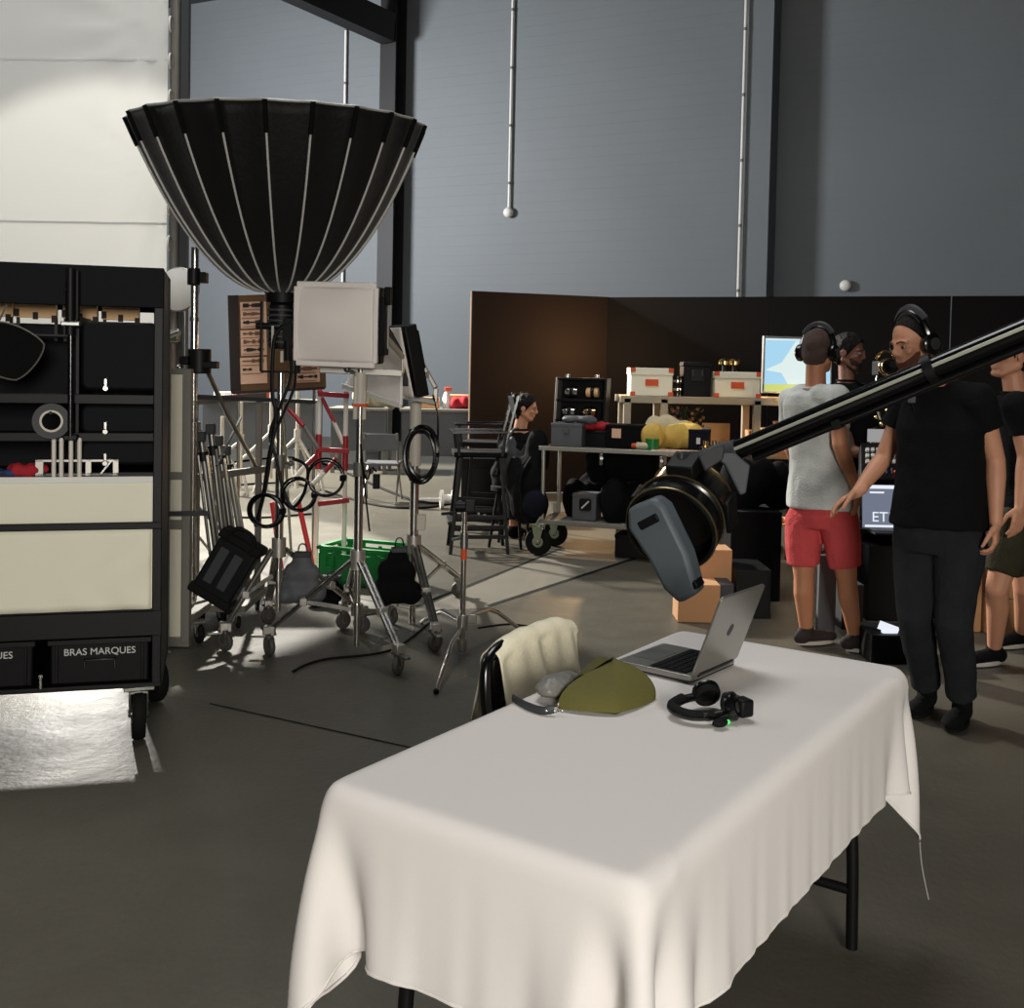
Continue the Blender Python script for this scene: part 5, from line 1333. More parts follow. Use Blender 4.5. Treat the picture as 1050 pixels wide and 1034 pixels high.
part(MB().cyl(q, q + V((0, 0, .02)), .05), 'base', 'black_metal', t); part(MB().tube(bez([q + V((0, 0, .02)), q + V((.0, 0, .2)), q + V((-.02, -.01, .33)), q + V((-.08, -.03, .36))], 8), .006, 8), 'stem', 'black_metal', t); part(MB().lathe([(.012, 0), (.035, -.05), (.03, -.05), (.008, -.005)], q + V((-.09, -.035, .37)), (.4, .2, 1), 16), 'shade', 'black_metal', t)
# boards stacked on the shelves beside the grey-shirted man
for k, (u, z_, lab) in enumerate(((800, .55, 'on the upper low shelf of the rack'), (790, .25, 'on the lowest rack shelf'), (815, zs1, 'on the middle rack shelf'), (805, zs2, 'at the right end of the rack work shelf'))):
    for j, w_ in enumerate(('bottom', 'middle', 'top')):
        q = V((sr(u, 480).x + .012 * math.sin(j * 5 + k), D + .15 + .01 * math.cos(j * 3), z_ + .012 + j * .024))
        solo(MB().box(q, (.26, .2, .022), rz=.2 * math.sin(j * 7 + k)), 'card_board', 'peach_paper', 'pale card, ' + w_ + ' of a short stack ' + lab, 'card', q, 'cards stacked on the rack', bevel=.003)
# monitor
D = 8.6
a, b, c_, d_ = P(783, 403, D), P(853, 405, D + .15), P(853, 346, D + .15), P(782, 345, D)
cc = (a + b + c_ + d_) / 4; x = ((b + c_) - (a + d_)).normalized(); z = V((0, 0, 1)); n_ = V((x.y, -x.x, 0)).normalized(); wd = ((b + c_) - (a + d_)).length / 2; hh = ((d_ - a).z + (c_ - b).z) / 2
t = thing('monitor', 'lit computer monitor behind the man in the grey shirt', 'monitor', (cc.x, cc.y, cc.z - hh / 2))
MON = cc.copy()
part(MB().box(cc - n_ * .015, (wd, .03, hh), (x, n_, z)), 'casing', 'alu', t, bevel=.005)
part(MB().box(cc + n_ * .002, (wd - .03, .006, hh - .035), (x, n_, z)), 'screen', 'screen_blue', t)
W2, H2 = wd - .03, hh - .035
def sp(a_, b_): return cc + n_ * .0065 + x * a_ * W2 / 2 + z * b_ * H2 / 2
o = part(MB().box(sp(0, -.86), (W2, .002, H2 * .13), (x, n_, z)), 'screen_strip', 'screen_lime', t)
part(MB().add([sp(-1, -.2), sp(-.5, .1), sp(-.1, .9), sp(.5, .95), sp(.9, .2), sp(.6, -.1), sp(.2, -.72), sp(-.3, -.72), sp(-.5, -.3)], [(0, 1, 8), (1, 2, 3, 5, 6, 7, 8), (3, 4, 5)]).box(sp(0, .96), (W2, .002, .012), (x, n_, z)), 'screen_drawing', 'screen_pale', t)
part(MB().box(cc - n_ * .06 - z * (hh / 2 + .01), (.05, .05, .3), (x, n_, z)).box(cc - n_ * .05 - z * (hh / 2 + .3), (.25, .2, .02), (x, n_, z)).cyl(cc - n_ * .06 - z * (hh / 2 + .3), V((cc.x, cc.y, 0)) - n_ * .06, .03), 'stand', 'black_metal', t)
# ================================================================== PEOPLE
ZU = V((0, 0, 1))
def nz(v): return V(v).normalized()
def hand(mb, wr, d, pn, th, k=1.0, curl=.5, spread=.0):
    """palm, four unequal bent fingers and a thumb; d along the hand, pn palm normal, th towards the thumb side"""
    d = nz(d); th = nz(V(th) - d * V(th).dot(d)); pn = nz(pn - d * V(pn).dot(d) - th * V(pn).dot(th))
    for i, (o_, L) in enumerate(((.030, .072), (.010, .080), (-.010, .074), (-.028, .058))):
        kn = wr + d * (.088 - .006 * abs(i - 1)) * k + th * o_ * k
        mb.rc(wr + th * o_ * .55 * k + d * .012, kn, .0150 * k, .0125 * k, 8)
        a1, a2, a3 = curl * .55, curl * 1.35, curl * 2.0
        p = kn; 
        for L_, a_, r_ in ((.46, a1, .0105), (.30, a2, .0095), (.24, a3, .0085)):
            q = p + (d * math.cos(a_) + pn * math.sin(a_) + th * spread * (1.5 - i)) * L * L_ * k
            mb.rc(p, q, r_ * k, r_ * .93 * k, 8); p = q
    b = wr + d * .022 * k + th * .026 * k
    m_ = b + (d * .62 + th * .62 + pn * .35) * .046 * k; e = m_ + (d * .88 + th * .18 + pn * .42) * .034 * k; t = e + (d * .9 + pn * .5) * .024 * k
    mb.rc(b, m_, .0155 * k, .0125 * k, 8); mb.rc(m_, e, .0115 * k, .0105 * k, 8); mb.rc(e, t, .010 * k, .0085 * k, 8)
    mb.rc(wr - d * .03, wr + d * .02, .024 * k, .022 * k, 10)


def head_geo(mb, c, f, u, k=1.0):
    r = f.cross(u).normalized()
    def q(a, b, z): return c + (r * a + f * b + u * z) * k
    mb.ell(q(0, -.012, .035), (r * .074 * k, f * .094 * k, u * .088 * k))
    mb.ell(q(0, .022, -.032), (r * .060 * k, f * .066 * k, u * .080 * k))
    mb.ell(q(0, .050, -.088), (r * .032 * k, f * .030 * k, u * .024 * k))
    for s_ in (-1, 1):
        mb.rc(q(s_ * .058, -.01, -.045), q(s_ * .028, .055, -.088), .026 * k, .020 * k, 8)       # jaw
        mb.ell(q(s_ * .040, .062, -.018), (r * .022 * k, f * .018 * k, u * .018 * k))             # cheekbone
        mb.rc(q(s_ * .012, .084, .026), q(s_ * .046, .070, .024), .010 * k, .008 * k, 8)          # brow
        mb.ell(q(s_ * .078, -.012, -.008), (r * .010 * k, (f * .7 + u * .2) * .022 * k, u * .032 * k))     # ear
        mb.torus(q(s_ * .083, -.014, -.004), r, .020 * k, .005 * k, 14, 6)
    mb.rc(q(0, .086, .020), q(0, .101, -.020), .009 * k, .012 * k, 8)
    mb.rc(q(-.012, .093, -.026), q(.012, .093, -.026), .009 * k, .009 * k, 8)
    mb.rc(q(-.018, .080, -.052), q(.018, .080, -.052), .0085 * k, .0085 * k, 8)
    mb.rc(q(-.016, .079, -.063), q(.016, .079, -.063), .0085 * k, .0085 * k, 8)
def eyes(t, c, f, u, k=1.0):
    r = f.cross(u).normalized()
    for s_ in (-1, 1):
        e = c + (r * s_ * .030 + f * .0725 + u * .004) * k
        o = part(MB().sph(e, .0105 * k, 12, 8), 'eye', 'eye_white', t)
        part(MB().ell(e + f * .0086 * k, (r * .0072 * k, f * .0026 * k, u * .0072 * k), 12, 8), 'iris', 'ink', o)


def person(label, base, J, f, fh, uh, skin, hair='hair_dark', hair_cut=.0, top=None, bottom=None, shoes=None, K=1.0, beard=None, bulk=1.0, curlL=.5, curlR=.5, hdL=None, hdR=None, sleeve=.62, legend='long', footL=None, footR=None, tuck=.0, group=None, seated=False, hairline=.055, brow=True):
    f = nz(f); fh = nz(fh); uh = nz(V(uh) - fh * V(uh).dot(fh)); r = f.cross(ZU).normalized()
    t = thing('person', label, 'person', base, group)
    J = {k: V(v) for k, v in J.items()}
    pel, nk, hd = J['pel'], J['nk'], J['hd']; ch = J.get('ch', pel.lerp(nk, .62)); wa = pel.lerp(ch, .5)
    b = bulk
    def loft(mb, rings):
        pts = [q[0] for q in rings]; n_ = 20; vs, fs = [], []
        for c, a, d in rings:
            for k in range(n_):
                an = 2 * PI * k / n_; ca, sa = math.cos(an), math.sin(an)
                vs.append(c + r * a * (abs(ca) ** .8) * (1 if ca > 0 else -1) + f * d * (abs(sa) ** .9) * (1 if sa > 0 else -1))
        for i in range(len(rings) - 1):
            for k in range(n_): fs.append((i * n_ + k, i * n_ + (k + 1) % n_, (i + 1) * n_ + (k + 1) % n_, (i + 1) * n_ + k))
        fs.append(tuple(range(n_))); fs.append(tuple((len(rings) - 1) * n_ + k for k in range(n_)))
        mb.add(vs, fs)
    shm = (J['shL'] + J['shR']) / 2
    upv = (nk - pel).normalized()
    # ---- body, one continuous surface
    mb = MB()
    loft(mb, [(pel - upv * .10, .13, .09), (pel, .155 * b, .105 * b), (wa, .135 * b, .095 * b), (ch, .158 * b, .108 * b), (shm - upv * .03, .16, .085), (nk, .07, .062)])
    mb.rc(nk - upv * .03, hd - uh * .06 - fh * .02, .058, .054, 12)
    for s in 'LR':
        sh, el, wr = J['sh' + s], J['el' + s], J['wr' + s]
        mb.rc(shm + (sh - shm) * .4, sh, .065, .056, 12); mb.rc(sh, el, .050 * b, .040, 12)
        m_ = el.lerp(wr, .28); mb.rc(el, m_, .040, .042, 12); mb.rc(m_, wr, .042, .027, 12)
        hdv = (hdL if s == 'L' else hdR) or ((wr - el).normalized(), -r if s == 'R' else r, f)
        hand(mb, wr, hdv[0], hdv[1], hdv[2], K, curlL if s == 'L' else curlR)
        hp, kn, an = J['hp' + s], J['kn' + s], J['an' + s]
        mb.rc(pel.lerp(hp, .6), hp, .09, .092, 12); mb.rc(hp, kn, .088 * b, .056, 14); 
        cf = kn.lerp(an, .30) - (f if not seated else V((0, 0, 0))) * .012
        mb.rc(kn, cf, .055, .056, 12); mb.rc(cf, an, .056, .036, 12)
        fd = nz((footL if s == 'L' else footR) or (f.x, f.y, 0))
        mb.rc(an + V((0, 0, -.01)), an + V((0, 0, -.045)) - fd * .03, .036, .032, 10); mb.rc(an - V((0, 0, .05)), an + fd * .13 - V((0, 0, .058)), .032, .026, 10)
    head_geo(mb, hd, fh, uh, K)
    remesh_part(mb, 'body', skin, t, .0065, 3)
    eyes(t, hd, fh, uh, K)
    rh = fh.cross(uh).normalized()
    if hair:
        mb = MB(); hk = 1.06 + hair_cut
        mb.ell(hd + (uh * .036 - fh * .014) * K, (rh * .074 * K * hk, fh * .094 * K * hk, uh * .089 * K * hk), 24, 18)
        mb.ell(hd + (uh * -.01 - fh * .04) * K, (rh * .072 * K * hk, fh * .060 * K * hk, uh * .075 * K * hk), 20, 14)
        remesh_part(mb, 'hair', hair, t, .006, 2, .004 if hair_cut < .05 else .009, 25, cuts=[(hd + (fh * hairline + uh * .052) * K, (fh * .85 - uh * .52)), (hd + (fh * .012 - uh * .01) * K, nz(fh * .8 - uh * .6)), (hd - uh * .085 * K, -uh)])
    if brow:
        for s_ in (-1, 1): part(MB().tube(bez([hd + (rh * s_ * .014 + fh * .0915 + uh * .025) * K, hd + (rh * s_ * .030 + fh * .0875 + uh * .030) * K, hd + (rh * s_ * .048 + fh * .077 + uh * .024) * K], 4), .0042 * K, 6), 'eyebrow', beard or hair, t)
    if beard:
        mb = MB()
        mb.ell(hd + (fh * .026 - uh * .052) * K, (rh * .063 * K, fh * .070 * K, uh * .072 * K), 20, 14)
        mb.ell(hd + (fh * .055 - uh * .098) * K, (rh * .038 * K, fh * .036 * K, uh * .032 * K))
        for s_ in (-1, 1): mb.rc(hd + (rh * s_ * .012 + fh * .088 - uh * .042) * K, hd + (rh * s_ * .034 + fh * .074 - uh * .055) * K, .008 * K, .007 * K, 8)
        remesh_part(mb, 'beard', beard, t, .005, 2, .003, 40, cuts=[(hd - uh * .050 * K + fh * .070 * K, nz(uh + fh * .75)), (hd - fh * .012 * K, -fh)])
    # ---- clothes
    if bottom:
        mb = MB(); mt, hem, w_ = bottom
        loft(mb, [(pel - upv * .13, .15 * b, .11 * b), (pel - upv * .06, .172 * b, .125 * b), (pel + upv * .0, .166 * b, .118 * b), (pel + upv * .05, .150 * b, .105 * b)])
        for s in 'LR':
            hp, kn, an = J['hp' + s], J['kn' + s], J['an' + s]
            mb.rc(pel.lerp(hp, .5), hp, .105 * b, .105 * b, 14)
            if hem <= 1.0:
                mb.tube([hp, hp.lerp(kn, hem * .5), hp.lerp(kn, hem)], [.104 * b, .092 * b * w_, .082 * b * w_], 16)
            else:
                e = kn.lerp(an, hem - 1)
                mb.rc(hp, kn, .104 * b, .074 * w_, 16); mb.tube([kn, kn.lerp(e, .5), e], [.074 * w_, .068 * w_, .060 * w_], 16)
        remesh_part(mb, 'shorts' if hem <= 1.0 else 'trousers', mt, t, .008, 4, .007, 11)
        part(MB().tube([pel + upv * .045 + (r * math.cos(a) * .150 * b + f * math.sin(a) * .105 * b) for a in np.linspace(0, 2 * PI, 24)[:-1]], .014, 6, closed=True), 'waistband', mt, t)
    if top:
        mb = MB(); g = .018; hemz = pel + upv * top[1]
        loft(mb, [(hemz, .186 * b, .140 * b), (hemz + upv * .06, .182 * b, .137 * b), (wa + upv * .04, .162 * b, .122 * b), (ch, .174 * b, .126 * b), (shm - upv * .035, .172, .102), (shm + upv * .018, .14, .088), (nk - upv * .01, .075, .07)])
        for s in 'LR':
            sh, el, wr = J['sh' + s], J['el' + s], J['wr' + s]
            mb.rc(shm + (sh - shm) * .35 + upv * .004, sh, .078, .070, 14)
            if sleeve <= 1: mb.tube([sh, sh.lerp(el, sleeve * .5), sh.lerp(el, sleeve)], [.070 * b, .066 * b, .064 * b], 16)
            else: mb.rc(sh, el, .066, .056, 14); mb.tube([el, wr], [.056, .042], 14)
        remesh_part(mb, top[2] if len(top) > 2 else 'tee_shirt', top[0], t, .008, 4, .011, 8)
        part(MB().tube([nk + upv * .004 + (r * math.cos(a) * .070 + f * math.sin(a) * .066) for a in np.linspace(0, 2 * PI, 24)[:-1]], .010, 6, closed=True), 'collar', top[0], t)
    if shoes:
        for s in 'LR':
            an = J['an' + s]; fd = nz((footL if s == 'L' else footR) or (f.x, f.y, 0)); sd = fd.cross(ZU)
            g = V((an.x, an.y, an.z - .085)); mb = MB()
            mb.ell(g + fd * .125 + V((0, 0, .036)), (fd * .085, sd * .046, V((0, 0, .034)))); mb.ell(g - fd * .02 + V((0, 0, .045)), (fd * .06, sd * .038, V((0, 0, .045))))
            mb.rc(g + V((0, 0, .05)), g + fd * .11 + V((0, 0, .038)), .040, .038, 12); mb.tube([g + V((0, 0, .04)), g + V((0, 0, .10))], [.045, .043], 14)
            o = remesh_part(mb, 'shoe', shoes[0], t, .007, 3, cuts=[(g + V((0, 0, .014)), (0, 0, -1))])
            pts = [(math.cos(a) * (.118 if math.cos(a) > 0 else .115) + .068 * 1.0, math.sin(a) * (.046 + .006 * math.cos(a))) for a in np.linspace(0, 2 * PI, 29)[:-1]]
            part(MB().prism(pts, g + V((0, 0, .012)), fd, -sd, .022), 'sole', shoes[1], o, bevel=.004)
    return t
def headset(label, hd, fh, uh, K=1.0, mt='black_gloss', big=1.0, boom=0):
    fh = nz(fh); uh = nz(V(uh) - fh * V(uh).dot(fh)); r = fh.cross(uh).normalized()
    c = hd - fh * .012 * K
    t = thing('headset', label, 'headphones', c, None)
    x = r; pts = [c + (r * math.cos(a) * .098 + uh * (.012 + math.sin(a) * .128)) * K for a in np.linspace(.0, PI, 25)]
    part(MB().tube(pts, .010 * big, 8, ratio=1.6), 'headband', mt, t)
    part(MB().tube([p + uh * .006 for p in pts[5:20]], .012 * big, 8, ratio=1.8), 'band_pad', 'dark_grey', t)
    for s_ in (-1, 1):
        e = c + (r * s_ * .098 - uh * .006) * K
        o = part(MB().lathe([(.0, -.016), (.042, -.016), (.048, -.004), (.046, .010), (.036, .018), (.0, .020)], e, r * s_, 22), 'ear_cup', mt, t)
        part(MB().lathe([(.022, .019), (.026, .024), (.012, .025), (.0, .024)], e, r * s_, 16), 'cup_cap', 'steel', o)
    if boom:
        e = c + (r * boom * .10 - uh * .02) * K
        part(MB().tube(bez([e, e + (fh * .06 - uh * .05) * K, e + (fh * .11 - uh * .06 - r * boom * .04) * K], 6), .004, 6), 'mic_boom', mt, t)
    return t

# ---- man in grey shirt and red shorts, seen from behind
D = 5.86
aL, aR = G(826, 662), G(876, 669)
f = nz((.62, .78, 0)); r_ = f.cross(ZU)
J = dict(pel=P(842, 517, D), nk=P(836, 399, D), hd=P(839, 361, D), shL=P(811, 411, D + .12), shR=P(858, 408, D - .14), elL=P(812, 462, D + .20), elR=P(861, 456, D - .22), wrL=P(832, 500, D + .28), wrR=P(878, 502, D - .16),
         hpL=P(824, 535, D + .06), hpR=P(861, 535, D - .06), knL=P(824, 590, D + .06), knR=P(868, 592, D - .06), anL=aL + V((0, 0, .09)), anR=aR + V((0, 0, .09)))
HG = (J['hd'], nz((.66, .72, -.05)))
person('man in pale grey tee and red shorts seen from behind, headphones on', (J['pel'].x, D, 0), J, f, HG[1], ZU, 'skin_tan', 'hair_short', -.02, ('tee_grey', -.02), ('shorts_red', .80, 1.10), ('shoe', 'shoe_sole'), 1.0,
       hdR=(V((.1, .1, -1)), V((-.9, .3, 0)), V((.5, .8, 0))), footL=(.85, .35, 0), footR=(.8, -.1, 0), curlR=.45, sleeve=.66)
headset('black headphones worn by the man in the grey tee', HG[0], HG[1], ZU, 1.0)

# ---- bearded man in black behind him
D = 7.75
f = nz((.80, -.50, 0)); hd_ = P(871, 362, D)
J = dict(pel=P(876, 505, D), nk=P(868, 391, D), hd=hd_, shL=P(884, 402, D + .14), shR=P(856, 404, D - .16), elL=P(896, 455, D + .12), elR=P(872, 462, D - .22), wrL=P(908, 462, D - .12), wrR=P(900, 470, D - .32),
         hpL=P(884, 515, D + .07), hpR=P(870, 515, D - .07), knL=P(888, 570, D + .1), knR=P(876, 572, D - .05), anL=V((P(884, 500, D).x, D + .1, .09)), anR=V((P(868, 500, D).x, D - .08, .09)))
person('bearded dark-haired man in black standing behind the man in grey tee', (J['pel'].x, D, 0), J, f, (.80, -.56, -.1), ZU, 'skin_dark', 'hair_dark', .10, ('tee_black', -.05), ('jeans', 1.9, 1.0), ('black_fabric', 'rubber'), 1.09, beard='beard_dark', sleeve=.7)
fh = nz((.80, -.56, -.1)); uh = nz(ZU - fh * ZU.dot(fh)); rh = fh.cross(uh)
t = thing('spectacles', 'thin wire spectacles on the bearded dark-haired man', 'spectacles', hd_ + fh * .09)
for s_ in (-1, 1):
    o = part(MB().torus(hd_ + rh * s_ * .031 + fh * .096 + uh * .004, fh, .021, .0018, 22, 6), 'rim', 'steel', t)
    part(MB().tube([hd_ + rh * s_ * .052 + fh * .095 + uh * .006, hd_ + rh * s_ * .082 + fh * .0 + uh * .01], .0016, 6), 'temple', 'steel', t)
part(MB().tube([hd_ - rh * .01 + fh * .104 + uh * .008, hd_ + rh * .01 + fh * .104 + uh * .008], .0016, 6), 'bridge', 'steel', t)

# ---- big man in black tee and dark jeans
D = 4.66
f = nz((-.62, -.78, 0)); hd_ = P(936, 353, D - .02)
fh = nz((-.91, -.34, -.27)); uh = nz((-.08, 0, 1))
J = dict(pel=P(962, 535, D), nk=P(960, 392, D + .02), hd=hd_, ch=P(966, 440, D), shL=P(1003, 409, D - .12), shR=P(933, 408, D + .14), elL=P(1021, 472, D - .10), elR=P(906, 470, D + .22), wrL=P(1021, 536, D - .16), wrR=P(879, 505, D + .12),
         hpL=P(983, 556, D - .06), hpR=P(942, 556, D + .07), knL=P(978, 638, D - .10), knR=P(938, 632, D + .02), anL=G(986, 742) + V((0, 0, .09)), anR=G(950, 728) + V((0, 0, .09)))
person('tall bearded man in black tee and dark jeans reaching out to the left', (J['pel'].x, D, 0), J, f, fh, uh, 'skin', 'hair_dark', -.02, ('tee_black', -.02), ('jeans', 1.92, 1.06), ('black_fabric', 'rubber'), 1.0, beard='beard', bulk=1.12, hairline=.026,
       hdR=(V((-.75, .05, -.5)), V((.2, -.4, -.8)), V((-.3, -.8, .3))), hdL=(V((-.02, -.1, -1)), V((-.8, .5, 0)), V((-.5, -.8, 0))), curlR=.4, curlL=.8, sleeve=.5)
headset('black headset with silver caps worn by the tall man in black tee', hd_, fh, uh, 1.02, 'black_gloss', 1.2, 0)
t = thing('clip_mic', 'small grey radio clip pinned to the tall man\'s black tee', 'clip', P(935, 412, D - .12))
c = P(935, 408, D - .035)
part(MB().box(c, (.03, .02, .045)), 'body', 'mid_grey', t, bevel=.004); part(MB().tube([c, c + V((.02, 0, -.08)), c + V((.04, .02, -.16))], .003, 6), 'wire', 'black_gloss', t)

# ---- person in a cap at the right edge
D = 5.5
f = nz((-.92, -.30, 0)); hd_ = P(1035, 366, D); fh = nz((-.97, -.18, .08))
J = dict(pel=P(1046, 527, D), nk=P(1042, 404, D), hd=hd_, shL=P(1042, 417, D - .20), shR=P(1046, 417, D + .20), elL=P(1052, 468, D - .22), elR=P(1050, 468, D + .22), wrL=P(1046, 520, D - .26), wrR=P(1036, 515, D + .2),
         hpL=P(1040, 540, D - .09), hpR=P(1048, 540, D + .10), knL=P(1022, 604, D - .10), knR=P(1050, 602, D + .14), anL=G(1019, 682) + V((0, 0, .09)), anR=G(1047, 664) + V((0, 0, .09)))
person('person in dark cap, black tee and olive shorts at the right photo edge', (J['pel'].x, D, 0), J, f, fh, ZU, 'skin', 'hair_dark', -.02, ('tee_black', -.12), ('olive_shorts', .74, 1.15), ('black_fabric', 'shoe_sole'), 1.0, sleeve=.6)
uh = nz(ZU - fh * ZU.dot(fh)); rh = fh.cross(uh)
t = thing('cap', 'dark baseball cap worn by the person at the right photo edge', 'cap', hd_ + uh * .08)
remesh_part(MB().ell(hd_ + uh * .045 - fh * .012, (rh * .085, fh * .104, uh * .098), 24, 16), 'crown', 'jet_fabric', t, .006, 2, cuts=[(hd_ + uh * .045, nz(-uh - fh * .12))])
part(MB().sheet(lambda a, b: hd_ + uh * (.055 - .02 * b - .02 * (2 * a - 1) ** 2) + fh * (.075 + b * .085 * math.sqrt(max(0, 1 - (2 * a - 1) ** 2 * .8))) + rh * (2 * a - 1) * .075, 14, 6, .004), 'brim', 'jet_fabric', t)
e = hd_ + rh * -.084 + uh * .035 - fh * .02
t = thing('earpiece', 'white earpiece clip beside the ear of the person in a cap', 'earpiece', e)
part(MB().tube([e, e + fh * -.03 + uh * .015, e + fh * -.05], .006, 8), 'hook', 'white_plastic', t); part(MB().sph(e, .009), 'bud', 'white_plastic', t)

# ---- seated woman by the cart table
D = 9.05
f = nz((.45, .90, 0)); hd_ = P(540, 419, D); sz = .52
pel = P(524, 480, D + .1); pel.z = sz + .12
J = dict(pel=pel, nk=P(533, 441, D + .02), hd=hd_, shL=P(518, 452, D + .12), shR=P(548, 452, D - .06), elL=P(514, 478, D + .18), elR=P(554, 480, D + .02), wrL=P(528, 486, D + .34), wrR=P(546, 488, D + .24),
         hpL=pel + V((-.08, .04, -.02)), hpR=pel + V((.09, -.04, -.02)), knL=pel + V((.04, .46, -.02)), knR=pel + V((.20, .40, -.02)), anL=V((pel.x + .03, pel.y + .46, .09)), anR=V((pel.x + .18, pel.y + .42, .09)))
person('seated dark-haired woman in black, in profile between the black chairs and cart table', (pel.x, pel.y, 0), J, f, (.95, -.22, -.16), ZU, 'skin', 'hair_dark', .10, ('tee_black', -.04), ('jeans', 1.85, 1.0), ('black_fabric', 'rubber'), .92, sleeve=1.5, seated=True, bulk=.92)
t = thing('stool', 'low black stool under the seated woman', 'stool', (pel.x, pel.y, 0))
part(MB().cyl((pel.x, pel.y, sz - .05), (pel.x, pel.y, sz), .17, 24), 'seat', 'black_fabric', t, bevel=.01)
for a in range(4):
    d = V((math.cos(a * PI / 2 + .5), math.sin(a * PI / 2 + .5), 0)); part(MB().tube([V((pel.x, pel.y, sz - .05)) + d * .12, V((pel.x, pel.y, .0)) + d * .2], .014, 8), 'leg', 'black_metal', t)
# ================================================================== FOLDING TABLE UNDER A WHITE CLOTH
TH = .745
cA_, cB_, cC_, cD_ = G(308, 811, TH), G(672, 897, TH), G(940, 682, TH), G(688, 645, TH)
tc = (cA_ + cB_ + cC_ + cD_) / 4; tc.z = 0
tx = ((cC_ - cB_) + (cD_ - cA_)); TLEN = tx.length / 2; tx.z = 0; tx.normalize(); ty = V((-tx.y, tx.x, 0)); TWID = (abs((cA_ - cB_).dot(ty)) + abs((cD_ - cC_).dot(ty))) / 2
AX3 = (tx, ty, V((0, 0, 1)))
def tb_(a, b, z): return tc + tx * a + ty * b + V((0, 0, z))
tt = thing('folding_table', 'folding table with black steel legs under the white tablecloth', 'table', tc)
part(MB().prism(rrect(TLEN - .06, TWID - .06, .04), tb_(0, 0, TH - .032), tx, ty, .03), 'tabletop', 'white_plastic', tt, bevel=.006)
for s_ in (-1, 1):
    a = s_ * (TLEN / 2 - .17)
    for q in (-1, 1):
        part(MB().tube(bez([tb_(a - s_ * .02, q * TWID * .20, TH - .05), tb_(a, q * TWID * .30, TH - .20), tb_(a + s_ * .01, q * TWID * .36, .33), tb_(a + s_ * .02, q * TWID * .37, .015)], 8), .0155, 12), 'leg', 'black_metal', tt)
    part(MB().cyl(tb_(a + s_ * .015, -TWID * .365, .17), tb_(a + s_ * .015, TWID * .365, .17), .013, 12), 'leg_stretcher', 'black_metal', tt)
    part(MB().tube([tb_(a, 0, .42), tb_(a * .45, 0, TH - .05)], .010, 8).cyl(tb_(a + s_ * .005, -TWID * .33, .42), tb_(a + s_ * .005, TWID * .33, .42), .010, 10), 'leg_brace', 'black_metal', tt)

# ---- the cloth: a small cloth simulation (deterministic) draped over the table edge
def drape(L, W, o, top, seed=3):
    h = .021
    nx, ny = int(round((L + 2 * o) / h)) + 1, int(round((W + 2 * o) / h)) + 1
    X, Y = np.meshgrid(np.linspace(-L / 2 - o, L / 2 + o, nx), np.linspace(-W / 2 - o, W / 2 + o, ny), indexing='ij')
    rng = np.random.default_rng(seed)
    p = np.stack([X, Y, np.full_like(X, top + .012) + rng.normal(0, .0006, X.shape)], -1)
    # start the overhang already bent down so that it settles quickly
    ox = np.clip(np.abs(X) - L / 2, 0, None); oy = np.clip(np.abs(Y) - W / 2, 0, None)
    rr = np.sqrt(ox ** 2 + oy ** 2); p[..., 2] -= rr * .75
    p[..., 0] -= np.sign(X) * ox * .35; p[..., 1] -= np.sign(Y) * oy * .35
    v = np.zeros_like(p); dt = .012
    hx = X[1, 0] - X[0, 0]; hy = Y[0, 1] - Y[0, 0]; hd = math.hypot(hx, hy)
    def con(a, b, rest, k):
        d = b - a; l = np.linalg.norm(d, axis=-1, keepdims=True) + 1e-9
        c = d * ((l - rest) / l) * (.5 * k)
        a += c; b -= c
    r = .008; hxL, hyW, hz = L / 2 - r, W / 2 - r, .02
    ctr = np.array([0, 0, top - r - hz])
    def collide(q):
        d = q - ctr; e = np.abs(d) - np.array([hxL, hyW, hz]); m = np.maximum(e, 0); ln = np.linalg.norm(m, axis=-1)
        out = (ln < r + .002) & (ln > 1e-9)
        push = np.zeros_like(q); push[out] = (m[out] / ln[out][:, None]) * (r + .002 - ln[out])[:, None] * np.sign(d[out])
        q = q + push
        ins = (e.max(-1) < 0); q[..., 2] = np.where(ins, top + .002, q[..., 2])
        q[..., 2] = np.maximum(q[..., 2], .01)
        return q
    for it in range(230):
        v[..., 2] -= 9.81 * dt; v *= .975
        q = p + v * dt
        for _ in range(11):
            for s in (0, 1):
                con(q[s:-1:2], q[s + 1::2], hx, 1.0); con(q[:, s:-1:2], q[:, s + 1::2], hy, 1.0)
            for s in (0, 1):
                con(q[s:-1:2, :-1], q[s + 1::2, 1:], hd, .35); con(q[s:-1:2, 1:], q[s + 1::2, :-1], hd, .35)
            for s in range(4):
                n1 = (nx - 4 - s) ; 
                con(q[s:-4:5], q[s + 4::5][:q[s:-4:5].shape[0]], hx * 4, .008); con(q[:, s:-4:5], q[:, s + 4::5][:, :q[:, s:-4:5].shape[1]], hy * 4, .008)
            q = collide(q)
        v = (q - p) / dt
        con_ = (np.abs(q[..., 2] - top) < .006) & (np.abs(q[..., 0]) < L / 2) & (np.abs(q[..., 1]) < W / 2)
        v[con_] *= .05
        p = q
    flat_ = (np.abs(p[..., 0]) < L / 2) & (np.abs(p[..., 1]) < W / 2)
    for _ in range(2):
        p[..., 2] = np.where(flat_, np.minimum(p[..., 2], top + .0025), p[..., 2])
        q = p.copy(); q[1:-1] += .25 * (p[2:] + p[:-2] - 2 * p[1:-1]); q[:, 1:-1] += .25 * (p[:, 2:] + p[:, :-2] - 2 * p[:, 1:-1]); p = collide(q)
    return p, nx, ny
OV = .250
pc, nx, ny = drape(TLEN, TWID, OV, TH - .005)
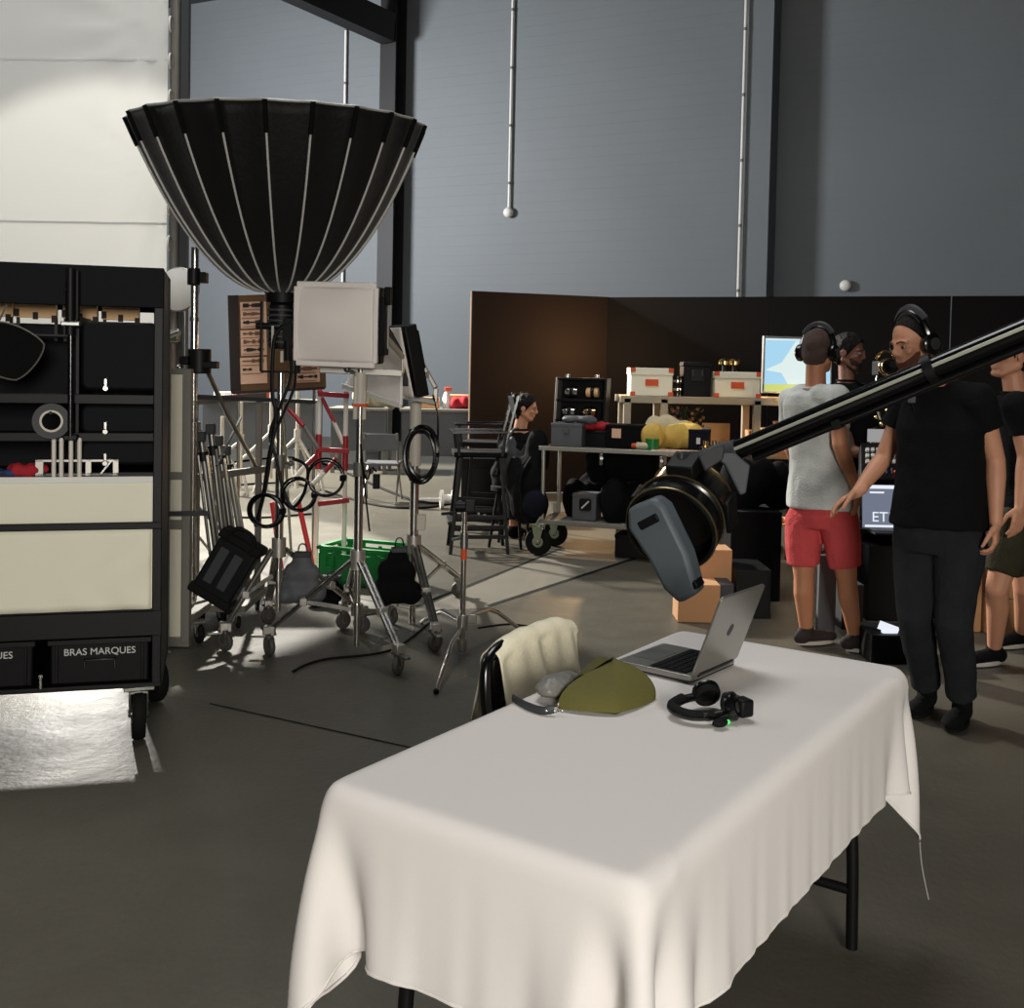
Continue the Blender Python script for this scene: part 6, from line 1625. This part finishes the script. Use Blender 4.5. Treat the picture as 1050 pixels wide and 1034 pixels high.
# shallow ripples in the hanging sides
dr_ = np.clip((TH - .035 - pc[..., 2]) / .25, 0, 1.2)
sx_ = np.clip((np.abs(pc[..., 0]) - TLEN / 2 + .005) / .01, 0, 1); sy_ = np.clip((np.abs(pc[..., 1]) - TWID / 2 + .005) / .01, 0, 1)
rip = lambda t: .55 * np.sin(t * 58 + 1.3 * np.sin(t * 9)) + .45 * np.sin(t * 97 + 2.0 * np.sin(t * 5) + 1)
pc[..., 0] += np.sign(pc[..., 0]) * sx_ * dr_ * .003 * (1 + rip(pc[..., 1]))
pc[..., 1] += np.sign(pc[..., 1]) * sy_ * dr_ * .003 * (1 + rip(pc[..., 0] + .3))
mb = MB()
mb.add([tb_(*pc[i, j]) for j in range(ny) for i in range(nx)], [(j * nx + i, j * nx + i + 1, (j + 1) * nx + i + 1, (j + 1) * nx + i) for j in range(ny - 1) for i in range(nx - 1)])
tl_ = thing('tablecloth', 'white cloth draped over the folding table with pointed hanging corners', 'tablecloth', tb_(0, 0, TH))
cl = part(mb, 'cloth', 'tablecloth', tl_, smooth=180)
so = cl.modifiers.new('solid', 'SOLIDIFY'); so.thickness = .0025; so.offset = 1
fin(cl, 0, 1)
hem = [pc[i, 0] for i in range(nx)] + [pc[-1, j] for j in range(1, ny)] + [pc[i, -1] for i in range(nx - 2, -1, -1)] + [pc[0, j] for j in range(ny - 2, 0, -1)]
part(MB().tube([tb_(*q) for q in hem], .0035, 6, closed=True), 'hem', 'tablecloth', tl_, smooth=180)
# strings hanging from the cloth corners
cn = [tb_(*pc[0, 0]), tb_(*pc[-1, 0]), tb_(*pc[-1, -1]), tb_(*pc[0, -1])]
def nearest(px):
    best = min(cn, key=lambda q: (to_px(q)[0] - px[0]) ** 2 + (to_px(q)[1] - px[1]) ** 2); return best
def to_px(q):
    d = V(q) - EYE; z = d.dot(FW); return PX + FPX * d.dot(RT) / z, PY - FPX * d.dot(UP) / z
for px, dx, lab in (((915, 838), .03, 'thin clear thread hanging from the far right cloth corner'), ((345, 1000), .03, 'thin clear thread hanging from the near left cloth corner')):
    q = nearest(px)
    solo(MB().tube(bez([q + V((0, 0, .004)), q + V((dx * .3, 0, -.07)), q + V((dx, 0, -.16))], 6), .0016, 5), 'thread', 'clear_plastic', lab, 'thread', q)

# ---- laptop
ZT2 = TH + .004
def onT(u, v, dz=0.0): return G(u, v, ZT2 + dz)
lb = onT(709, 701); lr = onT(752, 682); lf = onT(641, 690)
lx = (lr - lb); LW = lx.length; lx.normalize(); ly = V((-lx.y, lx.x, 0)); 
if ly.dot(lf - lb) < 0: ly = -ly
LD = .222; LW = max(LW, .24); print('LW', LW)
t = thing('laptop', 'silver laptop open on the white table, dark keyboard towards the left', 'laptop', (lb + lr) / 2)
cl_ = lb + lx * LW / 2 + ly * LD / 2
part(MB().prism(rrect(LW, LD, .012), cl_ + V((0, 0, .010)), lx, ly, .014), 'base', 'laptop_silver', t, bevel=.002)
part(MB().prism(rrect(LW * .99, LD * .99, .012), cl_ + V((0, 0, .002)), lx, ly, .006), 'bottom_shell', 'keyboard', t)
o = part(MB().box(cl_ + V((0, 0, .0175)) - ly * .035, (LW * .90, LD * .48, .002), (lx, ly, V((0, 0, 1)))), 'keyboard', 'keyboard', t)
mb = MB()
for r_ in range(5):
    for k in range(13): mb.box(cl_ - ly * (.078 - r_ * .021) + lx * ((k - 6) * LW * .066) + V((0, 0, .0195)), (LW * .056, .017, .002), (lx, ly, V((0, 0, 1))))
part(mb, 'keys', 'black_plastic', o)
part(MB().box(cl_ + V((0, 0, .0175)) + ly * .065, (.11, .07, .001), (lx, ly, V((0, 0, 1)))), 'trackpad', 'steel', t)
# lid hinged at the edge nearest the camera right, open past upright
ldir = (ly * -.34 + V((0, 0, .94))).normalized()
hg = lb + V((0, 0, .016)); tip = P(781, 612, (lr.y + .02))
ln = lx.cross(ldir)
lc = hg + lx * LW / 2 + ldir * LD / 2
part(MB().prism(rrect(LW, LD, .012), lc, lx, ldir, .007), 'lid', 'laptop_silver', t, bevel=.0015)
sgn = 1 if ln.dot(ly) > 0 else -1
part(MB().prism(rrect(LW * .97, LD * .95, .008), lc + ln * sgn * .0042, lx, ldir, .001), 'screen', 'black_gloss', t)
part(MB().cyl(hg + lx * .03, hg + lx * (LW - .03), .007), 'hinge', 'keyboard', t)
part(MB().prism([(.012 * math.cos(a) * (1 + .12 * math.sin(2 * a)), .017 * math.sin(a)) for a in np.linspace(0, 2 * PI, 20)[:-1]], lc - ln * sgn * .004, lx, ldir, .001), 'emblem', 'dark_grey', t)
# ---- olive pouch
def tri_bag(pts, top_px, lab): pass
o0, o1, o2, o3 = onT(571, 727), onT(632, 733), onT(672, 716), onT(606, 690)
t = thing('olive_pouch', 'olive green zip pouch lying on the white table in front of the laptop', 'pouch', (o0 + o1 + o2) / 3)
top = P(629, 675, (o3.y + o1.y) / 2 + .02)
def pf(u, v):
    th = 2 * PI * u
    q = [o0, o1, o2, o3]
    k = u * 4; i = int(k) % 4; fr = k - int(k)
    a_, b_, c_, d_ = q[i - 1], q[i], q[(i + 1) % 4], q[(i + 2) % 4]
    b = .5 * ((2 * b_) + (c_ - a_) * fr * .8 + (2 * a_ - 5 * b_ + 4 * c_ - d_) * fr * fr + (3 * b_ - a_ - 3 * c_ + d_) * fr ** 3) * 1.0 if False else b_.lerp(c_, fr * fr * (3 - 2 * fr) * .3 + fr * .7) + (b_.lerp(c_, .5) - (o0 + o1 + o2 + o3) / 4) * .10 * math.sin(PI * fr)
    rid = top.lerp(o0 + V((0, 0, .03)), .0)
    p = b.lerp(top, v)
    p += (b - (o0 + o1 + o2 + o3) / 4) * .35 * math.sin(PI * v) * (1 - v) + V((0, 0, .012 * math.sin(PI * v) + .004 * math.sin(9 * u + 5 * v)))
    return p
part(MB().sheet(pf, 48, 16, .0), 'body', 'olive_fabric', t, smooth=180)
part(MB().add([o0, o1, o2, o3], [(0, 1, 2, 3)]), 'base', 'olive_fabric', t)
part(MB().tube([o0 + V((0, 0, .006)), o0.lerp(top, .3) + V((-.006, -.004, .010)), o0.lerp(top, .55) + V((-.004, -.003, .010))], .0028, 6), 'zip', 'pale_paint', t)
part(MB().tube(bez([o0 + V((-.0, 0, .008)), o0 + V((-.012, -.012, .008)), o0 + V((-.02, .0, .006))], 6), .003, 6), 'zip_pull', 'steel', t)
# ---- grey satin pouch with strap
s0, s1, s2, s3 = onT(548, 728), onT(572, 726), onT(598, 698), onT(560, 700)
sc_ = (s0 + s1 + s2 + s3) / 4
t = thing('grey_pouch', 'grey satin pouch with a dark strap beside the olive pouch', 'pouch', sc_)
dx_ = ((s2 - s0)).normalized(); dy_ = V((-dx_.y, dx_.x, 0))
remesh_part(MB().ell(sc_ + V((0, 0, .022)), (dx_ * .075, dy_ * .045, V((0, 0, .026)))).ell(sc_ + dx_ * .05 + V((0, 0, .018)), (dx_ * .05, dy_ * .04, V((0, 0, .020)))), 'body', 'grey_satin', t, .005, 3, .006, 16, cuts=[(sc_ + V((0, 0, .001)), (0, 0, -1))])
part(MB().tube(bez([onT(526, 716, .006), onT(540, 724, .006), onT(556, 729, .006), onT(568, 727, .012)], 8), .010, 8, ratio=.35, side=(0, 0, 1)), 'strap', 'dark_grey', t)
part(MB().tube(bez([onT(585, 703, .03), onT(596, 694, .05), onT(606, 695, .035)], 6), .010, 8, ratio=.4), 'dark_tab', 'black_fabric', t)
mb = MB()
for k in range(5): mb.torus(onT(560 + 4 * k, 729 - (k % 2), .007), (1, .3 * (-1) ** k, .2), .005, .0012, 10, 5)
part(mb, 'chain', 'chrome', t)
# ---- headset on the table
h0, h1 = onT(700, 738), onT(745, 733)
t = thing('headset', 'black headset lying on the white table beside the laptop with a green light', 'headphones', h0.lerp(h1, .5))
hx_ = (onT(746, 730) - onT(694, 738)).normalized(); hy_ = V((-hx_.y, hx_.x, 0))
hc = onT(720, 734)
HK = .80
def hq(a, b, z): return hc + hx_ * a * HK + hy_ * b * HK + V((0, 0, z * HK))
band = [hq(.042, -.058, .022), hq(-.01, -.064, .018), hq(-.060, -.040, .016), hq(-.082, .0, .018), hq(-.070, .045, .022), hq(-.02, .066, .028), hq(.035, .062, .034)]
part(MB().tube(bez(band, 8), .008, 10, ratio=1.7, side=(0, 0, 1)), 'headband', 'black_gloss', t)
part(MB().tube(bez([q + V((0, 0, .006)) for q in band[1:6]], 8), .009, 10, ratio=1.3, side=(0, 0, 1)), 'band_pad', 'rubber', t)
for (a, b, z, nrm) in ((.062, -.052, .034, (.55, -.8, .25)), (.055, .058, .044, (.3, .9, .5))):
    c = hq(a, b, z); n_ = (hx_ * nrm[0] + hy_ * nrm[1] + V((0, 0, nrm[2]))).normalized()
    o = part(MB().lathe([(r_ * HK, h_ * HK) for r_, h_ in ((.0, -.016), (.034, -.015), (.041, -.004), (.040, .008), (.030, .018), (.0, .020))], c, n_, 24), 'ear_cup', 'black_gloss', t)
    part(MB().torus(c - n_ * .010, n_, .030 * HK, .010 * HK, 24, 8), 'ear_cushion', 'rubber', o)
    part(MB().lathe([(.008, .0145), (.012, .017), (.0, .019)], c + perp(n_)[0] * .010, n_, 14), 'cup_button', 'steel', o)
part(MB().box(hq(.095, -.058, .030), (.035, .04, .04), (hx_, hy_, V((0, 0, 1)))).box(hq(.085, -.03, .035), (.04, .03, .03), (hx_, hy_, V((0, 0, 1)))), 'battery_pod', 'black_plastic', t, bevel=.006)
part(MB().tube(bez([hq(.05, -.06, .02), hq(.02, -.075, .014), hq(-.005, -.092, .010)], 6), .005, 8).ell(hq(-.012, -.097, .011), (hx_ * .020, hy_ * .011, V((0, 0, .010)))), 'mic_boom', 'rubber', t)
part(MB().sph(hq(.022, -.088, .006), .005, 10, 8), 'status_light', 'led_green', t)
mb = MB()
for k in range(2): mb.box(hq(-.03 + .035 * k, -.066, .024), (.022, .003, .012), (hx_, hy_, V((0, 0, 1))))
part(mb, 'silver_marking', 'steel', t)

# ---- chair behind the table with a cream cloth over its back
D = 3.32
cb0, cb1 = P(512, 705, D - .35), P(590, 668, D + .05)
bx = V((cb1.x - cb0.x, cb1.y - cb0.y, 0)); BL = bx.length; bx.normalize(); by = V((-bx.y, bx.x, 0))
D = 2.95
c0 = P(526, 700, D); cR = P(588, 680, D + .30)
bx = V((cR.x - c0.x, cR.y - c0.y, 0)); BL = bx.length; bx.normalize(); by = V((-bx.y, bx.x, 0))   # by points away from the table
base = (c0 + cR) / 2; base.z = 0
zt_ = P(560, 655, D + .12).z
t = thing('black_chair', 'black chair tucked behind the white table under a cream cloth', 'chair', base)
seat_c = base - by * -.0
def cq(a, b, z): return base + bx * a + by * b + V((0, 0, z))
W2 = .24
part(MB().tube(bez([cq(-W2, .02, .45), cq(-W2, .05, zt_ - .10), cq(-W2 * .8, .06, zt_ - .02), cq(0, .065, zt_), cq(W2 * .8, .06, zt_ - .02), cq(W2, .05, zt_ - .10), cq(W2, .02, .45)], 8), .016, 10), 'back_frame', 'black_gloss', t)
part(MB().sheet(lambda u, v: cq((u - .5) * W2 * 1.9, .055 - .03 * math.sin(PI * u) * 0 + .02 * math.cos(PI * (u - .5)), zt_ - .03 - v * .26), 12, 8, .02), 'backrest', 'black_gloss', t, smooth=60)
part(MB().box(cq(0, -.2, .45), (.44, .42, .04), (bx, by, V((0, 0, 1)))), 'seat', 'black_fabric', t, bevel=.012)
for a in (-.2, .2):
    part(MB().tube([cq(a, .0, .44), cq(a * 1.1, .06, .0)], .014, 8), 'leg', 'black_metal', t)
    part(MB().tube([cq(a, -.38, .44), cq(a * 1.1, -.42, .0)], .014, 8), 'leg', 'black_metal', t)
def cf(u, v):
    a = (u - .5) * W2 * 1.9 + .03; s_ = (v - .42) * .52
    zz_ = zt_ + .020; b0 = .062
    fold = .014 * math.sin(u * 13 + 1.5 + 2.6 * math.sin(v * 4)) * (.3 + abs(v - .42) * 1.3) * (.4 + .6 * math.sin(u * 3.1)) + .005 * math.sin(u * 29 + v * 7)
    rr = .035
    arc = rr * PI / 2
    zd = .03 * (abs(u - .5) * 2) ** 3
    if abs(s_) < arc: th = s_ / rr; return cq(a, b0 + rr * math.sin(th) , zz_ - rr + rr * math.cos(th) - zd + fold * .3)
    sg = 1 if s_ > 0 else -1
    return cq(a + .03 * sg * (abs(s_) - arc) * (u - .5) * 3, b0 + sg * (rr + .12 * (abs(s_) - arc)) + fold * sg, zz_ - rr - (abs(s_) - arc) - zd)
solo(MB().sheet(cf, 60, 40, .004), 'cream_cloth', 'cream_cloth', 'cream cloth draped in folds over the back of the black chair', 'cloth', cq(0, .06, zt_), smooth=180)

# ================================================================== BOOM WITH A LAMP
bA, bB = P(742, 468, 3.85), P(1052, 338, 3.35)
bd = (bB - bA).normalized(); bE = bB + bd * 1.0
t = thing('boom_pole', 'long black boom arm slanting down from the right edge to the lamp', 'boom', bA.lerp(bE, .5))
part(MB().tube([bA + bd * .02, bE], .036, 20), 'tube', 'boom_gloss', t)
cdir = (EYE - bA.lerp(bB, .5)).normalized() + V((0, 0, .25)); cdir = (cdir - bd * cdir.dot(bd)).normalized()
part(MB().box(bA.lerp(bE, .5) + cdir * .0355, ((bE - bA).length - .1, .012, .006), (bd, bd.cross(cdir), cdir)), 'highlight_strip', 'boom_highlight', t, bevel=.002)  # pale strip stands in for the highlight along the glossy tube
und = V((0, 0, -1)); und = (und - bd * und.dot(bd)).normalized(); sidev = bd.cross(und)
part(MB().tube([bA + bd * .10 + und * .048, bE + und * .048], .014, 12), 'lower_rod', 'black_gloss', t)
mb = MB().tube([bA + bd * .0, bA + bd * .06], .042, 20)
part(mb, 'end_collar', 'dark_grey', t, bevel=.004)
part(MB().tube([bA + bd * .75, bA + bd * .78], .052, 16).box(bA + bd * .42 + und * .05, (.03, .03, .05), (bd, und, sidev)), 'clips', 'black_metal', t)
sp_ = V((bE.x, bE.y, 0))
part(MB().cyl(sp_, V((bE.x, bE.y, bE.z + .1)), .03, 14), 'support_column', 'black_metal', t)
for a in (40, 160, 280):
    d = V((math.cos(math.radians(a)), math.sin(math.radians(a)), 0)); part(MB().tube([sp_ + V((0, 0, .7)), sp_ + d * .55 + V((0, 0, .02))], .016, 8), 'support_leg', 'black_metal', t)
# yoke and lamp
t = thing('boom_lamp', 'black barrel lamp with a grey hood hanging from the boom end', 'lamp', P(700, 520, 3.85))
yc = P(742, 470, 3.86)
la = nz((-.42, -.80, -.38))             # beam direction, towards the camera and down
lxv = la.cross(ZU).normalized(); lyv = lxv.cross(la)
LC = P(698, 527, 3.80)
part(MB().lathe([(.05, -.20), (.12, -.185), (.150, -.13), (.155, -.02), (.162, .0), (.162, .03), (.155, .035), (.155, .09), (.165, .095), (.165, .115), (.150, .118), (.148, .03), (.10, -.02), (.0, -.04)], LC, la, 40, False), 'barrel', 'black_gloss', t)
part(MB().torus(LC + la * .112, la, .163, .004, 44, 6).torus(LC + la * .02, la, .164, .0035, 44, 6).torus(LC - la * .13, la, .150, .004, 44, 6), 'rim_rings', 'brass_dull', t)
part(MB().lathe([(.0, .0), (.11, .0), (.145, .02), (.145, .03)], LC, la, 36, False), 'front_glass', 'black_gloss', t)
mb = MB().box(LC - lxv * .02 + lyv * .17 - la * .04, (.10, .06, .12), (lxv, lyv, la)).box(LC - lyv * .0 + lxv * .172 - la * .04, (.02, .12, .1), (lxv, lyv, la)).box(LC - lxv * .172 - la * .04, (.02, .12, .1), (lxv, lyv, la))
part(mb, 'mounting_lugs', 'black_metal', t, bevel=.006)
ey = LC + lyv * .20 - la * .04
k0, k1, k2 = P(704, 470, 3.82), P(742, 452, 3.80), P(762, 452, 3.84)
part(MB().bar(ey, P(716, 470, 3.83), .03, .05).bar(P(710, 474, 3.83), P(750, 460, 3.84), .035, .06), 'yoke_arm', 'dark_grey', t, bevel=.008)
part(MB().prism([(0, 0), (.08, .015), (.14, -.02), (.14, -.12), (.12, -.13), (.05, -.03)], P(730, 466, 3.78), nz((1, .1, -.12)), nz((.12, 0, 1)), .03), 'bracket_plate', 'mid_grey', t, bevel=.006)
part(MB().prism([(0, 0), (.05, .045), (.09, .05), (.09, .0), (.03, -.05)], P(715, 468, 3.76), nz((1, .1, -.1)), nz((.1, 0, 1)), .04), 'tilt_bracket', 'dark_grey', t, bevel=.006)
# grey hood: thick rounded plate slung across the front
h0_, h1_ = P(668, 528, 3.56), P(704, 594, 3.52)
hd1 = (h1_ - h0_).normalized(); hn = nz((-.62, -.78, .10)); hn = (hn - hd1 * hn.dot(hd1)).normalized(); hs = hd1.cross(hn)
HL = (h1_ - h0_).length + .05; hm = (h0_ + h1_) / 2
def hood(u, v):
    a, b = u * 2 - 1, v * 2 - 1
    return hm
poly = [(-HL / 2 - .02, -.055), (-HL / 2 + .02, -.075), (HL / 2 - .10, -.065), (HL / 2 - .02, -.045), (HL / 2 + .03, -.03), (HL / 2 + .035, .05), (HL / 2 - .03, .075), (HL / 2 - .14, .072), (-HL / 2 + .03, .085), (-HL / 2 - .03, .05)]
part(MB().prism(poly, hm, hd1, hs, .085), 'hood_plate', 'grey_hood', t, bevel=.016)
part(MB().box(hm - hd1 * (HL * .36) + hn * .042 - hs * .0, (.03, .08, .012), (hd1, hs, hn)).box(hm + hd1 * HL * .5 + hn * .01, (.03, .09, .06), (hd1, hs, hn)), 'hood_slot', 'black_plastic', t, bevel=.008)
part(MB().bar(hm - hn * .02, LC + la * .1, .03, .03).bar(hm + hd1 * .12 - hn * .02, LC + la * .1 - lyv * .1, .02, .02), 'hood_arm', 'dark_grey', t)

# ================================================================== WORK AREA ON THE RIGHT
def cbox(ua, ub, vt, vb, dep, lab, mt='cardboard', nm='cardboard_box', cat='box', rz=0.0, z0=None, D=None):
    """closed carton standing on the floor (or on z0) at these columns"""
    if D is None: D = G((ua + ub) / 2, vb).y
    a, b = P(ua, vb, D), P(ub, vb, D); zb_ = 0.0 if z0 is None else z0; zt__ = P(ua, vt, D).z; L = b.x - a.x
    c = V(((a.x + b.x) / 2, D + dep / 2, max(0, zb_)))
    t = thing(nm, lab, cat, c)
    x = V((math.cos(rz), math.sin(rz), 0)); y = V((-x.y, x.x, 0)); h = zt__ - c.z
    part(MB().box(c + V((0, 0, h / 2)), (L, dep, h - .004), (x, y, V((0, 0, 1)))), 'carton', mt, t, bevel=.004)
    for s_ in (-1, 1): part(MB().box(c + y * s_ * dep * .252 + V((0, 0, h - .001)), (L * .995, dep * .49, .006), (x, y, V((0, 0, 1)))), 'flap', mt, t)
    return t, c, h, D
cbox(695, 738, 600, 633, .22, 'small cardboard box on the floor in front of the taller one, under the boom lamp', D=6.45)
cbox(709, 750, 564, 601, .22, 'taller cardboard box behind the small one, under the boom lamp', D=6.72)
cbox(738, 752, 600, 630, .3, 'thin dark grey case on edge beside the small cardboard box', 'dark_grey', 'flat_case', 'case', D=6.5)
cbox(754, 790, 585, 626, .4, 'black case on the floor between the cardboard box and grey-shirted man', 'black_plastic', 'gear_case', 'case', D=6.6)
cbox(748, 800, 525, 600, .4, 'black soft-sided trunk under the rack, behind the boom lamp', 'jet_fabric', 'soft_trunk_case', 'case', D=7.1, z0=0)
cloth_lump('gear_bag', V((P(772, 525, 7.3).x, 7.3, P(772, 525, 7.1).z)), .4, .3, .35, 'jet_fabric', 'black bag heaped on the trunk under the rack', 'bag', 51)
fcable([(735, 560), (745, 590), (790, 575), (800, 560)], .008, 'black cable by the black case near the grey-shirted man')
# desk with mixer and second laptop
D = 6.75
da, db = P(878, 545, D), P(960, 545, D); zd = P(900, 543, D).z
t = thing('desk', 'small black desk carrying the second laptop, behind the tall man', 'desk', ((da.x + db.x) / 2, D + .3, 0))
part(MB().bb(da.x, db.x + .3, D, D + .42, zd - .03, zd), 'desktop', 'black_plastic', t, bevel=.004)
for x_ in (da.x + .03, db.x + .26):
    for y_ in (D + .03, D + .38): part(MB().bar((x_, y_, 0), (x_, y_, zd - .03), .04, .04, (0, 1, 0)), 'leg', 'black_metal', t)
part(MB().bb(da.x + .02, db.x + .28, D + .36, D + .38, .2, zd - .03), 'modesty_panel', 'black_plastic', t)
# laptop screen facing the camera
a, b, c_, d_ = P(884, 541, D + .08), P(934, 542, D + .06), P(934, 499, D + .18), P(884, 497, D + .20)
t = thing('laptop', 'laptop with a lit grey screen on the black desk between the two men', 'laptop', (a + b) / 2)
x = (b - a).normalized(); z = (d_ - a).normalized(); n_ = x.cross(z); n_ = n_ if n_.y < 0 else -n_
wd, hh = (b - a).length, (d_ - a).length; cc = (a + b + c_ + d_) / 4
part(MB().box(cc - n_ * .004, (wd + .012, .008, hh + .012), (x, n_, z)), 'lid', 'black_plastic', t, bevel=.002)
part(MB().box(cc + n_ * .002, (wd, .003, hh), (x, n_, z)), 'screen', 'screen_grey', t)
part(MB().box(cc + n_ * .0045 + z * hh * .45, (wd, .001, hh * .08), (x, n_, z)).box(cc + n_ * .0045 + z * hh * .32 - x * wd * .2, (wd * .3, .001, hh * .04), (x, n_, z)).box(cc + n_ * .0045 - z * hh * .46, (wd * .9, .001, hh * .05), (x, n_, z)), 'screen_bars', 'glow_white', t)
text_part('ETISH', 'screen_lettering', 'glow_white', t, cc + n_ * .005 - z * hh * .26 + x * wd * .08, x, z, hh * .24, .0005)
part(MB().box((a + b) / 2 + V((0, -.13, -.006)), (wd, .22, .014), (V((1, 0, 0)), V((0, 1, 0)), ZU)), 'base', 'black_plastic', t, bevel=.003)
part(MB().box((a + b) / 2 + V((0, -.1, .002)), (wd * .9, .12, .004)), 'keyboard', 'keyboard', t)
# mixer console with lit keys
m0 = P(885, 484, 7.15)
t = thing('mixing_console', 'sloping mixing console with pale keys and a red light behind the tall man', 'console', (m0.x + .2, 7.3, 0))
ca_, cb_, cc_, cd2 = P(882, 490, 7.1), P(940, 490, 7.1), P(940, 455, 7.45), P(882, 453, 7.45)
cen = (ca_ + cb_ + cc_ + cd2) / 4; x = (cb_ - ca_).normalized(); z = (cd2 - ca_).normalized(); n_ = x.cross(z); n_ = n_ if n_.z > 0 else -n_
wd, hh = (cb_ - ca_).length, (cd2 - ca_).length
part(MB().box(cen - n_ * .05, (wd, hh, .09), (x, z, n_)), 'body', 'black_plastic', t, bevel=.008)
mb = MB()
for i in range(9):
    for j in range(3): mb.box(cen + x * (i - 4) * wd * .095 + z * (j - .3) * hh * .16 + n_ * .002, (wd * .06, hh * .09, .012), (x, z, n_))
o = part(mb, 'key_bank', 'label_white', t); o['kind'] = 'stuff'
mb = MB()
for i in range(8): mb.box(cen + x * (i - 3.5) * wd * .1 - z * hh * .33 + n_ * .004, (wd * .02, hh * .14, .015), (x, z, n_))
o = part(mb, 'fader_bank', 'mid_grey', t); o['kind'] = 'stuff'
part(MB().box(P(906, 447, 7.5), (.22, .03, .09)), 'lit_display', 'screen_pale_dim', t, bevel=.004)
part(MB().sph(cen + x * wd * .12 - z * hh * .36 + n_ * .012, .012, 10, 8), 'red_light', 'led_red', t)
for s_ in (-.42, .42): part(MB().bar(cen + x * wd * s_ - n_ * .09, V((cen.x + wd * s_, cen.y, 0)), .05, .05, (0, 1, 0)), 'leg', 'black_metal', t)
# brass and chrome camera rig held up behind the tall man's face
c = P(905, 378, 7.2)
t = thing('camera_rig', 'small camera rig with bright brass fittings held behind the tall man', 'camera', (c.x, c.y, c.z - .5))
part(MB().box(c + V((0, 0, .0)), (.10, .14, .10)), 'body', 'black_metal', t, bevel=.008)
part(MB().lathe([(.0, -.02), (.05, -.02), (.055, .0), (.05, .06), (.04, .065), (.0, .05)], c + V((0, -.10, .01)), (-.1, -1, .05), 24), 'lens', 'black_gloss', t)
part(MB().torus(c + V((0, -.14, .01)), (-.1, -1, .05), .052, .006, 26, 8).torus(c + V((0, -.10, .01)), (-.1, -1, .05), .057, .005, 26, 8), 'lens_ring', 'brass', t)
part(MB().tube(bez([c + V((-.06, -.04, .06)), c + V((-.02, -.05, .11)), c + V((.05, -.04, .10)), c + V((.07, -.03, .04))], 6), .009, 8), 'top_handle', 'brass', t)
part(MB().tube([c + V((-.04, -.02, -.05)), c + V((-.06, -.04, -.22)), c + V((-.02, -.06, -.34))], .009, 8).tube([c + V((.03, -.02, -.05)), c + V((.03, -.04, -.30))], .010, 8), 'rods', 'chrome', t)
mb = MB()
rnd = random.Random(9)
for k in range(7): mb.sph(c + V((rnd.uniform(-.08, .07), -.06 + rnd.uniform(-.03, .03), -.10 - .045 * k)), rnd.uniform(.012, .022), 10, 8)
part(mb, 'brass_knobs', 'brass', t)
# black cases and panels around the men's feet
cbox(838, 856, 570, 655, .04, 'grey metal panel leaning between the legs of the red-shorts man', 'mid_grey', 'leaning_panel', 'panel', D=6.25)
cbox(888, 945, 560, 650, .45, 'tall black road case under the desk with the second laptop', 'black_plastic', 'desk_case', 'case', D=6.6)
t, c, h, D_ = cbox(893, 960, 652, 690, .3, 'low black case on the floor behind the tall man, white tag on it', 'black_plastic', 'low_case', 'case', D=5.6)
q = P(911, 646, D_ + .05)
solo(MB().box((q.x, q.y, c.z + h + .03), (.11, .004, .045), (nz((1, 0, -.35)), V((0, 1, 0)), nz((.35, 0, 1)))).box((q.x, q.y + .01, c.z + h + .012), (.06, .03, .02)), 'glow_tag', 'glow_white', 'small white tag with added glow on the low black case behind the tall man', 'light strip', (q.x, q.y, c.z + h))  # white tag, made emissive so that it shows bright
cbox(862, 884, 600, 665, .3, 'dark case behind the red-shorts man standing on the floor', 'dark_grey', 'flat_case', 'case', D=6.35)
cbox(984, 1006, 560, 640, .25, 'cardboard box behind the legs of the person in a cap, left one', D=6.35)
_, c, h, _ = cbox(1012, 1080, 615, 668, .3, 'low cardboard box on the floor at the right edge', D=6.3, z0=0)
cbox(1024, 1085, 578, 612, .3, 'cardboard box stacked at the right edge above the low one', D=6.3, z0=c.z + h + .003)
